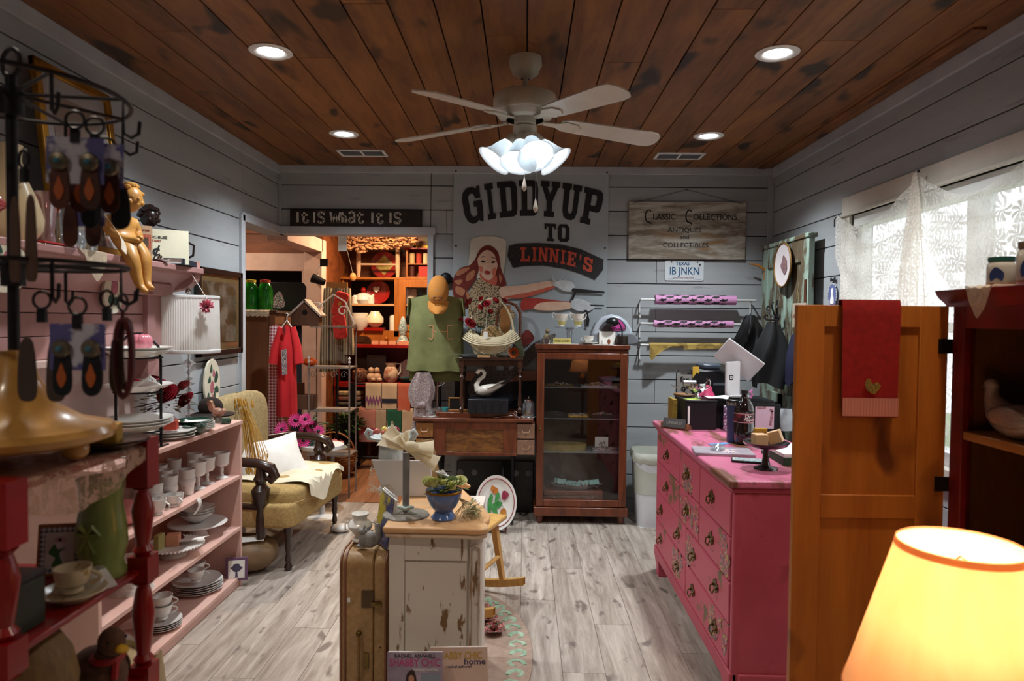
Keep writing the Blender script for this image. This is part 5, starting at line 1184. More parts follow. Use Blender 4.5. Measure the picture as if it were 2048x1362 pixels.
for z in (.04,.5,.87,1.215):part('shelf',G().bx(-.015,HD-.02,.026,HL-.026,z-.022,z),SHP,hc,bev=.002)
# the open door, square to the hutch front
hd=part('pine_door',G().bx(-.43,-.355,0,.022,.02,1.55).bx(-.095,-.018,0,.022,.02,1.55).bx(-.355,-.095,0,.022,1.49,1.55).bx(-.355,-.095,0,.022,.96,1.025).bx(-.355,-.095,0,.022,.02,.10),PINE,hc,loc=(-.01,HL+.005,0),bev=.002)
part('door_panel',G().bx(-.355,-.095,.008,.016,.10,.96),PINE,hd);part('door_panel',G().bx(-.355,-.095,.008,.016,1.025,1.49),PINE,hd)
for z in (1.44,1.06):part('hinge',G().bx(-.045,-.002,-.004,.0,z-.02,z+.02).cyl((0,-.004,z-.028),(0,-.004,z+.028),.006),mat('dark hinge','2c2620',metal=.7,rough=.4),hd)
rt=T('red_tea_towel','red tea towel with embroidered rooster hung over the pine door','tea towel',(.945,HY1+.006,1.555))
REDC=mat('red linen','a01410','8c100c',rough=.85,sc=60,bump=.15)
g=G();towel(g,.158,.31,.016,1.5,.002);part('towel_cloth',g,REDC,rt,loc=(0,0,-.002))
g=G();g.grid(lambda u,v:(.151*(u-.5),-.0215,-.258-.05*v),4,4);part('pink_hem',g,mat('pink lace hem','d08878','c07a6a',kind='stripe',sc=120,st=(1,1,1)),rt)
g=G();g.prism(smoothp([(-.016,0),(-.02,.02),(-.01,.03),(.0,.016),(.012,.02),(.022,.01),(.012,-.006),(.004,-.012)]),.0195,.0205,TR(.005,0,-.235) @ UP);part('embroidered_rooster',g,mat('rooster thread','6a5a24','8a6a2a',kind='multi',sc=150,c3=['3a5030','c09030']),rt)
# things on top of the hutch
def crock(loc,lb,lid,dec):
    t=T('salt_glaze_jar',lb,'jar',loc,group='blue decorated jars on top of the red hutch')
    part('jar_body',G().lathe([(0,0),(.029,0),(.0315,.006),(.0315,.05),(.029,.06),(.025,.065)],24,caps=False),mat('grey glaze','cfc8bc','bfb8ac',rough=.25,coat=.4),t)
    part('lid',G().lathe([(.027,.063),(.029,.065),(.029,.075),(0,.077)],24,caps=False),lid,t)
    part('painted_figure',G().prism(smoothp([(-.012,0),(-.015,.018),(-.005,.034),(.006,.030),(.016,.018),(.012,.0),(0,.008)]),.0318,.0324,TR(0,0,.014,0,0,-.9) @ UP),mat('cobalt blue','28386e','202e5c',bump=0),t)
    part('painted_line',G().lathe([(.0318,.006),(.0318,.009)],24,caps=False),mat('brown line','a06040',bump=0),t);return t
pj=AY(1982,566,1.70);crock((1.19,1.735,HZ+.034),'small grey jar with cobalt figure and green lid on the red hutch',mat('green lid','20584c',rough=.4),1)
crock((1.215,1.655,HZ+.034),'larger grey jar with cobalt figure and brown lid on the red hutch',mat('brown lid','6a5238',rough=.4),1).scale=(1.22,1.22,1.4)
g=G();g.grid(lambda u,v:(.05-.114*min(1,v*2),.10*(u-.5)+.006*math.sin(9*v),(0 if v<.5 else-(v-.5)*.16*(1-abs(2*u-1)**1.6))+.002*math.sin(20*u)),20,14)
one('lace_doily','ivory lace doily hanging over the far corner of the hutch top','doily',g,lace('ivory lace','dccab0',160),(HX,HY1-.17,HZ+.037))
g=G();g.grid(lambda u,v:(-.02-.012*math.sin(v*2) ,.09*(u-.5),-.10*v*(1-.3*abs(2*u-1))+.004*math.sin(u*26)),20,12)
one('lace_doily','crochet doily hanging over the pine shelf edge inside the hutch','doily',g,lace('ivory crochet','dccab0',110),(HX-.002,1.50,1.22))
gs=T('ceramic_goose','speckled ceramic goose sitting on the pine shelf of the hutch','figurine',(HX+.035,1.712,1.2155),rz=R(92))
GSM=mat('speckled grey glaze','a89a90','7a6a60',kind='spots',sc=160,thr=(.3,.5),rough=.2,coat=.5)
g=G();g.grid(lambda u,v:(-.10+.20*v,(.045*math.sin(PI*min(1,v+.04))**.6)*math.cos(2*PI*u),.045+.03*v*v*0+(.044*math.sin(PI*min(1,v+.04))**.6)*math.sin(2*PI*u)),20,14,cu=True)
part('body',g,GSM,gs)
g=G();g.tube([(.055,0,.06),(.085,0,.09),(.09,0,.115),(.088,0,.125)],[.035,.022,.017,.016],12);g.ell((.092,0,.128),(.022,.017,.017),12,8)
part('neck',g,GSM,gs);part('beak',G().lathe([(.009,0),(0,.022)],8,M=TR(.108,0,.124,0,PI/2+.3,0)),mat('brown beak','7a3c22'),gs);part('wattle',G().ell((.1,0,.103),(.007,.006,.014),8,6),mat('brown beak',''),gs)
part('wings',G().ell((-.01,-.036,.055),(.07,.014,.028),12,8).ell((-.01,.036,.055),(.07,.014,.028),12,8),GSM,gs)
lt_=T('side_table','small round table under the lit lamp by the hutch','table',(.755,1.18,0))
part('table_top',G().lathe([(0,.60),(.2,.60),(.205,.61),(.2,.62),(0,.62)],32,caps=False),DARKW,lt_);g=G();turned(g,0,0,0,.6,.03);part('pedestal',g,DARKW,lt_);part('foot_disc',G().lathe([(0,0),(.14,0),(.12,.02),(0,.03)],28,caps=False),DARKW,lt_)
tl=T('table_lamp','lit table lamp with a cream tapered shade in the right foreground','lamp',(.755,1.18,.62))
LSH=mat('lit cream shade','f6dcbc','f2d4b0',rough=.8,sc=40,st=(1,1,.1),thin=.55,bump=0)
part('lamp_base',G().lathe([(0,0),(.06,0),(.06,.012),(.03,.03),(.045,.08),(.05,.13),(.03,.18),(.012,.20),(.01,.27)],28,caps=False),mat('brass lamp base','b08a44',metal=.8,rough=.3),tl)
sh=part('lamp_shade',G().lathe([(.178,.225),(.098,.50)],56,caps=False).lathe([(.097,.50),(.177,.225)],56,caps=False),LSH,tl)
SB=mat('shade binding','d8a070','cc9464',thin=.3);part('shade_trim',G().lathe([(.1,.490),(.1015,.492),(.0985,.503),(.0965,.503)],56,caps=False),SB,sh);part('shade_trim',G().lathe([(.176,.225),(.1805,.223),(.1785,.232)],56,caps=False),SB,sh)
part('light_bulb',G().ell((0,0,.36),(.028,.028,.045),14,10),bulb('warm bulb','ffd8a0',9),tl)
part('harp',G().tube([(-.03,0,.28),(-.05,0,.36),(-.03,0,.46),(0,0,.48),(.03,0,.46),(.05,0,.36),(.03,0,.28)],.002,5),BRASS,tl)
light('POINT',(.755,1.18,1.02),10,(1,.74,.48),.03)

# lace curtain over the window
lc=T('lace_curtain','white lace curtain swagged and pinned over the window','curtain',(XR-.06,3.3,2.1))
LACE=lace('window lace','e6e2da',75,(.10,.16),dense=.26,pin=11)
zoneA=AX(1677,428,XR-.05);pin=AX(1843,346,XR-.05)
def cpt(y,z,d=0):return (d,y-3.3,z-2.1)
def swag(ya,za,yb,zb,sagt,zbot,m,folds=5,sd=1):
    g=G()
    def fn(u,v):
        y=ya+(yb-ya)*u;top=za+(zb-za)*u-sagt*math.sin(PI*u)
        bot=zbot(u) ;z=top+(bot-top)*v
        return cpt(y,z,-.012*math.sin(folds*PI*v*1.0+2*u)*math.sin(PI*u)*.8-.02*math.sin(PI*u)-.006*math.sin(24*u+3*v))
    g.grid(fn,60,40);return g
pa,pb=(zoneA.y,zoneA.z),(pin.y,pin.z)
part('swag',swag(pa[0]-.0,pa[1],pb[0],pb[1]-.01,.145,lambda u:1.93-.46*math.sin(PI*min(u*1.0,1))-.05*(1-u),LACE),LACE,lc)
part('swag',swag(pb[0],pb[1]-.01,2.30,pb[1]+.07,.20,lambda u:1.95-.36*math.sin(PI*u),LACE,4),LACE,lc)
part('hanging_panel',swag(pa[0]-.03,pa[1]-.03,pb[0]+.02,2.05,.16,lambda u:.95,LACE,2),LACE,lc,loc=(.022,0,0))
part('hanging_panel',swag(pb[0]-.06,2.05,2.2,pb[1]-.05,.16,lambda u:.95,LACE,2),LACE,lc,loc=(.022,0,0))
LACE2=lace('gathered lace','e6ddd0',75,(.10,.18),dense=.5,pin=14)
g=G();g.grid(lambda u,v:cpt(pb[0]+(u-.5)*(.02+.40*v**.8),pb[1]-1.1*v,-.02-.014*math.sin(u*PI*9)*(.3+.7*v)),70,30);part('gathered_tail',g,LACE2,lc)
part('curtain_pin',G().ell(cpt(pb[0],pb[1]+.008,-.005),(.006,.007,.007),8,6),IRON,lc)
part('curtain_hook',G().tube([cpt(pa[0]+.02,pa[1]-.0,.02),cpt(pa[0]+.02,pa[1]-.03,-.005),cpt(pa[0]+.03,pa[1]-.07,.0),cpt(pa[0]+.015,pa[1]-.075,.01)],.003,6),IRON,lc)
# blue oval plaque on the wall beside the window
p=AX(1676,590,XR-.004)
ov=T('blue_oval_plaque','blue oval plaque with white figure and black bow on the right wall','plaque',(XR-.005,p.y+.06,p.z),rz=-PI/2)
part('oval',G().prism(disc(28,.055,.07),0,.008,UP),mat('cornflower enamel','6a74a4','5e6898',rough=.3),ov,bev=.002);part('scallop_edge',G().tube([(.055*math.cos(i*PI/20)*(1+.02*(i % 2)),-.006,.07*math.sin(i*PI/20)*(1+.02*(i % 2))) for i in range(40)],.003,5,closed=True),mat('white black edge','d8d8d8','202020',kind='check',sc=60),ov)
part('white_figure',G().prism(smoothp([(-.022,-.05),(-.02,-.02),(-.01,.0),(-.014,.03),(0,.045),(.012,.03),(.01,0),(.022,-.02),(.022,-.05)]),.008,.010,UP),PAPER,ov)
part('bow',G().prism(smoothp([(-.03,.085),(-.03,.11),(0,.1),(.03,.11),(.03,.085),(0,.092)]),.004,.008,UP),INK,ov)

# on the old green door: clock-plate, hooks, bags
XD=1.808
p=AX(1565,530,XD-.03)
wp=T('round_wall_plate','gold rimmed round plate with floral centre hung on the green door','plate',(XD-.008,p.y,p.z),rz=-PI/2)
part('plate',G().lathe([(0,0),(.09,.004),(.15,.02),(.155,.024),(.09,.01),(0,.008)],36,M=rotm(PI/2),caps=False),mat('pale china','dcd4d4','cfc4c6',rough=.2),wp)
part('gold_rim',G().tube([(.152*math.cos(i*PI/20),-.023,.152*math.sin(i*PI/20)) for i in range(40)],.007,6,closed=True),mat('dull gold rim','7a5a2c',metal=.4),wp)
part('floral_centre',G().prism(smoothp([(.05*(1+.3*math.sin(3*i))*math.cos(i*PI/5),.06*(1+.2*math.cos(4*i))*math.sin(i*PI/5)) for i in range(10)]),.012,.014,UP),mat('floral plate print','5a3c40','8a5c60',kind='multi',sc=90,c3=['3c4a3c','b08890']),wp)
p=AX(1524,540,XD-.03)
ap=T('antler_hook','yellow wooden coat hook at the left edge of the green door','hook',(1.82,5.26,p.z))
part('hook_arms',G().tube([(-.12,-.02,.05),(-.06,-.04,.04),(0,-.04,0),(-.01,-.03,-.07)],[.005,.010,.014,.006]).tube([(0,-.04,0),(.03,-.06,-.01)],.012),mat('amber wood','a8702a','8a5820'),ap)
ch=T('scroll_iron_hooks','black wrought iron scroll candle hook on the green door','hook',(XD-.01,AX(1562,640,XD).y,AX(1562,640,XD).z))
g=G()
for k in range(8):
    a=2*PI*k/8;g.tube([(-.01,0,0),(-.04,.05*math.cos(a),.04*math.sin(a)),(-.05,.11*math.cos(a),.07*math.sin(a)),(-.06,.14*math.cos(a),.09*math.sin(a)+.02),(-.05,.13*math.cos(a),.09*math.sin(a)+.035),(-.045,.115*math.cos(a),.09*math.sin(a)+.03)],.006,6)
g.tube([(-.02,0,-.12),(-.02,0,.14)],[.014,.004],8);part('scrolls',g,IRON,ch)
nt=T('paper_notice','small cream notice with coloured lettering pinned on the green door','notice',(1.80,AX(1600,640,1.80).y,AX(1600,606,1.80).z),rz=-R(88))
part('sheet',G().bx(-.12,.08,-.0,.002,-.16,0),mat('cream notice','b8ac98','aa9e8a'),nt);g=G()
for i in range(4):text('ADVENTURE'[i*2:i*2+2],.034,mat('notice ink %d' % i,('8a4a3a','3a4a6a','9a6a3a','5a3a5a')[i],bump=0),nt,face(-.09+.045*i,-.001,-.085),.001,.02)
part('twine',G().tube([(-.08,.002,0),(-.05,.002,.07),(-.03,.002,.13)],.003,5).tube([(-.03,.002,0),(-.05,.002,.09)],.003,5),mat('twine','8a7a50'),nt)
def blob(name,label,loc,w,d,h,m,ph=0,cat='bag',fold=.14):
    g=G();g.grid(lambda u,v:((.25+.75*math.sin(min(v*1.15,1)*PI*.62))*w*math.cos(2*PI*u)*(1+fold*math.sin(5*PI*u*2+6*v+ph)),(.25+.75*math.sin(min(v*1.1,1)*PI*.6))*d*math.sin(2*PI*u)*(1+fold*math.cos(4*PI*u*2+5*v)),-h*v+.02*math.sin(6*PI*u+ph)*v),44,22,cu=True)
    g.lathe([(0,0),(w*.25,0)],12,sy=d/w,caps=False);return one(name,label,cat,g,m,loc,sub=0)
PLB=mat('black plastic sack','101012','0a0a0c',rough=.28,sc=10,bump=.8);BLF=mat('black fabric','0e0e10','141416',rough=.8,bump=.3)
a=AY(1512,636,4.72);blob('hanging_bag','shiny black plastic bag hanging from the iron hooks, left',(a.x-.03,4.75,a.z+.02),.10,.07,.34,PLB,1,fold=.26)
a=AY(1548,650,4.62);blob('hanging_jacket','black fabric jacket hanging beside the shiny plastic bag',(a.x-.0,4.66,a.z+.02),.12,.08,.43,BLF,2,'jacket',.2)
a=AX(1601,690,1.70);blob('hanging_bag','navy blue cloth bag hanging behind the pine door edge',(1.768,4.52,a.z+.06),.05,.05,.32,mat('navy cloth','1c1e3e','15173040'[:6],rough=.8),0,'bag',.05)
st2=one('lower_clutter_box','dark brown paper sack on a stool behind the dresser end','bag',G().grid(lambda u,v:(.14*math.cos(2*PI*u)*(1-.2*v),.12*math.sin(2*PI*u)*(1-.1*v),.62+.32*v+.03*math.sin(14*u)*v),24,8,cu=True),BLF,(1.60,4.55,0))
sl=T('wooden_stool','plain dark stool holding the black sack by the green door','stool',(1.60,4.55,0));part('seat',G().lathe([(0,.59),(.15,.59),(.15,.62),(0,.62)],24,caps=False),DARKW,sl)
for k in range(4):part('leg',G().cyl((.09*math.cos(PI/4+k*PI/2),.09*math.sin(PI/4+k*PI/2),.6),(.14*math.cos(PI/4+k*PI/2),.14*math.sin(PI/4+k*PI/2),0),.014),DARKW,sl)

# distressed cabinet in the middle
KX0,KX1,KY0,KY1,KZ=-.475,-.135,2.40,2.98,.755
DIS=mat('distressed white paint','d8cfc4','94704c',rough=.6,kind='peel',sc=24,st=(1,1,.25),thr=(.548,.562),c3='6f5236',bump=.35)
WTOP=mat('worn tan top','d9a876','c0905e',rough=.45,kind='peel',sc=6,thr=(.5,.62),c3='e6c8a0',bump=.08)
wc=T('distressed_cabinet','chippy white painted pedestal cabinet with a tan serpentine top','cabinet',((KX0+KX1)/2,KY0,0))
kw=(KX1-KX0)/2;kl=KY1-KY0
part('body',G().bx(-kw+.008,kw-.03,.012,kl,.05,KZ-.04),DIS,wc)
part('corner_stile',G().bx(-kw,-kw+.055,.0,.02,.0,KZ-.04),DIS,wc,bev=.003)
part('top_rail',G().bx(-kw+.055,kw-.06,.0,.018,KZ-.125,KZ-.04),DIS,wc,bev=.003)
part('field_panel',G().bx(-kw+.056,kw-.062,.004,.014,.08,KZ-.127),DIS,wc,bev=.004)
part('bottom_rail',G().bx(-kw+.055,kw-.06,.0,.018,.0,.08),DIS,wc,bev=.003)
part('side_panel',G().bx(-kw,-kw+.01,.02,kl,.0,KZ-.04),mat('worn brown side','9a7a5a','d8cfc4',kind='peel',sc=8,st=(1,1,.3),thr=(.6,.64),c3='e0d6ca'),wc)
g=G();g.prism(disc(20,.026,.020,kw-.032,.02),0,KZ-.04);part('corner_column',g,DIS,wc)
part('column_moulding',G().bx(kw-.052,kw-.047,-.002,.002,.04,KZ-.08).bx(kw-.020,kw-.015,-.002,.002,.04,KZ-.08).tube([(kw-.05,0,KZ-.08),(kw-.034,-.004,KZ-.062),(kw-.018,0,KZ-.08)],.004,6),mat('bare chipped wood','9a6c40','d8cfc4',kind='peel',sc=20,st=(1,1,.3),thr=(.5,.6)),wc)
to=[(-kw-.02,-.02),(kw-.07,-.025),(kw-.045,-.03),(kw-.01,-.025),(kw+.015,-.005),(kw+.012,.03),(kw-.004,.06),(kw+.012,.10),(kw+.012,.16),(kw-.02,.26),(kw-.06,.36),(kw-.10,.47),(kw-.14,.58),(-kw-.02,.58)]
part('top',G().prism(to,KZ-.022,KZ),WTOP,wc,bev=.006);part('top_moulding',G().prism([(x*.97,y*.98+.004) for x,y in to],KZ-.04,KZ-.022),mat('cream moulding','dcc4a8','c0a080',kind='peel',sc=14,thr=(.5,.58)),wc,bev=.006)
part('back_lip',G().prism(smoothp([(0,0),(0,.075),(.03,.085),(.06,.05),(.2,.03),(.24,0)]),-.01,.01,TR(-kw-.005,.56,KZ,PI/2,0,0) @ TR(0,0,0)),WTOP,wc,bev=.004)
wc.location.z=.009;KZ+=.009
# galvanised ribbon stand
p=AZ(812,1030,KZ)
hs=T('galvanised_hat_stand','grey galvanised pole stand with a cream tulle bow on top','stand',(p.x,p.y,KZ+.001))
GLV=mat('galvanised steel','9a9c9c','84878a',rough=.4,metal=.6,sc=20)
part('base_disc',G().lathe([(0,.012),(.02,.012),(.085,.004),(.088,0)],36,caps=False),mat('weathered base','8c8478','6f675c',rough=.5,metal=.3,sc=14),hs);part('pole',G().cyl((0,0,.008),(0,0,.235),.0135,18),GLV,hs)
SAT=mat('pale mint satin','cfdcd6','bfcfc8',rough=.3)
part('satin_bow',G().ell((-.02,-.02,.026),(.022,.008,.008),12,7,TR(0,0,0,0,.3)).ell((.022,-.02,.026),(.022,.008,.008),12,7,TR(0,0,0,0,-.3)).band([(-.01,.02),(-.05,.0)],.008,.022,.001,TR(0,0,.0) @ UP).band([(.01,.02),(.045,.008)],.008,.022,.001,UP),SAT,hs)
TUL=mat('cream tulle','f0e6cc','e6d8b8',rough=.7,thin=.4,sc=20);
tb_=part('tulle_bow',G(),TUL,hs) if False else None
g=G()
def loop_(sx,L_,w_,rz_,ry_):
    M=TR(0,0,.255,0,ry_,rz_)
    g.grid(lambda u,v:(sx*L_*(.5-.5*math.cos(PI*u))*(1),.03*math.sin(3*v*PI)*u+.03*(v-.5),w_*(v-.5)*(.12+.8*u**.8)+.014*math.sin(3*PI*v+sx)*u),16,24,M=M)
loop_(-1,.10,.085,-.1,.5);loop_(1,.10,.085,.2,.15);loop_(1,.13,.07,.1,.55);loop_(-1,.05,.06,.3,1.2);g.ell((.02,-.02,.262),(.03,.025,.02),14,8)
part('tulle_bow',g,TUL,hs)
# shabby urn column of trinkets behind
p=AY(783,975,2.92)
ur=T('plaster_urn','chalky blue-white ruffled urn filled with coloured beaded picks','urn',(p.x+.005,2.88,KZ+.001))
URM=mat('chalky blue plaster','c9d2d0','d8d6cc',kind='peel',sc=9,thr=(.46,.56),c3='a8bcc4',rough=.7,bump=.4)
part('urn_body',G().lathe([(0,0),(.05,0),(.055,.01),(.035,.03),(.03,.05),(.045,.09),(.052,.15),(.05,.19),(.044,.20),(.06,.215),(.085,.225),(.088,.235),(.08,.238),(.05,.225),(.04,.2)],30,caps=False),URM,ur)
for s_ in (-1,1):part('scroll_handle',G().tube([(s_*.07,0,.225),(s_*.095,0,.225),(s_*.108,0,.245),(s_*.098,0,.262),(s_*.084,0,.255),(s_*.088,0,.24)],.009,8),URM,ur)
cols=['9a2430','d8a060','c86a5a','4a6a8a','d8c860','7a1a28','e8b890','8ab0c8']
for k in range(14):
    a=random.random()*6.28;q=random.random()*.06;m=mat('bead '+cols[k % 8],cols[k % 8],rough=.25,bump=0)
    part('beaded_pick',G().ell((q*math.cos(a),q*math.sin(a)*.8,.245+random.random()*.02),(.014,.013,.013),10,7),m,ur)
for x,y,dx in ((-.01,.0,-.01),(.025,.0,-.02),(.04,.01,.02)):part('stick',G().cyl((x,y,.24),(x+dx,y,.30),.0016,5),mat('bamboo','d8b880'),ur)
one('lace_scrap','torn cream lace draped down the chalky urn','lace',G().grid(lambda u,v:(.11*(u-.5)*(1+.3*v),-.055-.02*math.sin(3*u)*v,.11*(1-v)-.0+.01*math.sin(9*u)),20,12),lace('cream netting','d8ccb8',120,(.06,.1),big=60),(p.x-.01,2.86,KZ+.01))
one('crystal_box','large pale grey flower-box panel standing behind the pole stand','box',G().prism([(0,0),(.20,0),(.187,.15),(-.058,.15)],-.006,.006,UP),mat('pale grey painted board','d4d2d2','c8c6c6',rough=.5),(-.572,2.80,KZ+.001),bev=.002)
wcd=T('writing_card','vintage French script card propped behind the tulle bow','card',(AY(845,940,2.78).x,2.85,KZ+.16));wcd.rotation_euler=(0,R(-12),0)
part('card',G().bx(-.045,.045,-.002,.002,-.155,.065),mat('aged card','c9b48c','b8a078',sc=30),wcd);text('Histoires',.022,INK,wcd,face(0,-.0025,.045),.0005,.01);text('Naturelles',.018,INK,wcd,face(0,-.0025,.02),.0005,.01)
# blue vase with greens
p=AZ(886,1040,KZ)
bv=T('blue_urn_vase','glossy blue footed vase with gold band and pale green flowers','vase',(p.x,p.y+.02,KZ+.001))
part('vase_body',G().lathe([(0,0),(.045,0),(.047,.006),(.036,.02),(.032,.028),(.05,.05),(.064,.08),(.066,.105),(.062,.105),(.045,.05),(0,.04)],32,caps=False),mat('glossy cornflower glaze','5e7cb4','4c68a0',rough=.12,coat=.6,sc=10,bump=0),bv)
part('gold_band',G().lathe([(.0665,.098),(.0672,.104),(.066,.107)],32,caps=False),GOLD,bv)
PG=mat('pale green petals','d8d898','b0b464',rough=.7,sc=40);
for x,y,z,r_ in ((-.028,-.045,.125,.034),(.045,-.045,.118,.034),(-.055,-.01,.128,.028),(.06,.01,.13,.026),(.01,-.05,.135,.022)):
    g=G();rose(g,(0,0,0),r_,4,(R(35),0));part('bloom',g,PG,bv,loc=(x,y,z))
g=G();rose(g,(0,0,0),.028,3,(R(20),0));part('white_bloom',g,PAPER,bv,loc=(-.015,.02,.145),label='white bloom')
g=G();g.ell((.03,-.01,.14),(.028,.022,.02),12,8);part('moss_ball',g,mat('moss','4a5a20','3a481a',sc=60,bump=1,rough=.95),bv)
g=G();bush(g,(.01,0,.115),(.07,.055,.03),70,.03,.016);part('foliage',g,mat('olive foliage','7a8434','525e22',rough=.7,vary=.2),bv,kind='stuff')
g=G()
for k in range(9):
    a=k*.7;g.tube([(.05,-.03,.09),(.07+.01*k/3,-.035,.07),(.065+.02*math.cos(a),-.04+.01*math.sin(a),.03),(.07+.035*math.cos(a*1.3),-.045,.004)],.0012,4)
part('twine_tassel',g,mat('raffia','c9b48c'),bv,kind='stuff')
one('dried_moss_bundle','bundle of dried grasses and raffia lying right of the blue vase','dried flowers',(lambda g:([g.tube([(random.uniform(-.02,.0),random.uniform(-.05,.05),.004),(random.uniform(.0,.04),random.uniform(-.06,.06),.012+random.random()*.03),(random.uniform(.02,.06),random.uniform(-.06,.07),.005)],.001,4) for k in range(40)],bush(g,(.02,.0,.03),(.03,.06,.025),40,.02,.01),g)[2])(G()),mat('dried sage','b0a878','8a8450',vary=.2),(p.x+.085,p.y+.05,KZ+.002),kind='stuff')
# magazines at the foot
def mag(name,lb,px0,px1,py0,Y,tilt,m,lines,ph_=.28):
    a,b=AY(px0,py0,Y),AY(px1,py0,Y);w=b.x-a.x
    t=T(name,lb,'magazine',((a.x+b.x)/2,Y,a.z-ph_));t.rotation_euler=(R(-4),tilt,0)
    part('pages',G().bx(-w/2+.002,w/2-.002,.002,.012,.002,ph_-.002),PAPER,t);part('cover',G().bx(-w/2,w/2,-.001,.002,0,ph_),m,t,bev=.001)
    for s,sz,dx,dz,mm,bo,wx in lines:text(s,sz,mm,t,face(dx,-.0014,ph_-dz),.0006,bo,wx=wx)
    return t,w
MP,MY_,MV=mat('magenta print','b84880',bump=0),mat('mustard print','c8a040',bump=0),mat('violet print','3a2c5a',bump=0)
t,w=mag('shop_magazine','purple-grey magazine with pink title and portrait, front left',775,888,1308,2.27,R(-1),mat('lilac cover','b0a0b0','8a7c90',sc=14,rough=.3),[('RACHEL ASHWELL',.017,0,.014,INK,.01,1),('SHABBY CHIC',.036,-.0,.036,MP,.02,.78),('TREASURE HUNTING',.010,.035,.058,PAPER,.01,.9)])
part('printed_portrait',G().prism(smoothp([(-.03,-.06),(-.03,-.01),(-.015,.01),(.0,.0),(.006,-.06)]),.0015,.002,TR(0,0,.21) @ UP),mat('dark brown hair print','3c2420',bump=0),t);part('printed_face',G().prism(disc(16,.010,.014),.0022,.0026,TR(-.013,0,.19) @ UP),mat('skin print','c08a70',bump=0),t)
part('printed_panel',G().prism([(.02,-.07),(.085,-.07),(.085,.0),(.02,.0)],.0015,.002,TR(0,0,.21) @ UP),mat('grey panel print','8c96a4',bump=0),t)
mag('shop_magazine','pale pink magazine with mustard title leaning on the white cabinet',864,980,1298,2.31,R(-2),mat('blush cover','d8bcae','ceb0a2',rough=.3),[('SHABBY CHIC',.036,.0,.03,MY_,.015,.72),('home',.03,.055,.05,MV,.01,1.1),('rachel ashwell',.013,.0,.066,MV,.005,1.2)])

# suitcase and what stands on it
SX0,SX1,SY0=-.672,-.492,2.47
sc2=T('vintage_suitcase','tan vintage suitcase standing on end with brass lock and handle','suitcase',((SX0+SX1)/2,SY0,0))
TANL=mat('tan vinyl','b89468','a28054',rough=.5,sc=50,bump=.12);PIP=mat('rose brown piping','94644c','7c523c',rough=.45)
sw2=(SX1-SX0)/2;SH=.625
def rr3(y0,y1,z0,z1,r,n=6):
    return arc(y1-r,z1-r,r,0,90,n)+arc(y0+r,z1-r,r,90,180,n)+arc(y0+r,z0+r,r,180,270,n)+arc(y1-r,z0+r,r,270,360,n)
MYZ=Matrix(((0,0,1,0),(1,0,0,0),(0,1,0,0),(0,0,0,1)))
part('main_shell',G().prism(rr3(0,.40,0,SH,.05),-sw2,.035,MYZ),TANL,sc2,bev=.006);part('lid_shell',G().prism(rr3(0,.40,0,SH,.05),.038,sw2,MYZ),TANL,sc2,bev=.006)
for x in (-sw2+.006,-sw2+.022,sw2-.008):part('piping',G().tube([(x,p_[0],p_[1]) for p_ in rr3(-.001,.401,-.001,SH+.001,.051)],.005,6,closed=True),PIP,sc2)
LKM=mat('tarnished lock','6c5a44','544634',metal=.7,rough=.4)
part('lock_plate',G().prism(rrect(.045,.065,.006,-.032),0,.004,TR(.015,0,.46) @ UP),LKM,sc2,bev=.001);part('lock_hasp',G().bx(.03,.055,-.012,-.002,.435,.452).lathe([(0,0),(.013,0),(.012,.01),(0,.012)],12,M=TR(.056,-.004,.443,PI/2)),BRASS,sc2)
part('handle',G().tube([(-.015,-.002,.33),(-.015,-.018,.325),(-.012,-.026,.30),(-.012,-.026,.19),(-.015,-.018,.165),(-.015,-.002,.16)],.006,8),mat('amber handle','8a6430',rough=.2,coat=.5),sc2)
part('handle_stud',G().ell((-.015,-.01,.335),(.011,.012,.011),10,7),BRASS,sc2);part('handle_plate',G().bx(.004,.02,-.006,0,.20,.26),BRASS,sc2);part('price_sticker',G().box((-.055,-.001,.455),(.012,.001,.016),TR() @ rotm(0,.35) if False else None),PAPER,sc2)
for z in (.06,.28):part('stud',G().ell((.062,-.001,z),(.003,.002,.003),6,5),BLACK,sc2)
sc2.location.z=.009;zs=SH+.0165
jp=T('porcelain_sugar_urn','white porcelain urn vase without lid on top of the suitcase','vase',(SX0+.045,2.60,zs))
part('vase_body',G().lathe([(0,0),(.028,0),(.03,.005),(.018,.016),(.02,.022),(.04,.045),(.046,.062),(.036,.078),(.024,.084),(.026,.095),(.034,.108),(.032,.109),(.022,.09),(0,.07)],28,caps=False,wave=lambda a,k:1+.035*math.cos(6*a)),CHINA,jp)
for s_ in (-1,1):part('handle',G().tube([(s_*.042,0,.075),(s_*.058,0,.07),(s_*.058,0,.045),(s_*.042,0,.04)],.003,6),CHINA,jp)
part('painted_flowers',G().lathe([(.0405,.046),(.0466,.062)],28,caps=False,wave=lambda a,k:1+.035*math.cos(6*a)),mat('violet posy china','ece8e4','b898a8',kind='spots',sc=50,thr=(.26,.2),rough=.2),jp)
sq=T('grey_squirrel','small grey stone squirrel figurine on the suitcase','figurine',(SX0+.10,2.52,zs),rz=PI)
SQM=mat('grey stoneware','9c9a98','84827f',rough=.6,sc=40,bump=.3)
part('body',G().ell((0,0,.032),(.034,.022,.032),16,10).ell((.022,0,.03),(.02,.02,.026),12,8).ell((.03,0,.008),(.022,.016,.008),10,6),SQM,sq)
part('tail',G().tube([(-.02,0,.02),(-.035,0,.045),(-.033,0,.075),(-.028,0,.092)],[.016,.015,.013,.006],10),SQM,sq)
part('head',G().ell((.025,0,.062),(.018,.014,.014),12,8).ell((.02,-.008,.076),(.004,.003,.008),8,5).ell((.02,.008,.076),(.004,.003,.008),8,5),SQM,sq)
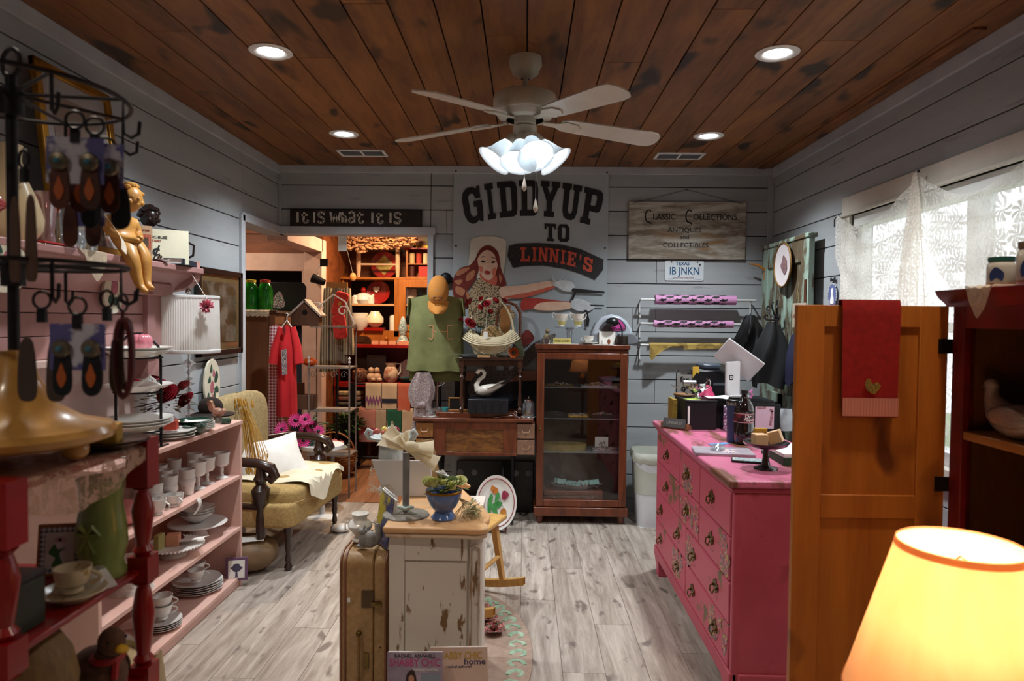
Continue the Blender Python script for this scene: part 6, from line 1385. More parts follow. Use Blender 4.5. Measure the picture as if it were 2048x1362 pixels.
nbk=T('spiral_notebook','spiral bound calendar with yellow and blue landscape cover on the suitcase','notebook',(SX1-.052,2.57,zs),rz=R(-62))
M=rotm(R(-9))
part('pages',G().bx(-.08,.08,.003,.016,0,.185,M),PAPER,nbk);part('cover',G().bx(-.082,.082,0,.003,0,.188,M),mat('landscape photo cover','b8a83a','2c3a68',kind='noise',sc=9,thr=(.45,.52),c3='4a5a2c',rough=.25,bump=0),nbk)
g=G()
for k in range(16):g.tube([(-.075+.01*k,.008+.010*math.cos(a),.188+.010*math.sin(a)) for a in [2*PI*j/8 for j in range(8)]],.0013,4,closed=True,M=M)
part('spiral_wire',g,CHROME,nbk)

# little wooden rocking chair and the rug
rc_=T('rocking_chair','small pale maple rocking chair half hidden behind the cabinet','rocking chair',(-.38,3.57,.009),rz=R(-110))
part('seat',G().prism([(-.20,-.19),(.20,-.17),(.235,.23),(-.235,.23)],.40,.425,rotm(0,0,0)),LPINE,rc_,bev=.008)
part('seat_carving',G().band([(.06,.17),(.12,.19),(.19,.17)],.012,.4255,.001),mat('carved line','8a6430'),rc_)
part('apron',G().bx(-.19,.19,-.15,-.13,.34,.40).bx(.17,.19,-.13,.19,.34,.40).bx(-.19,-.17,-.13,.19,.34,.40),LPINE,rc_,bev=.003)
for sx in (-1,1):
    part('leg',G().tube([(sx*.18,.17,.40),(sx*.215,.21,.07)],[.024,.018],4),LPINE,rc_);part('leg',G().tube([(sx*.17,-.14,.40),(sx*.20,-.17,.06)],[.024,.018],4),LPINE,rc_)
    g=G();g.grid(lambda u,v:(sx*.212+.014*[-1,1,1,-1][int(round(v*4)) % 4 if v<1 else 0],-.40+.74*u,.012+.16*(u-.52)**2*1.3+.04*[0,0,1,1][int(round(v*4)) % 4 if v<1 else 0]),16,4,cv=True);part('rocker',g,LPINE,rc_,bev=0,recalc=True)
part('stretcher',G().cyl((-.2,.195,.2),(.2,.195,.2),.012),LPINE,rc_)
rg=T('hooked_rug','oval pink and cream floral rug on the floor beside the white cabinet','rug',(-.33,3.0,.0005))
RUGM=mat('dusty pink rug pile','ab9484','9a8272',rough=1,sc=30,bump=.5)
part('rug_field',G().prism(disc(56,.38,.72),0,.008),RUGM,rg)
g=G()
for k in range(46):
    a=2*PI*k/46;x,y=.315*math.cos(a),.65*math.sin(a);s_=(k % 2*2-1)
    g.tube([(x+.034*s_*math.cos(j*.9)*math.cos(a),y+.034*math.sin(j*.9)+.004*j,.008) for j in range(6)],[.012,.014,.014,.012,.010,.007],5,flat=.3)
part('green_scrolls',g,mat('sage wool','7c9c80','a8bca4',rough=1,sc=40),rg,kind='stuff')
g=G()
for k in range(26):
    a=PI*(.1+.8*k/26);x,y=.20*math.cos(a*1.0)+.03*math.sin(k),.52*math.sin(a)+.03*math.cos(2*k);rose(g,(x,y,.004),.045,2)
part('rose_garland',g,mat('rose wool','b05a62','5c6a48',kind='multi',sc=30,c3=['c88078','3c4438','a04450'],rough=1),rg,kind='stuff')
# pink bookshelf along the left wall
BX1,BXB,BY0,BY1,BZ=-1.57,-1.925,2.47,3.76,.927
bs=T('pink_bookshelf','low pale pink bookshelf full of milk glass along the left wall','bookshelf',(BXB,BY0,0))
bd,bL=BX1-BXB,BY1-BY0
part('top',G().bx(0,bd+.005,-.005,bL,BZ-.02,BZ),PINKB,bs,bev=.002)
for y in (0,bL-.022):part('end_panel',G().bx(0,bd,y,y+.022,0,BZ-.02),PINKB,bs,bev=.002)
part('back_panel',G().bx(0,.01,.02,bL-.02,.03,BZ-.02),mat('terracotta pink back','c08470','b47862'),bs)
BSZ=[.624,.335,.06]
for z in BSZ:part('shelf',G().bx(.01,bd,.022,bL-.022,z-.02,z),PINKB,bs,bev=.002)
part('kick_board',G().bx(bd-.03,bd-.01,.022,bL-.022,0,.04),PINKB,bs)
def at(px,py,z): # a point standing on a horizontal surface
    p=AZ(px,py,z);return (p.x,p.y,z+.001)
# tumblers, goblets, cups of milk glass on the second shelf
tm=T('milk_glass_tumbler','milk glass tumbler','glass',(-1.66,3.25,.625),group='milk glass tumblers')
part('tumbler',G().lathe([(0,.0),(.028,0),(.029,.004),(.033,.06),(.037,.125),(.0345,.125),(.03,.06),(.024,.008),(0,.008)],22,caps=False),MILK,tm)
part('embossed_band',G().lathe([(.0335,.05),(.0375,.056),(.038,.075),(.0355,.08)],22,caps=False,wave=lambda a,k:1+.02*math.cos(11*a)),MILK,tm)
tl_=['front milk glass tumbler left of the teacups on the second shelf','milk glass tumbler just behind the teacup on the second shelf','third milk glass tumbler from the left, at the shelf front','rear milk glass tumbler against the back, far left','rear milk glass tumbler, second from left','rear milk glass tumbler, third from left','rear milk glass tumbler behind the goblets','milk glass tumbler in the middle row, left','milk glass tumbler in the middle row, right']
spots=[(-1.66,3.02),(-1.67,3.17),(-1.655,3.31),(-1.84,3.12),(-1.84,3.26),(-1.84,3.40),(-1.84,3.54),(-1.75,3.09),(-1.75,3.28)]
tm.location=(*spots[0],.625);tm['label']=tl_[0]
for (x,y),lb in zip(spots[1:],tl_[1:]):dup(tm,(x,y,.625),random.random()*3,lb)
gb_=T('milk_glass_goblet','footed milk glass goblet nearest the bookshelf end panel','goblet',(-1.64,3.66,.625),group='milk glass goblets')
part('goblet_bowl',G().lathe([(.008,.06),(.03,.068),(.038,.08),(.038,.11),(.043,.14),(.040,.14),(.034,.085),(0,.07)],24,caps=False),MILK,gb_)
part('goblet_foot',G().lathe([(0,.002),(.036,.0),(.036,.004),(.012,.014),(.008,.03),(.011,.045),(.008,.062)],24,caps=False),MILK,gb_)
dup(gb_,(-1.66,3.53,.625),0,'footed milk glass goblet second from the end panel');dup(gb_,(-1.655,3.42,.625),0,'footed milk glass goblet third from the end panel, at the front')
dup(gb_,(-1.77,3.62,.625),0,'footed milk glass goblet behind the one at the end panel')
def milkcup(loc,lb,rz=0,r=.042,h=.06,sau=False,grp='milk glass cups'):return teacup(loc,lb,MILK,r,h,sau,rz,grp)
milkcup((-1.615,2.96,.625),'milk glass teacup without saucer at the second shelf front',0,.04,.07)
milkcup((-1.615,3.10,.625),'milk glass teacup with round handle at the second shelf front',-.5,.045,.055)
one('pink_ball_vase','shiny pink round bottle lying on the second shelf, near end','vase',G().ell((0,0,.055),(.055,.055,.055),20,14).ell((.055,.045,.048),(.038,.038,.038),16,10),mat('glossy pink glass','d88a88','c87876',rough=.15,coat=.5,bump=0),(-1.66,2.80,.625))
tagm=PAPER
one('paper_tag','curled white paper tag hanging over the second shelf edge','tag',G().grid(lambda u,v:(.02*(1-v)+.012*math.sin(v*4)+.006,.035*(u-.5)+.02*v,-.085*v+.003),5,10),PAPER,(BX1-.012,3.22,.627))
one('white_cloth','white napkin hanging over the bookshelf top edge','napkin',G().grid(lambda u,v:(-.05+.10*min(v*1.6,1)*1 if v<.6 else .056,.12*(u-.5)*(1-.2*v),.004 if v<.55 else-.09*(v-.55)/.45*(.4+.8*u)),12,12),CLOTHW,(BX1-.05,2.75,BZ+.001))
# third shelf
sb_=T('scalloped_bowls','nest of scalloped milk glass bowls on the milk glass cake stand','bowl',(-1.735,3.57,.335+.078))
for k in range(3):part('bowl',G().lathe([(0,.0),(.035,.0),(.065,.022),(.085,.045),(.09,.05),(.082,.046),(.04,.01),(0,.008)],40,c=(0,0,k*.013),caps=False,wave=lambda a,q:1+.06*math.cos(8*a)*(q>2)),MILK,sb_)
mc=T('milk_glass_cake_stand','wide milk glass cake stand on the third shelf','cake stand',(-1.73,3.57,.336))
part('plate',G().lathe([(0,.062),(.06,.062),(.145,.066),(.148,.07),(.145,.074),(0,.072)],40,caps=False),MILK,mc);part('foot',G().lathe([(0,0),(.055,0),(.05,.01),(.035,.04),(.045,.062)],28,caps=False),MILK,mc)
cw_=T('beaded_edge_plate','clear white bead-edged plate under the peach soap, on a pedestal','plate',(-1.70,3.26,.336))
part('plate',G().lathe([(0,.045),(.12,.045),(.135,.055),(.133,.058),(0,.049)],40,caps=False),MILK,cw_);part('pedestal',G().lathe([(0,0),(.06,0),(.05,.008),(.018,.02),(.018,.035),(.04,.045)],24,caps=False),MILK,cw_)
part('bead_edge',(lambda g:([g.ell((.136*math.cos(i*PI/24),.136*math.sin(i*PI/24),.055),(.007,.007,.006),6,5) for i in range(48)],g)[1])(G()),MILK,cw_,kind='stuff')
one('peach_soap','square peach soap block on the bead-edged plate','soap',G().bx(-.03,.03,-.03,.03,0,.055),mat('peach soap','dc9c7c','d08e6e'),(-1.70,3.26,.387),rz=.3,bev=.003)
one('olive_soap','slim olive soap bar beside the peach soap block','soap',G().bx(-.012,.012,-.03,.03,0,.075),mat('olive soap','b0a468','a0945a'),(-1.73,3.19,.387),bev=.002)
one('white_cloth','white folded napkin lying across the bead-edged plate','napkin',G().grid(lambda u,v:(.16*(u-.5),.06*(v-.5)+.02*u,.004+.02*u+.004*math.sin(5*v)),12,6),CLOTHW,(-1.63,3.27,.397))
one('burgundy_saucer','burgundy saucer half under the white napkin','saucer',G().lathe(platep(.05,.008),24,caps=False),mat('burgundy glaze','6a2a34',rough=.2),(-1.74,3.34,.386))
one('crochet_bundle','bundle of white crochet lace on the third shelf near end','lace',G().grid(lambda u,v:(.10*math.cos(2*PI*u)*(1-.5*v)*(1+.1*math.sin(8*u*PI)),.09*math.sin(2*PI*u)*(1-.4*v),.14*v),30,10,cu=True),lace('white crochet','eae6e0',90,dense=.3),(-1.68,2.84,.336))
# bottom shelf
def stack(name,lb,loc,n,r,m=MILK,h=.009,wave=None,grp=None):
    t=T(name,lb,'plates',loc,group=grp)
    me=mesh(G().lathe(platep(r,.016),32,caps=False,wave=wave),m)
    for k in range(n):part('plate',me,None,t,loc=(0,0,k*h),rot=(0,0,k*.3))
    return t
stack('luncheon_plate_stack','stack of shell-edged white plates holding two cups, bottom shelf',(-1.71,3.52,.061),5,.125,MILK,.011,lambda a,k:1+.03*math.cos(6*a)*(k>3))
milkcup((-1.69,3.47,.130),'front milk glass cup on the bottom shelf plate stack',.4,.043,.06);milkcup((-1.74,3.58,.130),'rear milk glass cup on the bottom shelf plate stack',.4,.043,.06)
stack('saucer_stack','stack of white saucers under two nested cups, bottom shelf',(-1.66,3.08,.061),4,.085,MILK,.009)
milkcup((-1.66,3.08,.106),'lower of two nested milk glass cups on the saucer stack',.6,.045,.065);milkcup((-1.66,3.08,.155),'upper of two nested milk glass cups on the saucer stack',.3,.047,.06)
stack('dinner_plate_stack','stack of plain white plates at the near end of the bottom shelf',(-1.70,2.72,.061),8,.10,CHINA,.011)
# small framed card leaning on the floor against the shelf end
p=AZ(465,1178,.06)
fc=T('small_framed_print','small violet framed print of a dark rosette leaning on the bottom shelf end','picture frame',(-1.578,3.70,.045));fc.rotation_euler=(R(-6),0,R(14))
part('frame',G().bx(-.058,.058,-.004,.006,0,.125),mat('violet patterned frame','7a5874','5c3c5a',kind='check',sc=120),fc,bev=.002);part('print',G().bx(-.043,.043,-.006,-.003,.014,.11),PAPER,fc)
part('printed_rosette',G().prism(smoothp([(.026*(1+.25*math.cos(3*i))*math.cos(i*PI/6),.07+.022*math.sin(i*PI/6)) for i in range(12)]),.006,.0068,UP).prism([(-.006,.02),(-.012,.018),(.014,.018),(.008,.02),(.004,.055),(-.004,.055)],.006,.0068,UP),mat('charcoal print','34303c','54506a',bump=0),fc)
# --- on the bookshelf top
td=T('tiered_stand','black iron three-tier stand with oval white plates','tiered stand',(-1.69,2.95,BZ+.001))
part('iron_frame',G().tube([(-.10,0,.0),(-.10,0,.38),(-.09,0,.44),(-.05,0,.48),(0,0,.495),(.05,0,.48),(.09,0,.44),(.10,0,.38),(.10,0,0)],.006,8).tube([(.10,-.06,0),(.10,.06,0)],.005,6).tube([(-.10,-.06,0),(-.10,.06,0)],.005,6),IRON,td)
for z in (.07,.24,.39):part('tier_ring',G().tube([(.10*math.cos(i*PI/12),.08*math.sin(i*PI/12),z) for i in range(24)],.004,6,closed=True),IRON,td)
OV=mesh(G().lathe(platep(.155,.028),36,caps=False,sx=.85,sy=1.0,wave=lambda a,k:1+.03*math.cos(2*a)),CHINA)
def ovals(z,n,lb):
    t=T('oval_plates',lb,'plates',(td.location.x,td.location.y,BZ+z+.006),group='white oval plates on the tiered stand')
    for k in range(n):part('plate',OV,None,t,loc=(0,0,k*.012))
ovals(.07,3,'three stacked oval plates on the lowest tier');ovals(.24,1,'oval plate with the handwritten card on the middle tier');ovals(.39,2,'two oval plates on the top tier under the pink pumpkin')
g=G()
for k in range(7):a=2*PI*k/7;g.ell((.022*math.cos(a),.022*math.sin(a),.035),(.028,.028,.035),12,8)
one('pink_pumpkin','shiny pink ceramic pumpkin on the top tier plate','figurine',g,mat('glossy pink','e08a98','d47a88',rough=.2,coat=.4),(td.location.x+.03,2.92,BZ+.425))
hcd=T('handwritten_card','folded white card with handwriting on the middle tier plate','card',(td.location.x+.05,2.95,BZ+.262),rz=.5)
part('card',G().prism([(-.06,0),(0,.05),(.06,0),(.056,0),(0,.046),(-.056,0)],-.05,.05,UP),PAPER,hcd);text('Oak 4 Plates',.02,INK,hcd,TR(.032,0,.0255,0,0,0) @ rotm(0,R(40),0) @ rotm(0,0,PI/2),.0005,.01)
# roses in a clear vase
p=at(352,822,BZ)
rv=T('red_rose_bouquet','dark red silk roses in a clear crackle vase behind the tiered stand','flowers',(-1.745,3.28,BZ+.001))
part('vase',G().lathe([(0,.0),(.045,0),(.055,.03),(.05,.07),(.035,.09),(.04,.10)],24,caps=False),CLEARP,rv)
RR=mat('crimson petals','9c1426','6c0c18',rough=.6,sc=30,vary=.1)
for x,y,z,r_ in ((.05,-.05,.19,.045),(.10,.03,.15,.04),(.0,-.06,.23,.035),(-.04,-.03,.25,.03),(.07,.05,.22,.03),(.02,.05,.17,.035),(-.10,-.09,.24,.028)):
    g=G();rose(g,(0,0,0),r_*1.2,6,(R(50),R(random.uniform(-25,40))));part('bloom',g,RR,rv,loc=(x,y,z))
g=G();bush(g,(0,-.0,.15),(.13,.13,.09),130,.04,.02);part('foliage',g,mat('dark silk leaves','3c4a24','5a3a24',vary=.2),rv,kind='stuff')
# crystal lamp with pleated shade
p=AY(376,840,3.50)
cl=T('crystal_lamp','tall table lamp of stacked crystal with a white pleated drum shade','lamp',(-1.735,3.49,BZ+.001))
SHW=mat('white pleated silk','f0ece6','e4dfd8',rough=.8,thin=.3)
part('pleated_shade',G().lathe([(.148,.39),(.150,.40),(.146,.67),(.145,.675)],160,caps=False,wave=lambda a,k:1+.010*math.cos(80*a)),SHW,cl)
part('shade_trim',G().lathe([(.151,.385),(.153,.39),(.153,.402),(.151,.404)],60,caps=False),WHITE,cl);part('shade_trim',G().lathe([(.148,.665),(.15,.667),(.15,.677),(.148,.679)],60,caps=False),WHITE,cl)
g=G();g.lathe([(0,0),(.055,0),(.055,.018),(.02,.026),(.008,.03)],8,caps=False)
for z,r_,h in ((.045,.022,.03),(.075,.03,.022),(.10,.014,.03),(.13,.024,.02),(.155,.030,.02),(.19,.016,.035),(.225,.030,.025),(.25,.022,.02),(.285,.016,.035),(.33,.042,.05)):
    g.lathe([(.004,z-h/2),(r_,z),(.004,z+h/2)],8,caps=False)
part('crystal_column',g,glass('cut crystal','e8ecf0',.03,.35,.1),cl);part('lamp_rod',G().cyl((0,0,0),(0,0,.66),.004),CHROME,cl);part('finial',G().ell((0,0,.70),(.016,.016,.016),12,8).cyl((0,0,.66),(0,0,.69),.006),CHROME,cl)
g=G();
for i in range(90):
    a=random.random()*6.28;b=random.uniform(-.4,1.5);L_=.042*random.uniform(.8,1.05)
    leaf(g,(0,0,0),L_,.011,a,-b)
fl_=part('bloom',g,mat('pink cream dahlia','c84868','e8a8b0',rough=.6,sc=60),None);tag(fl_,'pink dahlia ornament on a string against the pleated shade','flower');fl_.name='dahlia_ornament';q=AY(413,612,3.37);fl_.location=(q.x,3.375,q.z);fl_.rotation_euler=(R(90),0,0)
one('ornament_string','thin string from the mantel holding the dahlia ornament','string',G().cyl((q.x,3.40,q.z+.02),(-1.72,3.45,1.75),.0015,5),PAPER)
# green bowls, scalloped plates, soap, small things
GG=mat('dark green glaze','1d4030','142e22',rough=.12,coat=.6)
one('green_gravy_boat','dark green glazed leaf-shaped dish left of the lamp','dish',G().lathe([(0,0),(.03,0),(.07,.03),(.085,.055),(.08,.055),(.06,.03),(0,.012)],30,sx=1.0,sy=1.3,caps=False,wave=lambda a,k:1+.06*math.cos(2*a)),GG,(-1.66,3.39,BZ+.001));one('green_small_bowl','small dark green footed bowl in front of the gravy dish','bowl',G().lathe([(0,0),(.025,0),(.05,.025),(.056,.045),(.052,.045),(0,.012)],24,caps=False),GG,(-1.60,3.28,BZ+.001))
stack('scalloped_plate_stack','stack of scalloped cream plates holding the red soap',(-1.67,3.13,BZ+.001),3,.105,CHINA,.012,lambda a,k:1+.04*math.cos(6*a)*(k>3)).location=(-1.655,3.16,BZ+.001)
one('red_soap','square brick red soap block on the scalloped plates','soap',G().bx(-.028,.028,-.028,.028,0,.045),mat('brick red soap','a8341e','962c18',rough=.5),(-1.655,3.16,BZ+.041),rz=.3,bev=.003)
stack('saucer_stack','small stack of saucers right of the scalloped plates on top',(-1.66,3.52,BZ+.001),4,.075,CHINA,.009).location=(-1.63,3.38,BZ+.001)
one('green_glass_dish','green pressed glass lidded dish at the near end of the bookshelf top','dish',G().lathe([(0,0),(.03,0),(.052,.02),(.055,.035),(.03,.05),(0,.055)],24,caps=False),mat('green glass','1f6a24','124a16',rough=.1,coat=.5),(-1.62,2.83,BZ+.001))
bd_=T('bird_figurine','pink and brown ceramic bird with raised tail on the bookshelf end','figurine',(-1.66,3.66,BZ+.001));BRD=mat('pink brown bird','c8907c','7a5a40',sc=30,rough=.3)
part('body',G().ell((0,0,.055),(.035,.024,.024),14,9).ell((.028,0,.062),(.016,.014,.014),10,7),BRD,bd_);part('tail',G().prism(smoothp([(-.04,.06),(-.055,.11),(-.035,.115),(-.02,.07)]),-.012,.012,UP),BRD,bd_);part('perch',G().lathe([(0,0),(.03,0),(.02,.02),(.008,.04)],12,caps=False),mat('branch','5a5040'),bd_)
one('pink_sponge','tiny pale pink block beside the bird figurine','soap',G().bx(-.02,.02,-.015,.015,0,.02),mat('pale pink soap','d8a8b8'),(-1.70,3.58,BZ+.001));one('green_pincushion','tiny green tape pot near the end of the bookshelf top','pot',G().lathe([(0,0),(.025,0),(.03,.018),(.018,.03),(0,.03)],18,caps=False),GG,(-1.60,3.62,BZ+.001))
# oval rose plate on the wall and picture
def ovplate(lb,loc,rz,a_,b_,ms,tilt=0):
    t=T('oval_rose_plate',lb,'plate',loc,rz);t.rotation_euler=(tilt,0,rz)
    part('plate',G().prism(disc(32,a_,b_),0,.008,UP).prism(disc(32,a_*1.0,b_*1.0),.008,.012,UP),mat('cream plate','ded8c4','d2ccb6',rough=.2,coat=.4),t,bev=.004)
    for nm_,m,polys in ms:
        g=G()
        for i,q in enumerate(polys):g.prism(smoothp([(x*a_,y*b_) for x,y in q]),.0125,.0132+i*.0001,UP)
        part(nm_,g,m,t,smooth=0)
    return t
PR=mat('painted rose','b8707a','9a5060',bump=0,sc=40);PL=mat('painted leaves','2c5040','1f3a2e',bump=0)
rz_=[('painted_roses',PR,[[(-.3,-.1),(-.1,.15),(.15,.0),(.1,-.3),(-.2,-.35)],[(0,.35),(.1,.6),(.3,.4),(.2,.25)],[(-.1,-.5),(.1,-.4),(.05,-.75)]]),('painted_leaves',PL,[[(.2,.1),(.45,.5),(.7,.3),(.5,.05)],[(.2,-.2),(.6,-.1),(.75,-.35),(.4,-.35)],[(.1,-.4),(.3,-.3),(.35,-.7),(.15,-.65)],[(-.6,.1),(-.35,.35),(-.25,.1)],[(-.35,.5),(-.15,.8),(-.05,.5)],[(-.7,-.5),(-.5,-.3),(-.4,-.6)]])]
p=AX(428,768,-1.90);ovplate('cream oval plate with pink rose and leaves hung low on the left wall',(-1.92,p.y,p.z),PI/2,.105,.155,rz_)
cp3=AX(430,633,-1.92)
pc=T('framed_landscape','black framed old picture on the left wall behind the pleated lamp','picture',(-1.925,4.26,1.26),rz=PI/2)
W3,H3=.62,.535
part('frame',G().bx(-W3/2,W3/2,-.025,0,0,.035).bx(-W3/2,W3/2,-.025,0,H3-.035,H3).bx(-W3/2,-W3/2+.035,-.025,0,0,H3).bx(W3/2-.035,W3/2,-.025,0,0,H3),mat('black brown frame','1d1512','120c0a',rough=.35),pc,bev=.003)
part('mount',G().bx(-W3/2+.03,W3/2-.03,-.010,-.004,.03,H3-.03),mat('gold brown mount','8a7850','75643e'),pc)
part('painting',G().bx(-W3/2+.08,W3/2-.08,-.012,-.009,.08,H3-.08),mat('old landscape','4a4a34','8a8676',sc=7,thr=(.45,.6),c3='3a2c20',rough=.4,bump=0),pc)
part('glass_pane',G().bx(-W3/2+.03,W3/2-.03,-.016,-.014,.03,H3-.03),CLEAR,pc)

# pink mantel high on the left wall
mt_=T('mantel_shelf_unit','dusty pink wooden mantel shelf with moulding fixed to the left wall','mantel',(-1.937,1.5,1.30))
def mb(x0,x1,y0,y1,z0,z1):return G().bx(x0,x1,y0,y1,z0,z1)
part('mantel_shelf',mb(0,.26,0,2.04,.42,.45),MAUVE,mt_,bev=.005)
part('crown_moulding',G().prism([(.10,.30),(.12,.30),(.13,.33),(.17,.37),(.22,.40),(.23,.42),(.10,.42)],-1.98,-.0,rotm(PI/2)),MAUVE,mt_)
for k in range(3):part('frieze_board',mb(0,.105,0,1.82,.03+.09*k,.03+.09*k+.087),MAUVE,mt_,bev=.003)
part('ledge',mb(0,.14,0,1.80,-.0,.028),mat('pale ledge','d8bcb4','ccb0a8'),mt_,bev=.003)
part('pilaster',mb(0,.13,1.74,1.86,-.10,.34),MAUVE,mt_,bev=.003);part('pilaster_cap',mb(0,.17,1.72,1.90,.30,.36),MAUVE,mt_,bev=.006)
part('bracket',G().prism([(0,.42),(.25,.42),(.24,.38),(.20,.345),(.14,.33),(.08,.32),(0,.315)],-2.03,-1.97,rotm(PI/2)),MAUVE,mt_,bev=.003)
part('lower_panel',mb(0,.03,0,1.80,-.34,.0),mat('pale pink panel','cbb4ae','bda6a0'),mt_)
ZM=1.7505
ovplate('cream oval plate with a pink rose hung on the mantel frieze under the cherub',(-1.80,2.94,1.60),PI/2,.07,.092,[('painted_rose',PR,[[(-.3,.0),(-.2,.5),(.1,.65),(.4,.4),(.3,0),(0,-.1)]]),('painted_leaves',PL,[[(-.6,-.4),(-.4,-.1),(-.1,-.4),(-.3,-.6)],[(-.1,-.3),(.3,-.2),(.4,-.5),(0,-.6)]])])
ovplate('large cream plate with rose leaning at the near end of the mantel',(-1.69,2.17,1.655),PI/2,.12,.085,rz_)
# human-shaped figurines as one skinned surface
def skinmesh(pts,edges,m): # skin layer must exist before radii are set
    me=bpy.data.meshes.new('mesh');bm=bmesh.new();L_=bm.verts.layers.skin.verify()
    vs=[bm.verts.new(p[:3]) for p in pts]
    for i,v in enumerate(vs):v[L_].radius=(pts[i][3],pts[i][3]);v[L_].use_root=i==0
    for a,b in edges:bm.edges.new((vs[a],vs[b]))
    bm.to_mesh(me);bm.free();me.materials.append(m);return me
def skinned(name,pts,edges,m,parent,sub=2):
    o=bpy.data.objects.new(name,skinmesh(pts,edges,m));C.objects.link(o);o.parent=parent
    s=o.modifiers.new('skin','SKIN');s.use_smooth_shade=True
    b=o.modifiers.new('subdivision','SUBSURF');b.levels=sub;b.render_levels=sub;return o
def head(t,c,r,m,hair,rz=0):
    M=TR(*c,0,0,rz)
    part('head',G().ell((0,0,0),(r*.9,r*.82,r),18,12,M).ell((r*.86,0,-r*.1),(r*.14,r*.12,r*.16),8,6,M).ell((r*.66,0,-r*.42),(r*.2,r*.26,r*.1),8,6,M).ell((r*.5,r*.45,-r*.3),(r*.3,r*.28,r*.26),8,6,M).ell((r*.5,-r*.45,-r*.3),(r*.3,r*.28,r*.26),8,6,M).ell((r*.74,r*.28,r*.06),(r*.1,r*.16,r*.09),8,5,M).ell((r*.74,-r*.28,r*.06),(r*.1,r*.16,r*.09),8,5,M).ell((0,r*.85,-.1*r),(r*.15,r*.1,r*.2),6,5,M),m,t)
    g=G()
    for k in range(46):
        a=random.random()*6.28;b=random.uniform(-.2,1.5)
        x,y,z=math.cos(a)*math.cos(b),math.sin(a)*math.cos(b),math.sin(b)
        if x>.45 and z<.55:continue
        g.ell((x*r*.9,y*r*.86,z*r*.95+.05*r),(r*.26,r*.22,r*.2),8,6,M)
    part('hair',g,hair,t)
CH=mat('golden resin','c8924a','a87434',rough=.4,sc=25)
cz=T('cherub_statue','golden seated cherub statue with legs hanging over the mantel edge','statue',(-1.735,2.90,ZM),rz=-.35)
P_=[(.0,0,.035,.042),(-.005,0,.085,.04),(.01,0,.13,.04),(.025,0,.155,.018),(.03,0,.17,.016),
      (.06,.03,.035,.03),(.085,.028,.0,.027),(.10,.02,-.07,.02),(.11,.015,-.10,.015),(.13,.015,-.115,.013),(.145,.015,-.118,.008),
      (.065,-.03,.035,.03),(.095,-.028,-.01,.027),(.105,-.02,-.08,.02),(.115,-.015,-.112,.015),(.135,-.015,-.127,.013),(.15,-.015,-.13,.008),
      (.01,.048,.135,.02),(.015,.06,.09,.018),(.055,.035,.07,.014),(.085,.01,.07,.012),(.10,.0,.068,.009),
      (.01,-.048,.135,.02),(.015,-.062,.09,.018),(.055,-.04,.065,.014),(.085,-.01,.06,.012),(.10,.0,.058,.009)]
E_=[(0,1),(1,2),(2,3),(3,4),(0,5),(5,6),(6,7),(7,8),(8,9),(9,10),(0,11),(11,12),(12,13),(13,14),(14,15),(15,16),(2,17),(17,18),(18,19),(19,20),(20,21),(2,22),(22,23),(23,24),(24,25),(25,26)]
skinned('body',P_,E_,CH,cz);head(cz,(.045,0,.215),.052,CH,CH,0)
cz.scale=(1.18,1.18,1.15)
g=G();rose(g,(.02,-.02,.262),.02,3);rose(g,(.0,.03,.255),.018,3);rose(g,(.06,-.045,.235),.018,3);part('flower_wreath',g,mat('salmon silk','d87a6a','e89a88',rough=.7),cz,label='salmon silk flower wreath')
g=G();g.grid(lambda u,v:(.02+.09*u,-.07+.03*math.sin(3*u)-.02*v,.16-.15*u**.7+.02*(v-.5)),16,5);g.grid(lambda u,v:(.0-.03*v,-.045-.02*math.sin(3*u),.19-.06*u+.0*v),10,4);part('lace_sash',g,lace('sash lace','e8ddc8',160,dense=.4),cz)
bst=T('dark_bust','dark bronze child bust behind the white price sign','statue',(-1.855,3.33,ZM),rz=-.4)
BRZ=mat('dark bronze','1e1412','2c1c18',rough=.3,coat=.3,bump=.1)
skinned('torso',[(0,0,.03,.05),(0,0,.09,.06),(.0,0,.14,.045),(.0,0,.165,.02),(.005,0,.19,.018),(.0,.07,.12,.028),(0,.095,.06,.024),(0,-.07,.12,.028),(0,-.095,.06,.024)],[(0,1),(1,2),(2,3),(3,4),(2,5),(5,6),(2,7),(7,8)],BRZ,bst);head(bst,(.012,0,.235),.052,BRZ,BRZ)
pcs=T('price_sign','cream vintage price card reading 9 cents on the mantel','sign',(-1.735,3.23,ZM),rz=R(28));pcs.rotation_euler=(R(-6),0,R(33))
part('card',G().bx(-.10,.12,0,.003,0,.165),mat('cream card','dcd6bc','d0caae'),pcs,bev=.001)
for s,sz,dx,dz,b_,c_ in (('RLOC-BUSE',.018,-.02,.125,.03,INK),('ONSTANT',.015,-.035,.108,.04,mat('faded red ink','8a3426',bump=0)),('9¢',.075,-.04,.06,.03,INK)):text(s,sz,c_,pcs,face(dx,-.0008,dz),.0006,b_)
rcd=T('corset_card','small orange red vintage carded notion in front of the price sign','card',(-1.715,3.05,ZM+.001),rz=R(35))
part('card',G().bx(-.032,.032,0,.002,0,.155),mat('buff card','c8a888','ba9a7a'),rcd);part('red_print',G().bx(-.024,.026,-.001,0,.05,.115),mat('red print','a8402c','c8785c',kind='check',sc=90),rcd);part('dark_picture',G().bx(-.014,.016,-.002,-.001,.06,.10),mat('sepia picture','54463a','7a6a58'),rcd)
text('Corset',.014,mat('faded red ink',''),rcd,face(0,-.0008,.135),.0005,.02)
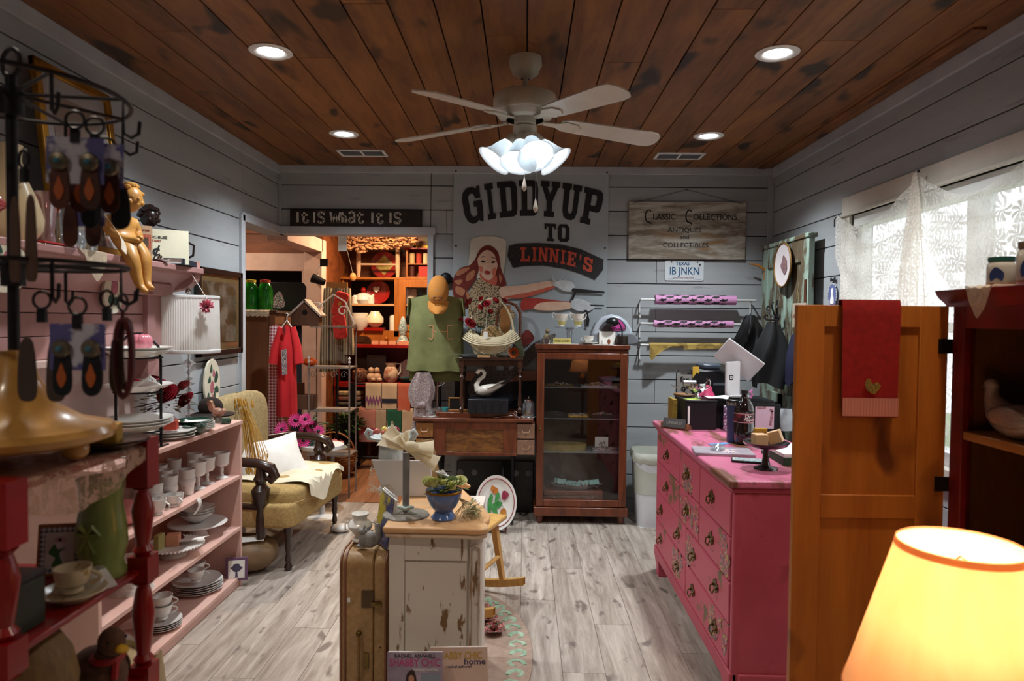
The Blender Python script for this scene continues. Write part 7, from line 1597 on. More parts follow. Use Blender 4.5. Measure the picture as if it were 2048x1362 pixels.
# items near the right end of the mantel
kt=T('black_kettle','black kettle with looped handle behind the price sign on the mantel','kettle',(-1.79,3.46,ZM))
part('kettle_body',G().lathe([(0,0),(.05,0),(.065,.03),(.06,.08),(.04,.115),(.02,.125),(0,.14)],24,caps=False),BRZ,kt);part('handle',G().tube([(.055,0,.04),(.095,0,.06),(.10,0,.11),(.06,0,.13)],.006),BRZ,kt)
nv=T('navy_book','navy blue book with pale spine end lying at the mantel right end','book',(-1.725,3.36,ZM),rz=R(12))
part('cover',G().bx(-.06,.06,-.12,.12,0,.003).bx(-.06,.06,-.12,.12,.025,.028).bx(.055,.06,-.12,.12,0,.028),mat('navy cover','232d44','1a2234'),nv);part('page_block',G().bx(-.055,.055,-.115,.115,.003,.025),PAPER,nv)
one('silver_pin_tray','small silver dish between the cherub and the navy book','dish',G().lathe([(0,0),(.03,0),(.045,.012),(.043,.014),(0,.006)],20,caps=False).ell((.0,0,.02),(.014,.012,.018),8,6),CHROME,(-1.705,3.16,ZM))
one('red_white_box','small red and white box at the far right end of the mantel','box',G().bx(-.02,.02,-.03,.03,0,.035),mat('red white print','c8968c','d8c8c0',kind='stripe',sc=50),(-1.72,3.515,ZM))
g=G();g.grid(lambda u,v:(.0 if v>.4 else-.10*(1-v/.4),.17*(u-.5)*(1 if v<.5 else 1.2-.4*v)+.03*max(v-.5,0),0 if v<.4 else-(v-.4)*.20*(1-.7*abs(2*u-1.1)**1.5)),24,20)
one('crochet_runner','ecru crochet runner hanging over the mantel left of the cherub','doily',g,lace('ecru crochet','d8c8ac',110),(-1.672,2.62,ZM+.002))
# left half: pitcher, vases, bottles, flower, framed mirror print
pt=T('rose_pitcher','tall cream pitcher with a painted pink rose on the mantel','pitcher',(-1.77,2.32,ZM))
part('pitcher_body',G().lathe([(0,0),(.07,0),(.075,.01),(.095,.04),(.10,.08),(.08,.15),(.05,.22),(.035,.28),(.04,.33),(.036,.33),(0,.28)],30,caps=False),mat('cream glaze','d8c4a0','ccb892',rough=.2,coat=.4),pt)
g=G();rose(g,(0,0,0),.05,4,(R(90),0));part('moulded_rose',g,mat('glazed rose','b05058','c87870',rough=.2),pt,loc=(.05,-.075,.11),rot=(0,0,.5));g=G();leaf(g,(.05,-.06,.17),.06,.03,0,-1.2);leaf(g,(.05,-.07,.17),.05,.03,1,-.6);part('moulded_leaves',g,mat('glazed leaf','4a6a34'),pt)
def bottle(lb,loc,prof,m,cat='bottle',name='glass_bottle',n=20):return one(name,lb,cat,G().lathe(prof,n,caps=False),m,loc)
bottle('tall pink pressed glass vase beside the rose pitcher',(-1.73,2.44,ZM),[(0,0),(.035,0),(.03,.015),(.026,.05),(.032,.12),(.042,.19),(.038,.19),(.02,.05),(0,.03)],glass('rose tinted glass','d8b0b4',.1,.2,.25),'vase','pressed_glass_vase',16)
fv=T('orange_flower_vase','slim silver bud vase with an orange lily on the mantel','vase',(-1.77,2.57,ZM))
part('vase',G().lathe([(0,0),(.035,0),(.02,.02),(.012,.06),(.018,.11),(.02,.14)],20,caps=False),CLEARP,fv)
g=G()
for k in range(14):leaf(g,(0,0,.15),.075,.03,k*.9,-.9+.4*(k % 4));
part('lily',g,mat('coral lily','d85a34','e88a60',rough=.6),fv)
for i,(y,s_,lb) in enumerate(((2.56,1.0,'round clear perfume bottle left of the cherub'),(2.61,1.1,'tall clear perfume bottle with stopper beside the cherub'),(2.50,.9,'small clear perfume bottle nearest the orange lily'))):
    b=bottle(lb,(-1.70+.01*i,y,ZM),[(0,0),(.03,0),(.034,.03),(.02,.055),(.009,.065),(.009,.085),(.014,.09),(.010,.105),(0,.11)],CLEARP,'bottle','perfume_bottle',12);b.scale=(s_,s_,s_*1.1)
one('red_ruler','red and white printed strip lying at the mantel front edge','ruler',G().bx(-.012,.012,-.10,.10,0,.006),mat('red ruler','b02c2c','d8c0b8',kind='stripe',sc=50,st=(0,1,0)),(-1.69,2.45,ZM+.003),rz=.05)
gm=T('gilt_framed_mirror','gilt framed print leaning on the wall above the left end of the mantel','picture',(-1.80,2.80,ZM+.0));gm.rotation_euler=(R(-6.5),0,PI/2)
part('gilt_frame',G().bx(-.24,.24,-.02,0,0,.04).bx(-.24,.24,-.025,0,.69,.73).bx(-.24,-.20,-.025,0,0,.73).bx(.20,.24,-.025,0,0,.73),GOLD,gm,bev=.006)
part('mount',G().bx(-.21,.21,-.012,-.008,.03,.70),mat('white mount','b8bcc0','acb0b4'),gm);part('print',G().bx(-.15,.15,-.014,-.012,.09,.62),mat('faded print','9a948e','8c867f'),gm)
part('printed_flowers',G().prism(smoothp([(-.08,.40),(-.10,.48),(-.04,.50),(-.02,.44)]),.0142,.0148,UP).prism(smoothp([(-.09,.22),(-.06,.30),(-.04,.25)]),.0142,.0148,UP),mat('faded rose print','a8706c','4a4c50'),gm);part('glass_pane',G().bx(-.21,.21,-.017,-.016,.03,.70),CLEAR,gm)

# red etagere in the left foreground
et=T('red_etagere','glossy red spindle shelf unit in the left foreground','shelf unit',(-.955,1.12,0))
for x in (-.22,.215):
    for y in (-.17,.185):
        g=G().bx(x-.021,x+.021,y-.021,y+.021,1.17,1.265).bx(x-.02,x+.02,y-.02,y+.02,.985,1.035).bx(x-.02,x+.02,y-.02,y+.02,.775,.82)
        pr=lambda a,b:[(.012,a),(.019,a+.01),(.012,a+.02),(.0135,a+.03),(.021,(a+b)/2+.02),(.014,b-.02),(.011,b-.012),(.019,b-.004),(.012,b)]
        g.lathe(pr(1.035,1.17),16,c=(x,y,0));g.lathe(pr(.82,.985),16,c=(x,y,0));g.lathe([(.02,0),(.022,.2),(.015,.4),(.021,.6),(.014,.775)],14,c=(x,y,0));part('post',g,REDP,et)
for z in (1.252,1.012,.80,.3):part('shelf',G().bx(-.225,.22,-.175,.19,z-.012,z),REDP if z != .3 else DRED,et,bev=.003)
EZ=1.2525
g=G();g.grid(lambda u,v:(.02+.205*min(v*2,1)+.004 if v<.5 else .229+.006*math.sin(20*u),-.17+.34*u,.003 if v<.5 else-.002-(v-.5)*.14*math.sin(PI*min(1,max(0,.15+u*.75)))),40,24)
one('lace_table_runner','peach lace runner hanging over the right side of the red etagere','doily',g,lace('peach lace','d8b49c',70,(.14,.2),big=30),(-.955,1.12,EZ-.001))
# jewellery carousel
jw=T('earring_carousel','black iron earring carousel on a turned gold wooden base','display stand',(-.835,1.10,EZ+.004))
TURN=mat('turned pale gold wood','c8964e','b08040',rough=.3,kind='wood',sc=10,coat=.3)
part('turned_base',G().lathe([(0,.03),(.12,.032),(.143,.040),(.147,.05),(.14,.06),(.10,.07),(.06,.095),(.035,.14),(.022,.185),(0,.187)],44,caps=False),TURN,jw)
for k in range(3):a=R(20+k*120);part('ball_foot',G().ell((.085*math.cos(a),.085*math.sin(a),.018),(.022,.022,.018),16,10),TURN,jw)
part('pole',G().cyl((0,0,.18),(0,0,.63),.0085,12),IRON,jw);part('top_ring',G().tube([(.0,.022*math.cos(i*PI/10),.650+.022*math.sin(i*PI/10)) for i in range(20)],.004,6,closed=True,M=rotm(0,0,1.2)),IRON,jw)
for z,r_ in ((.325,.165),(.60,.17)):
    part('collar',G().lathe([(.009,z-.035),(.018,z-.035),(.018,z+.008),(.009,z+.008)],14),IRON,jw)
    part('ring',G().tube([(r_*math.cos(i*PI/20),r_*math.sin(i*PI/20),z) for i in range(40)],.0038,6,closed=True),IRON,jw)
    for k in range(8):
        a=2*PI*k/8+.15;ca,sa=math.cos(a),math.sin(a)
        part('hook_arm',G().tube([(0,0,z),(r_*ca,r_*sa,z),(r_*ca,r_*sa,z-.055),((r_+.012)*ca,(r_+.012)*sa,z-.062),((r_+.024)*ca,(r_+.024)*sa,z-.055),((r_+.026)*ca,(r_+.026)*sa,z-.035)],.003,6),IRON,jw)
CARD=mat('white purple card','c8c4d0','5c5890',kind='noise',sc=18,thr=(.45,.5),bump=0);LTH=mat('brown leather drop','5a2614','3c180c',rough=.5);TURQ=mat('turquoise','3c7c94');BKL=mat('black leather','15161b',rough=.45)
def earr(lb,px,py,Y,m,drop,card=True,L_=.055,top=None):
    p=AY(px,py,Y);t=T('earring_pair',lb,'earrings',(p.x,Y,p.z),rz=random.uniform(-.5,.3))
    part('hang_ring',G().tube([(.013*math.cos(i*PI/8),0,.013*math.sin(i*PI/8)) for i in range(16)],.0022,6,closed=True),IRON,t)
    part('clip',G().bx(-.006,.006,-.004,.004,-.034,-.014),IRON,t)
    if card:part('card',G().bx(-.04,.04,-.0008,.0008,-.095,-.026),CARD,t)
    for s_ in (-1,1):
        z=-.065;x=s_*.021
        part('leather_drop',G().prism(smoothp([(x-.009,z),(x+.009,z),(x+.014,z-L_),(x,z-L_-.014),(x-.014,z-L_)]),.001,.004,UP),m,t,bev=.001)
        if drop:part('concho',G().lathe([(0,0),(.014,.001),(.012,.004),(0,.006)],16,M=TR(x,-.005,z+.002,PI/2)),mat('old silver','8a8070','6a6050',metal=.8,rough=.35),t);part('stone',G().ell((x,-.012,z+.002),(.005,.003,.004),8,5),TURQ,t);part('feather',G().prism(smoothp([(x-.004,z-.03),(x,z-.02),(x+.004,z-.03),(x+.007,z-.042),(x,z-.056),(x-.007,z-.042)]),.0045,.0055,UP),mat('orange leather','b85a24'),t)
    return t
earr('black leather earrings with orange feathers on the lower front hook',155,612,1.00,BKL,True);earr('grey-brown leather drops hanging left on the lower ring',84,600,1.02,mat('taupe leather','4a3a34'),False,False,.075)
earr('thin tan and black leather strips on the lower ring, right',214,598,1.04,mat('dark tan leather','4a3018'),False,False,.065);earr('brown leather boot-shaped earrings on the upper ring, left',150,240,1.02,LTH,True);earr('brown leather earrings overlapping on the upper ring, right',190,252,1.05,LTH,True)
earr('long brown leather drops in front of the rose pitcher',48,318,.99,mat('umber leather','54382a'),False,False,.10);earr('dark feather earrings at the right end of the upper ring',212,292,1.06,BKL,False,False,.05);earr('mahogany drops behind the card on the upper ring',165,335,1.10,LTH,False,True,.05)
p=AY(238,605,1.02);br=T('red_cord_bracelet','dark red looped cord bracelet hanging on the lower ring right end','bracelet',(p.x,1.03,p.z));part('hang_ring',G().tube([(0,.013*math.cos(i*PI/8),.013*math.sin(i*PI/8)) for i in range(16)],.0022,6,closed=True),IRON,br)
part('cord_loop',G().tube([(.013*math.sin(i*PI/8),.0,-.085+.06*math.cos(i*PI/8)) for i in range(16)],.0045,6,closed=True).tube([(.009*math.sin(i*PI/8)+.002,.006,-.08+.055*math.cos(i*PI/8)) for i in range(16)],.004,6,closed=True).cyl((0,0,-.012),(0,0,-.03),.003),mat('dark red leather','5c1a1a','481414',rough=.45),br)
# on the etagere
p=AZ(250,885,EZ);one('dark_tray','dark shallow dish under the yellow soap','dish',G().lathe([(0,0),(.05,0),(.075,.012),(.073,.015),(0,.006)],28,caps=False),mat('brown black glass','1a120c',rough=.15),(-.775,1.245,EZ+.005));one('yellow_soap','yellow square soap block on the dark dish','soap',G().bx(-.024,.024,-.022,.022,0,.035),mat('mustard soap','c89a34','b88a2a',rough=.5),(-.775,1.245,EZ+.013),rz=.3,bev=.003)
Z2=1.0125
cf=T('childs_picture','white framed childish green creature picture inside the red etagere','picture frame',(-.865,1.245,Z2),rz=R(20));cf.scale=(.62,)*3;cf.rotation_euler=(R(-8),0,R(12))
part('frame',G().bx(-.065,.065,0,.012,0,.155),mat('natural wood','a86a34','8c5528',kind='wood',sc=14),cf,bev=.003);part('checked_border',G().bx(-.055,.055,-.002,0,.01,.145),mat('green navy check','2c4460','d8dcd8',kind='check',sc=70),cf);part('picture_field',G().bx(-.040,.040,-.004,-.002,.024,.13),mat('pale field','dcd8d4'),cf)
part('printed_plant',G().prism(smoothp([(-.02,.03),(.01,.025),(.03,.03),(.01,.04),(0,.07),(.02,.085),(-.005,.08),(-.015,.095),(-.03,.07),(-.012,.055)]),.0042,.005,UP),mat('crayon green','3c7030',bump=0),cf);part('printed_eye',G().prism(disc(16,.017,.009,0,.108),.0042,.005,UP),mat('pink white print','c8a8a8',bump=0),cf);part('printed_pupil',G().prism(disc(12,.005,.005,0,.108),.0052,.0058,UP),INK,cf)
gv=T('green_relief_vase','large olive green ribbed vase with a moulded bow inside the red etagere','vase',(-.79,1.255,Z2));gv.scale=(.72,.72,.9);OG=mat('olive green glaze','84904c','6c7838',rough=.3,coat=.3,sc=12)
part('vase_body',G().lathe([(0,0),(.055,0),(.058,.01),(.05,.03),(.062,.07),(.058,.11),(.05,.15),(.052,.19),(.058,.205),(.054,.205),(.046,.15),(0,.03)],36,caps=False,wave=lambda a,k:1+.015*math.cos(16*a)),OG,gv);part('moulded_bow',G().tube([(-.03,-.056,.10),(-.015,-.062,.115),(0,-.06,.10),(.015,-.062,.115),(.03,-.056,.10),(.0,-.062,.095)],.006,6,closed=True).tube([(0,-.06,.095),(-.02,-.062,.06)],.005,5).tube([(0,-.06,.095),(.02,-.062,.06)],.005,5),OG,gv)
tc_=teacup((-.775,1.15,Z2),'old gold-trimmed floral teacup and saucer inside the red etagere',mat('antique cream china','d0c0a0','a88848',kind='noise',sc=40,thr=(.62,.68),rough=.25,bump=0),.03,.042,True,.3);
bxx=T('green_tin','dark green tin box with a round gold seal inside the red etagere','tin',(-.79,1.025,Z2));bxx.scale=(.9,)*3;part('tin_body',G().bx(-.045,.035,-.04,.04,0,.085),mat('dark green tin','182a18','101e10',rough=.4),bxx,bev=.003);part('lid',G().bx(-.047,.037,-.042,.042,.085,.096),mat('black lid','101214',rough=.3),bxx,bev=.003);part('gold_seal',G().prism(disc(18,.016,.02,0,.045),.0405,.0412,UP),mat('dull gold seal','6a5020','4a3818'),bxx)
g=G();g.grid(lambda u,v:(.05*math.cos(2*PI*u)*(1-.6*v)*(1+.15*math.sin(10*PI*u)),.05*math.sin(2*PI*u)*(1-.5*v),.055*v),24,8,cu=True);one('lace_bundle','small white lace bundle at the back corner of the etagere middle shelf','lace',g,lace('white crochet',''),(-.765,1.20,Z2),bev=0).scale=(.6,)*3
Z3=.8005
ct_=T('thatched_cottage_jar','round ceramic thatched cottage jar on the lower etagere shelf','jar',(-.815,1.10,Z3));ct_.scale=(.62,.62,.9);part('cottage_wall',G().lathe([(0,0),(.10,0),(.10,.09),(0,.09)],30,caps=False),mat('tan stone wall','9a7a4c','6a5030',kind='cells',sc=50,thr=(.1,.6)),ct_);part('thatched_roof',G().lathe([(.112,.085),(.115,.10),(.10,.15),(.07,.185),(.03,.2),(0,.2)],30,caps=False),mat('thatch','8a6c40','6a5030',kind='wood',sc=40,st=(1,1,.2)),ct_);part('window',G().bx(-.025,.03,-.104,-.098,.03,.07),mat('cottage window','1c2028','c8b890',kind='check',sc=60),ct_)
dk=T('goose_toy','stuffed brown goose with yellow bill and red scarf on the lower etagere shelf','toy',(-.758,1.205,Z3),rz=-.5);dk.scale=(.8,.8,.8);DKM=mat('taupe plush','6c4c38','54392a',rough=1,sc=60,bump=.5)
part('body',G().ell((-.02,0,.06),(.075,.055,.06),20,12),DKM,dk);part('head',G().ell((.035,0,.145),(.032,.028,.032),16,10).tube([(.01,0,.08),(.028,0,.125)],[.034,.026],12),DKM,dk);part('bill',G().ell((.072,0,.138),(.022,.013,.009),12,7),mat('yellow felt','c8981c','b88a14'),dk);part('scarf',G().tube([(.02+.03*math.cos(i*PI/8),.03*math.sin(i*PI/8),.108) for i in range(16)],.008,6,closed=True).tube([(.05,.0,.105),(.06,-.01,.07)],.008,6),mat('red felt','9a1c1c'),dk)
part('eye',G().ell((.055,-.02,.155),(.004,.003,.004),6,5).ell((.055,.02,.155),(.004,.003,.004),6,5),BLACK,dk);part('wing',G().ell((-.03,-.052,.065),(.05,.01,.03),12,8).ell((-.03,.052,.065),(.05,.01,.03),12,8),DKM,dk)
one('burlap_sack','crumpled burlap sack on the floor between the etagere and the bookshelf','sack',G().grid(lambda u,v:(.20*math.cos(2*PI*u)*(1-.35*v)*(1+.06*math.sin(10*PI*u+4*v)),.22*math.sin(2*PI*u)*(1-.35*v),.60*v+.04*math.sin(8*PI*u)*v),40,14,cu=True).grid(lambda u,v:(.13*v*math.cos(2*PI*u),.143*v*math.sin(2*PI*u),.56+.04*math.sin(8*PI*u)*v),30,4,cu=True),mat('pale burlap','a8906c','8c7654',rough=.95,sc=20,bump=.6),(-1.30,2.15,0)).scale=(.9,.9,.62)

# armchair
AC=T('carved_armchair','antique carved armchair with mustard tweed seat and dark wooden arms','armchair',(-1.61,4.40,0),rz=R(-4));AC.scale=(.92,1.1,1.05)
TW=mat('mustard tweed','b89a62','9c8050',rough=.95,sc=90,bump=.4);DW_=mat('carved dark oak','3a2016','22120b',rough=.3,kind='wood',sc=12,coat=.3)
def rb(c,d,p=.25):return G().ell(c,(d[0]/2,d[1]/2,d[2]/2),36,18,None,p)
part('seat_base',rb((.02,0,.32),(.62,.86,.15),.2),TW,AC);part('seat_cushion',rb((.03,0,.405),(.64,.80,.13),.32),TW,AC)
part('cushion_piping',G().tube([(.03+.315*math.copysign(abs(math.cos(a))**.3,math.cos(a)),.395*math.copysign(abs(math.sin(a))**.3,math.sin(a)),.385) for a in [2*PI*i/60 for i in range(60)]],.006,6,closed=True),TW,AC)
part('backrest',G().ell((-.28,0,.66),(.07,.33,.30),30,18,None,.5),mat('beige tweed back','a8946c','8c7a54',rough=.95,sc=60),AC)
for s_ in (-1,1):
    y=s_*.42
    part('arm',G().tube([(-.30,y,.60),(-.10,y,.625),(.10,y,.615),(.19,y,.59),(.215,y,.545),(.19,y,.525),(.165,y,.54)],[.022,.026,.028,.032,.03,.024,.018],12),DW_,AC)
    part('arm_support',G().lathe([(.028,.20),(.03,.30),(.022,.36),(.045,.40),(.058,.47),(.03,.50),(.045,.53),(.03,.56),(.024,.61)],10,c=(.12,y,0)),DW_,AC);part('side_rail',G().tube([(-.28,y,.38),(.12,y,.37)],.018,8),DW_,AC)
    g=G();g.lathe([(0,0),(.018,.0),(.026,.02),(.014,.045),(.02,.06),(.014,.10),(.022,.14),(.018,.18),(.028,.22),(.026,.30)],14,c=(.27,s_*.36,0),caps=False);part('leg',g,DW_,AC);part('leg',G().tube([(-.27,s_*.34,.30),(-.30,s_*.35,0)],[.026,.018],8),DW_,AC)
pw2=T('white_cushion','large white crumpled cotton cushion on the armchair seat','cushion',(-1.66,4.42,.555));pw2.scale=(.92,.9,1);pw2.rotation_euler=(R(48),R(-8),R(38))
g=G();g.grid(lambda u,v:(.25*(2*u-1)*(1-.10*math.sin(PI*v)),.20*(2*v-1)*(1-.10*math.sin(PI*u)),.075*(max(0,math.sin(PI*u)*math.sin(PI*v))**.5)+.006*math.sin(9*u+5*v)*math.sin(PI*u)),26,22);g.grid(lambda u,v:(.25*(2*u-1)*(1-.10*math.sin(PI*v)),.20*(1-2*v)*(1-.10*math.sin(PI*u)),-.075*(max(0,math.sin(PI*u)*math.sin(PI*v))**.5)),26,22);part('cushion_cover',g,mat('crumpled white cotton','ece8e2','dcd8d0',rough=.9,sc=7,bump=.9),pw2)
def seatcloth(u,v):
    x=-.16+.50*u+.03*math.sin(6*v);y=-.30+.62*v;z=.478+.008*math.sin(9*u+4*v)+.006*math.sin(17*v)
    if x>.30:z -= (x-.30)*2.0;x=.30+(x-.30)*.35+.035
    return (x,y*(1-.25*u*abs(math.sin(3*v))),z)
one('cream_shawl','cream cotton throw draped over the armchair seat front','throw',G().grid(seatcloth,30,34),mat('cream cotton','e2d8c0','d6cab0',rough=.9,sc=8,bump=.6),(-1.61,4.40,.024),rz=R(-4))
wh=T('wheat_bundle','bundle of dried golden wheat hung on the chair back','dried flowers',(-1.765,4.27,.80));g=G()
for k in range(34):
    x=random.uniform(-.07,.07);y0=random.uniform(-.03,.03);l=random.uniform(.0,.16)
    g.tube([(x*.3,y0,.12),(x*.7+.04,y0,.0),(x+.09,y0-.02,-.12-l)],.002,4);g.ell((x+.09,y0-.02,-.14-l),(.006,.006,.018),6,5);g.ell((x*1.2-.02,y0,.13+l*.3),(.006,.006,.018),6,5)
part('stems',g,mat('wheat straw','c8963c','a87a2c',rough=.8),wh,kind='stuff')
one('straw_bonnet','pale crumpled fabric rosette on the armchair back corner','hat',G().ell((0,0,0),(.07,.05,.08),20,12),mat('pale crinkled cloth','b8ac98','a0947e',rough=.9,sc=14,bump=1),(-1.80,4.02,.64));one('brown_felt_hat','dark brown felt hat resting behind the bookshelf end','hat',G().ell((0,0,.04),(.07,.07,.06),18,10).lathe([(.06,0),(.13,-.008),(.135,0),(.06,.012)],28),mat('brown felt','2c1c16','20140f',rough=.95),(-1.84,3.96,.93))
one('clear_zip_bag','clear plastic bag of tan cloth on the floor under the armchair','bag',G().ell((0,0,.10),(.20,.15,.10),26,14,None,.8),mat('tan bundle','8a6f50','6a5238',rough=.5,sc=8,bump=.8),(-1.66,3.99,.002));one('folded_papers','folded white papers on top of the tan bundle','paper',G().bx(-.08,.08,-.05,.05,0,.004),PAPER,(-1.60,3.93,.20),rz=.4)
one('white_tag_cloth','crumpled white cloth on the floor behind the armchair front leg','cloth',G().ell((0,0,.03),(.07,.05,.03),18,10),mat('crumpled white cotton',''),(-1.28,4.72,.001))
# rooms seen through the corner passage
HP=mat('honey pine hutch','b06a28','8c4e18',kind='wood',sc=8,st=(1,1,.15),rough=.45)
def s1(name,lb,cat,g,m,px,py,Y,z=None,**k):
    p=AY(px,py,Y);return one(name,lb,cat,g,m,(p.x,Y,p.z if z is None else z),**k)
def L(pr,n=20,**k):return G().lathe(pr,n,caps=False,**k)
HB=T('pine_hutch','honey pine hutch top with a glass door in the room behind the passage','cabinet',(-1.36,7.2,1.31))
part('side_panel',G().bx(-.58,-.56,0,.35,0,.60),HP,HB);part('side_panel',G().bx(.56,.58,0,.35,0,.60),HP,HB);part('top',G().bx(-.6,.6,-.02,.36,.60,.625),HP,HB,bev=.003)
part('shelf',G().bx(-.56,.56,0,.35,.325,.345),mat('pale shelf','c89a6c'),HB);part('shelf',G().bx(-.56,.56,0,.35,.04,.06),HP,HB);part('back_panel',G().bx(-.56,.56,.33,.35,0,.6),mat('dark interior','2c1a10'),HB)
part('stile',G().bx(-.02,.03,-.02,0,0,.6),HP,HB);part('drawer_rail',G().bx(-.58,.58,-.02,0,-.08,.06),HP,HB)
part('door',G().bx(.03,.10,-.03,-.01,.06,.60).bx(.50,.58,-.03,-.01,.06,.60).bx(.10,.50,-.03,-.01,.06,.13).bx(.10,.50,-.03,-.01,.52,.60),HP,HB,bev=.003);part('glass_pane',G().bx(.10,.50,-.022,-.018,.13,.52),CLEAR,HB)
for x in (-.35,.15,.40,-.1):part('knob',G().ell((x,-.035,-.02),(.02,.018,.02),10,7),HP,HB)
rt2=T('red_console','barn-red console table under the pine hutch','table',(-1.36,7.0,0))
part('table_top',G().bx(-.58,.58,-.10,.55,1.20,1.235),REDP,rt2,bev=.004);part('back_board',G().bx(-.56,.56,.30,.32,.80,1.2),DRED,rt2);part('lower_shelf',G().bx(-.58,.58,-.10,.5,.80,.845),REDP,rt2,bev=.004)
for x in (-.56,.54):
    for y in (-.09,.48):part('leg',G().bx(x-.02,x+.03,y,y+.04,0,1.2),DRED,rt2)
part('hutch_base',G().bx(-.58,.58,0,.35,-.075,0),HP,HB)
# blanket rack with woven towels
rk=T('towel_ladder','black towel ladder hung with woven towels below the red console','rack',(-1.36,6.72,0))
for x in (-.34,.34):part('upright',G().bx(x-.02,x+.02,-.02,.02,0,.86),BLACK,rk)
for z in (.85,.60,.12):part('rung',G().cyl((-.34,0,z),(.34,0,z),.01),BLACK,rk)
def twl(lb,px0,px1,py,hpx,m,band=None,hem=None):
    a,b=AY(px0,py,6.70),AY(px1,py,6.70);w=b.x-a.x;h=hpx*6.7/1365;z=.60 if py>800 else .85
    t=T('woven_towel',lb,'towel',((a.x+b.x)/2,6.72,z),group='woven towels on the black ladder');g=G();towel(g,w,h,.016,1,.002);part('towel_cloth',g,m,t)
    if band:g=G();n=5;pts=[(-w/2+w*i/(2*n),-h*.55+(.03 if i % 2 else-.03)) for i in range(2*n+1)];g.prism(pts+[(x,-z_-1.3*h) if 0 else (x,z_-.05) for x,z_ in pts[::-1]],.0185,.0195,UP) if band[1] else g.bx(-w/2,w/2,-.0195,-.0185,-h*.75,-h*.58);part('woven_band',g,band[0],t)
ec=mat('ecru weave','c8b094','b89f82',rough=.95,bump=.1)
twl('ecru towel with purple zigzag on the upper rung',731,763,768,50,ec,(mat('purple yarn','7c4470'),1));twl('ecru towel with black band on the upper rung',764,794,768,50,ec,(mat('navy yarn','1c2234'),0));twl('coral towel on the upper rung',795,821,768,53,mat('coral weave','c0583c','c87860'))
twl('dusty pink towel with red border on the lower rung',717,751,824,66,mat('dusty pink weave','b87a6c','ac6e60'),(mat('red yarn','a83c44'),0));twl('sand towel on the lower rung',752,772,824,62,mat('sand weave','b09a80'));twl('dark green towel on the lower rung',773,803,824,50,mat('forest weave','1f5a40'));twl('pale cream towel at the right of the lower rung',804,826,824,60,ec)
for k,(c_,lb) in enumerate((('a85a34','orange patterned folded quilt at the bottom of the pile'),('9a8a78','grey tan folded quilt in the quilt pile'),('2a3034','dark folded quilt in the quilt pile'),('8a3a2c','red brown folded quilt in the quilt pile'),('b89a6c','yellow tan folded quilt on top of the pile'))):
    one('folded_quilt',lb,'quilt',rb((0,0,.025),(.24,.24,.05),.3),mat('quilt '+c_,c_,'6a6058',kind='noise',sc=30,rough=.95),(-1.79,6.99,.50+.052*k),group='folded quilts left of the towel ladder')
one('quilt_chest','low dark chest under the folded quilts','chest',G().bx(-.13,.13,-.13,.13,0,.49),BLACK,(-1.79,6.99,0),bev=.004)
bk2=T('picnic_basket','brown woven basket with tall handle on the floor of the back room','basket',(-1.80,6.40,0));g=G();BWK=mat('brown wicker','9a6434','7a4a22',kind='check',sc=60,rough=.6)
for k in range(11):r_=.14+.012*k if k<6 else .21;g.tube([(r_*math.cos(i*PI/14)*(1+.03*((i+k) % 2)),.8*r_*math.sin(i*PI/14),.012+.022*k) for i in range(28)],.012,5,closed=True)
part('basket_weave',g,BWK,bk2,kind='stuff');part('handle',G().tube([(.20*math.cos(PI*i/14),0,.22+.2*math.sin(PI*i/14)) for i in range(15)],.014,6,flat=.5),BWK,bk2)
g=G();bush(g,(0,0,0),(.17,.12,.19),200,.07,.03);one('artificial_fern','bushy dark green artificial plant behind the brown basket','plant',g,GREENL,(-1.75,6.66,.44));one('plant_pot_stand','dark pot holding the artificial plant','pot',L([(0,0),(.10,0),(.12,.27),(.11,.28),(0,.26)]),BLACK,(-1.75,6.66,0))
# hutch goods
W7=7.26;zl=1.31+.346;zb=1.31+.061
tp2=T('hen_teapot','white teapot with a red hen lid on the hutch shelf','teapot',(AY(727,615,W7).x,W7,zl));part('body',L([(0,0),(.06,0),(.085,.04),(.075,.09),(.05,.11),(0,.115)]),CHINA,tp2);part('hen_lid',G().ell((0,0,.14),(.03,.025,.035),12,8),REDP,tp2);part('spout',G().tube([(.07,0,.05),(.11,0,.10)],[.018,.01],8),CHINA,tp2)
for px,lb,s_ in ((711,'small white lidded canister left of the hen teapot',1),(741,'small white canister right of the hen teapot',1)):s1('white_canister',lb,'canister',L([(0,0),(.04,0),(.04,.07),(.02,.09),(0,.09)]),CHINA,px,615,W7-.02,zl)
rh=T('red_heart_plate','round red plate with a white heart propped on the hutch shelf','plate',(AY(757,615,W7+.1).x,W7+.10,zl));part('plate',L(platep(.125,.015),30,M=TR(0,0,.125,PI/2-.15)),REDP,rh);part('heart',G().prism(smoothp([(0,-.03),(-.035,.01),(-.02,.035),(0,.022),(.02,.035),(.035,.01)]),.018,.02,TR(-.02,0,.15,PI/2-.15)),PAPER,rh)
for k,(r_,lb) in enumerate(((.12,'large cream mixing bowl at the bottom of the nest'),(.10,'upper cream mixing bowl in the nest'))):s1('mixing_bowl',lb,'bowl',L([(0,0),(r_*.55,0),(r_*.85,r_*.5),(r_,r_*1.1),(r_*.95,r_*1.1),(0,.02)]),CHINA,718,660,W7-.06+.0*k,zb+.075*k)
s1('round_jug','round cream jug with orange flower decal on the hutch lower shelf','jug',L([(0,0),(.04,0),(.09,.05),(.09,.10),(.05,.155),(.045,.17),(0,.16)]),mat('decal cream','e8dcc0','c86a3c',kind='noise',sc=12,thr=(.62,.64),rough=.2),750,655,W7-.04,zb+.035);s1('red_book_stack','flat red books under the round jug','books',G().bx(-.10,.10,-.07,.07,0,.033),REDP,750,662,W7-.04,zb)
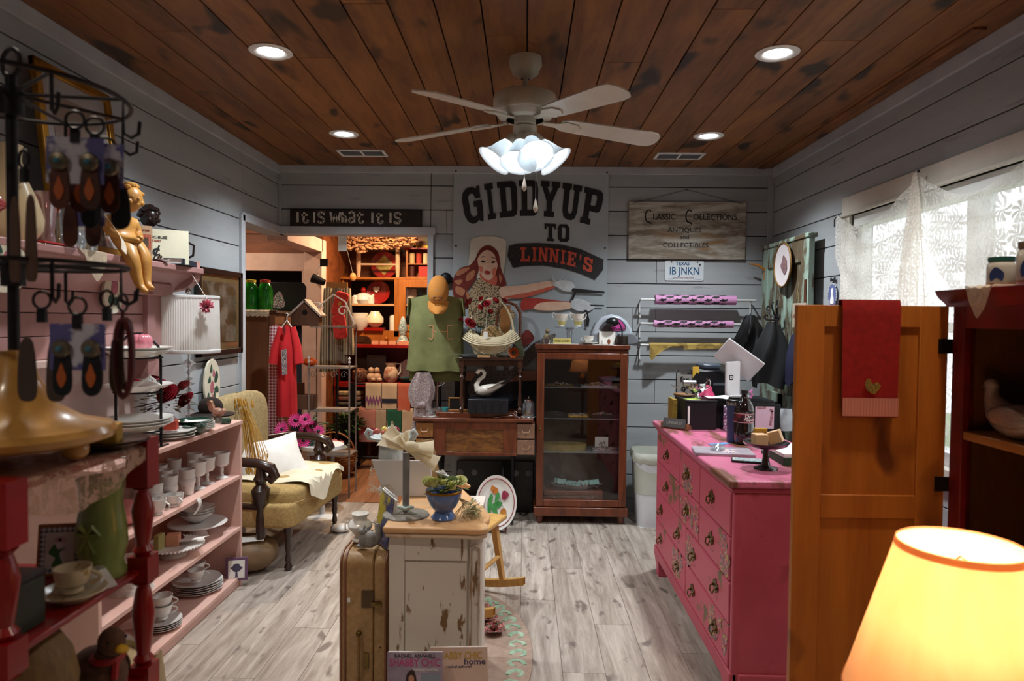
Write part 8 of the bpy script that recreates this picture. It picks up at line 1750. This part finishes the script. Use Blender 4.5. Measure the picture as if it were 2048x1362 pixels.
s1('aqua_doll_figurine','aqua and silver beaded figurine by the hutch glass door','figurine',L([(0,0),(.07,.01),(.05,.05),(.03,.09),(.05,.16),(.035,.22),(.02,.27),(0,.29)],12),mat('aqua beads','9ab8c0','5a7a86',kind='multi',sc=60,c3=['e0e4e4','34505c']),806,660,7.05,1.2355)
for i,(px,m,lb) in enumerate(((822,CHINA,'tall white canister inside the hutch glass door, left'),(790,CHINA,'short white canister inside the hutch glass door'))):s1('white_canister',lb,'canister',L([(0,0),(.06,0),(.06,.15),(.05,.17),(0,.17)]),m,px,660,W7+.08,zb if i else zl)
# on the red console
for k,px in enumerate((751,768,786,803,817)):s1('pink_soap_block',['first','second','third','fourth','fifth'][k]+' pink soap block from the left along the red console edge','soap',G().bx(-.035,.035,-.03,.03,0,.035),mat('peach soap',''),px,684,6.95,1.2355,group='pink soap blocks on the red console')
s1('wooden_clock','dark curved wooden mantel clock with paper label on the red console','clock',G().prism(smoothp([(-.10,0),(-.11,.04),(-.05,.08),(.06,.08),(.11,.03),(.10,0)]),-.03,.03,UP).bx(-.04,.05,-.034,-.03,.02,.055),DARKW,722,685,6.96,1.2355)
zc2=.846
s1('framed_photo','grey framed picture standing on the console lower shelf','picture frame',G().bx(-.10,.10,-.008,.008,0,.27),mat('grey picture','6c625c','544a48'),753,762,7.10,zc2);s1('framed_photo','dark framed picture left of the grey one on the lower shelf','picture frame',G().bx(-.07,.07,-.008,.008,0,.24),mat('dark picture','3c2c22','5c4c34'),722,762,7.14,zc2)
JG=mat('spiced brown jar','6a3a2a','8a6a5a',kind='multi',sc=40,c3=['3c2018'],rough=.2)
s1('potpourri_jar','round brown jar on the console lower shelf','jar',L([(0,0),(.05,0),(.085,.05),(.08,.11),(.04,.14),(0,.145)]),JG,720,762,6.98,zc2)
for px,lb in ((742,'left figurine of a kissing pair on the console lower shelf'),(754,'right figurine of a kissing pair on the console lower shelf')):s1('ceramic_figurine',lb,'figurine',G().ell((0,0,.05),(.045,.04,.05),12,8).ell((.0,0,.12),(.03,.03,.035),10,8).ell((.03,-.02,.03),(.03,.03,.02),8,6),mat('pale bisque','d8bca0','a87c60'),px,762,6.96,zc2)
ew=T('floral_pitcher','floral cream pitcher with looped handle on the console lower shelf','pitcher',(AY(782,762,7.0).x,7.0,zc2));part('body',L([(0,0),(.05,0),(.08,.05),(.07,.12),(.05,.16),(.06,.20),(0,.18)]),mat('floral cream','d0b49c','a8705c',sc=20,thr=(.5,.6)),ew);part('handle',G().tube([(.05,0,.19),(.10,0,.19),(.10,0,.11),(.07,0,.07)],.008),CHINA,ew)
s1('pink_fluted_plate','pink fluted plate propped at the console right end','plate',L(platep(.11,.02),30,M=TR(0,0,.11,PI/2-.2),wave=lambda a,k:1+.04*math.cos(10*a)),mat('blush plate','d0a8a0'),818,762,7.08,zc2+.01);s1('teal_bowl','teal glazed bowl in front of the pink fluted plate','bowl',L([(0,0),(.04,0),(.09,.05),(.085,.05),(0,.02)]),mat('teal glaze','1c5a5c',rough=.15),815,762,6.97,zc2)
# on top of the hutch
zt2=1.31+.626
lcb=T('white_chair_back','whitewashed ladder chair back standing on the hutch top','chair back',(AY(757,565,7.3).x,7.28,zt2));WW=mat('whitewashed wood','d8b898','c8a482',kind='wood',sc=10)
for x in (-.21,.21):part('post',G().tube([(x,0,0),(x*1.0,0,.1),(x,0,.48)],[.018,.026,.024],10),WW,lcb)
for z in (.14,.36,.46):part('rung',G().cyl((-.21,0,z),(.21,0,z),.012),WW,lcb)
rdp=T('red_round_tray','round red tray with a diamond-shaped picture behind the chair back','tray',(AY(768,565,7.4).x,7.42,zt2));part('tray',L([(0,0),(.14,.0),(.145,.012),(0,.008)],32,M=TR(0,0,.145,PI/2)),REDP,rdp);part('diamond_picture',G().prism([(0,-.11),(.11,0),(0,.11),(-.11,0)],.012,.015,TR(0,0,.145) @ UP),mat('harvest print','c8a858','5c6430',sc=14),rdp)
g=G()
for k in range(330):
    a=random.random()*6.28;b=random.random();x=-.38+.76*random.random();h_=.13*(1-(x/.5)**2)+.02+(.06 if x<-.15 else 0)
    g.ell((x,.09*math.cos(a)*b,-h_*random.random()),(.018,.016,.013),5,4)
s1('dried_hydrangea_swag','swag of dried pink and gold hydrangeas hanging at the passage top','dried flowers',g,mat('dried hydrangea','d89a6c','c87860',kind='multi',sc=45,c3=['e0b878','c8886a','d8c088'],rough=.8),762,470,7.1,kind='stuff');
wsh=T('small_wall_cabinet','small orange wooden cabinet with cans on the right of the hutch top','cabinet',(-1.10,7.32,zt2));part('side',G().bx(-.17,-.15,-.08,.12,0,.30),HP,wsh)
part('top',G().bx(-.19,.15,-.1,.12,.30,.315),REDP,wsh);part('bottom',G().bx(-.15,.15,-.08,.12,0,.012),HP,wsh);part('back',G().bx(-.15,.15,.10,.12,0,.3),HP,wsh);part('inner_shelf',G().bx(-.15,.15,-.07,.10,.14,.152),HP,wsh)
for k,(x,c_,z) in enumerate(((-.11,'c8a878',.153),(-.04,'b83c2c',.153),(.03,'d8c8a0',.153),(.09,'3c4a30',.153),(-.11,'4a1c14',.013),(.0,'b02820',.013))):one('spice_tin',['tan ribbed tin on the upper shelf of the small cabinet','red label tin on the upper shelf of the small cabinet','cream tin on the upper shelf of the small cabinet','green tin on the upper shelf of the small cabinet','dark red bottle on the lower shelf of the small cabinet','bright red box on the lower shelf of the small cabinet'][k],'tin',L([(0,0),(.03,0),(.03,.11),(0,.115)],14) if k<5 else G().bx(-.04,.12,-.03,.03,0,.11),mat('tin '+c_,c_),(-1.10+x,7.30,zt2+z),group='tins in the small orange cabinet')
gf=T('ornate_gilt_frame','ornate gilt framed picture at the top right of the back room','picture',(-1.06,7.36,zt2+.32));part('gilt_frame',G().bx(-.15,.15,-.02,.02,0,.03).bx(-.15,-.12,-.02,.02,0,.3).bx(-.15,.15,-.02,.02,.27,.3),GOLD,gf);part('picture',G().bx(-.12,.15,-.005,.005,.03,.27),mat('rose portrait','a87060','7c7c5c'),gf)
tn=T('tall_narrow_picture','tall narrow gilt framed botanical picture behind the passage post','picture',(AY(663,560,7.5).x,7.55,AY(663,558,7.5).z));part('gilt_frame',G().bx(-.075,.075,-.015,.015,0,.6),mat('champagne frame','c8a468','b08a4c',rough=.4,metal=.3),tn,bev=.006);part('picture',G().bx(-.05,.05,-.018,-.015,.03,.57),mat('botanical print','c0a878','8a7c4c',sc=9),tn)
s1('hanging_tag','plain white paper tag hanging from the passage header','tag',G().bx(-.035,.035,-.001,.001,-.12,0),PAPER,685,466,5.45,2.1545)
bu=T('hanging_bulb','small amber ornament hanging on a long grey cord in the back room','ornament',(AY(706,560,7.0).x,7.0,AY(706,560,7.0).z));part('cord',G().tube([(-.12,0,ZC-bu.location.z+.02),(-.10,0,.55),(-.06,0,.3),(0,0,.06)],.003,5),mat('grey cord','8a8078'),bu);part('ornament_body',G().ell((0,0,.03),(.035,.03,.045),12,8),mat('amber bead','c88a3c','d8b08c',sc=30),bu)
# striped aprons, red oven mitts, hook rail
ha=T('apron_hanger','wall hook board holding striped aprons just inside the back room','hook board',(AY(672,575,6.3).x,6.30,AY(672,575,6.3).z));part('board',G().bx(-.10,.10,.02,.04,-.02,.05),mat('honey wood',''),ha);part('post',G().bx(-.015,.015,.04,.07,-2.0+0,.05) if False else G().cyl((.0,.05,-1.77),(0,.05,0),.015),BLACK,ha)
STR=mat('striped ticking','a8987c','5a5248',kind='stripe',sc=38,st=(1,0,0),rough=.95)
for i,(dx,w,L_,lb) in enumerate(((-.06,.07,.78,'grey striped apron at the left of the hook board'),(.03,.08,.70,'brown ticking apron behind the red oven mitts'),(.115,.055,.62,'dark striped apron at the right of the hook board'))):
    g=G();drape(g,w*.6,w*1.3,L_,.035,.3,6,.012);one('striped_apron',lb,'apron',g,STR if i != 1 else mat('brown ticking','8a7a68','4c443c',kind='stripe',sc=60,st=(1,0,0),rough=.95),(ha.location.x+dx,6.26-.0*i,ha.location.z),group='striped aprons on the hook board')
for i,(px,py,a,lb) in enumerate(((676,607,-.25,'upper red quilted oven mitt with yellow motif'),(684,653,.12,'lower red quilted oven mitt with white tag'))):
    p=AY(px,py,6.18);t=T('oven_mitt',lb,'oven mitt',(p.x,6.17,p.z-.11),group='red oven mitts over the aprons');t.rotation_euler=(0,-a,0);part('mitt',G().prism(rrect(.12,.22,.03),0,.03,UP),mat('red quilting','c83430','b82c28',rough=.9,sc=40,bump=.4),t,bev=.008);part('motif',G().prism(disc(10,.018,.022,0,.11),.031,.033,UP),mat('yellow motif','d8902c','7c6a3c'),t)
# cupboard, jars, tray, tee, gingham, birdhouse, plant stand
cu_=T('brown_cupboard','tall plain brown cupboard just beyond the left side of the passage','cupboard',(-2.28,5.72,0));BRW=mat('walnut veneer','70482a','573620',kind='wood',sc=9,st=(1,1,.12));part('carcass',G().bx(-.28,.24,-.19,.20,0,1.53),BRW,cu_,bev=.004);part('cupboard_top',G().bx(-.30,.26,-.21,.21,1.53,1.555),DARKW,cu_,bev=.004);part('front_stile',G().bx(.20,.245,-.20,-.19,0,1.53),BRW,cu_)
GRJ=mat('green glass jar','2f9a30','1c6a1c',rough=.08,coat=.5,sc=14,bump=.2,thin=.45)
for i,(px,lid,lb) in enumerate(((500,'c8b83c','left tall green glass jar with yellow lid on the cupboard'),(529,'a83c24','right tall green glass jar with red lid on the cupboard'))):
    p=AY(px,617,5.58);t=T('green_glass_jar',lb,'jar',(p.x,5.60,1.556),group='green glass jars on the cupboard');part('jar_body',L([(0,0),(.055,0),(.06,.015),(.06,.17),(.045,.21),(.035,.23)],22),GRJ,t);part('lid',L([(.04,.228),(.042,.25),(0,.255)],20),mat('jar lid '+lid,lid),t)
s1('lace_doily','white scalloped doily hanging over the cupboard front under the jars','doily',G().grid(lambda u,v:(.24*(u-.5),-.02 if v>.5 else .20*(1-v*2)-.02,.003 if v<.5 else-.05*(v-.5)*2+.004*math.sin(40*u)),40,8),lace('ecru crochet',''),511,618,5.51,1.557)
ty=T('black_floral_tray','black painted tray with flowers leaning behind the green jars','tray',(AY(565,612,5.8).x,5.86,1.556));ty.rotation_euler=(R(-8),0,0);part('tray',G().prism(rrect(.36,.25,.05),0,.01,UP),BLACK,ty,bev=.004);part('painted_bouquet',G().prism(smoothp([(-.12,.04),(-.10,.12),(-.05,.17),(-.01,.10),(.0,.04),(-.05,.02)]),.0105,.0115,UP),mat('tole flowers','8a9a90','a86a88',kind='multi',sc=40,c3=['3c5a4c','c8b8a8','14181c']),ty)
rs=T('red_tee','red tee shirt on a white hanger in the passage with a grey print','shirt',(AY(573,645,5.14).x,5.15,AY(573,650,5.14).z));RDT=mat('red cotton','c01c22','a8161c',rough=.9,bump=.2)
g=G();drape(g,.085,.105,.66,.06,.55,5,.015);part('shirt_body',g,RDT,rs)
for s_ in (-1,1):part('sleeve',G().tube([(s_*.06,0,-.02),(s_*.11,-.01,-.16),(s_*.13,-.02,-.28)],[.03,.042,.05],12),RDT,rs)
rs.scale=(.74,1,1.05);part('neckline',G().prism(smoothp([(-.012,-.03),(0,-.005),(.018,-.03),(.006,-.075)]),.062,.066,UP),mat('dark red inner','6c1014'),rs);part('printed_picture',G().prism([(-.02,-.18),(.035,-.17),(.04,-.35),(-.01,-.36)],.078,.082,UP),mat('grey car print','8c8c90','3c3c44',kind='multi',sc=60,c3=['c8b8b0','5c2c30']),rs)
part('hanger',G().tube([(-.05,0,-.015),(0,0,.035),(.05,0,-.015)],.005,6).tube([(0,0,.03),(0,0,.06),(.015,0,.075),(0,0,.09),(-.01,0,.08)],.003,5),WHITE,rs)
g=G();drape(g,.05,.07,.98,.03,.2,4,.01);s1('gingham_cloth','red and white gingham cloth hanging behind the red tee','cloth',g,mat('red gingham','e0d0d0','8c1c34',kind='check',sc=42,rough=.95,bump=0),552,650,5.26)
WI=mat('white wrought iron','d8d0c8','c8c0b8',rough=.5);ws=T('wire_plant_stand','tall scrolled wire stand with shelves in the passage','plant stand',(-1.62,5.62,0));RI=mat('rusty grey iron','8a7c70','6c5c50',rough=.6)
for x in (-.17,.17):part('upright',G().cyl((x,0,0),(x,0,1.12),.008),RI,ws);part('rear_upright',G().cyl((x,.22,0),(x,.22,1.45),.006),RI,ws);part('finial',L([(0,0),(.012,.01),(.006,.03),(.013,.045),(0,.06)],10,c=(x,0,1.12)),WI,ws)
for z in (.35,.72,1.08,1.42):part('wire_shelf',G().bx(-.18,.18,-.01 if z<1.2 else .06,.23,z,z+.012),RI,ws)
for k in range(4):x=-.13+.085*k;part('scroll',G().tube([(x+.03*math.cos(j*.7)*(1-j*.07),-.008,1.03+.035*math.sin(j*.7)*(1-j*.07)) for j in range(12)],.003,5),RI,ws)
part('top_scroll',G().tube([(-.17+.06*math.cos(j*.6)*(1-j*.06),.2,1.58+.06*math.sin(j*.6)*(1-j*.06)) for j in range(13)],.007,6).tube([(-.23,.2,1.44),(-.15,.2,1.60),(-.02,.2,1.70),(.08,.2,1.64),(.16,.2,1.45)],.007,6).tube([(.06+.05*math.cos(j*.6)*(1-j*.06),.2,1.56+.05*math.sin(j*.6)*(1-j*.06)) for j in range(13)],.006,6),WI,ws)
bh=T('birdhouse','rustic brown birdhouse with a round hole on the wire stand','birdhouse',(AY(605,645,5.62).x,5.74,1.433));bh.scale=(1.25,1,1.3);part('front',G().prism([(-.09,0),(.09,0),(.09,.06),(0,.16),(-.09,.06)],-.06,.06,UP),mat('barn board','6a4a34','4a3224',kind='wood',sc=12,st=(1,1,.2)),bh,bev=.002);part('hole',L([(0,0),(.018,0)],16,M=TR(0,-.0615,.085,PI/2)),BLACK,bh)
for s_ in (-1,1):part('roof_panel',G().box((0,0,0),(.155,.15,.012),TR(s_*.052,0,.115,0,s_*R(42),0)),mat('rusty white tin','c8beb4','a89484'),bh)
s1('orange_pumpkin','small orange pumpkin on the wire stand upper shelf','pumpkin',G().ell((0,0,.035),(.06,.05,.037),14,9),mat('pumpkin orange','d0581c','b84814',rough=.4),620,737,5.72,1.093);s1('wooden_crate','brown wooden crate on the middle wire shelf','crate',G().bx(-.13,.13,-.07,.07,0,.12),mat('barn board',''),600,800,5.70,.733,bev=.004);s1('framed_photo','small dark framed picture on the crate','picture frame',G().bx(-.06,.06,-.006,.006,0,.10),DARKW,595,780,5.70,.854)
lm=T('clip_spotlight','black clip spotlight with white cord on the passage post','lamp',(AY(633,560,6.3).x,6.36,AY(633,560,6.3).z));part('lamp_head',L([(.03,-.06),(.045,.06),(0,.062)],18,M=rotm(0,-1.2)),BLACK,lm);part('clip',G().bx(.02,.09,-.02,.02,.13,.20),BLACK,lm);part('cord',G().tube([(.0,0,.03),(-.02,0,.10),(.03,0,.16),(.06,0,.17)],.005),WHITE,lm)
# pink daisies on a small stool, cake stand of cupcakes
sl2=T('small_white_stool','small pale table holding the pink daisies behind the armchair','table',(-1.52,5.10,0));part('top',L([(0,.52),(.16,.52),(.16,.545),(0,.545)],28),WHITE,sl2);part('leg',G().cyl((0,0,0),(0,0,.52),.02).lathe([(0,0),(.12,0),(.02,.02)],20),WHITE,sl2)
gd2=T('pink_gerberas','bunch of hot pink gerbera daisies in a dark green vase','flowers',(-1.60,5.08,.546));part('vase',L([(0,0),(.04,0),(.05,.05),(.03,.10),(0,.10)]),GG,gd2);MG=mat('hot pink petals','e04890','c83478',rough=.6)
for px,py,s_ in ((588,842,1),(612,838,.9),(566,858,1.1),(622,855,.9),(608,862,1),(638,862,.8),(605,882,1.1),(572,882,.9)):
    p=AY(px,py,5.0);d=(p.x+1.60,random.uniform(-.10,-.04),p.z-.546);M=TR(*d,1.2,random.uniform(-.4,.4),0);g=G()
    for k in range(20):leaf(g,(0,0,0),.060*s_,.014,k*.314,-.15,M)
    b=part('bloom',g,MG,gd2);part('flower_centre',G().ell((0,0,.004),(.014,.014,.006),10,6,M),BLACK,b);part('stem',G().tube([(0,0,.08),(d[0]*.5,d[1]*.5,d[2]*.7),d],.003,5),GREENL,gd2)
g=G();bush(g,(0,0,.13),(.06,.05,.08),30,.09,.03);part('leaves',g,GREENL,gd2)
cks=T('blue_cake_plate','pale blue glass cake plate of pink cupcakes beside the basket','cake stand',(AY(665,905,6.0).x,6.0,0));part('plate',L([(0,.34),(.13,.34),(.135,.352),(0,.347)],30),mat('pale blue glass','a8c4cc',rough=.1),cks);part('stem',L([(0,0),(.08,0),(.02,.03),(.02,.3),(.06,.34)]),mat('pale blue glass',''),cks)
for k,(x,y) in enumerate(((-.07,.0),(-.0,-.03),(.07,0),(.0,.06))):t=T('cupcake',['left pink cupcake','front pink cupcake','right pink cupcake','rear pink cupcake'][k]+' on the pale blue cake plate','cupcake',(cks.location.x+x,6.0+y,.3525),group='cupcakes on the blue cake plate');part('cake',L([(0,0),(.025,0),(.034,.045),(.02,.058),(0,.06)],14),mat('pink cake','d08088'),t);part('cherry',G().ell((0,0,.064),(.008,.008,.008),8,6),REDP,t)
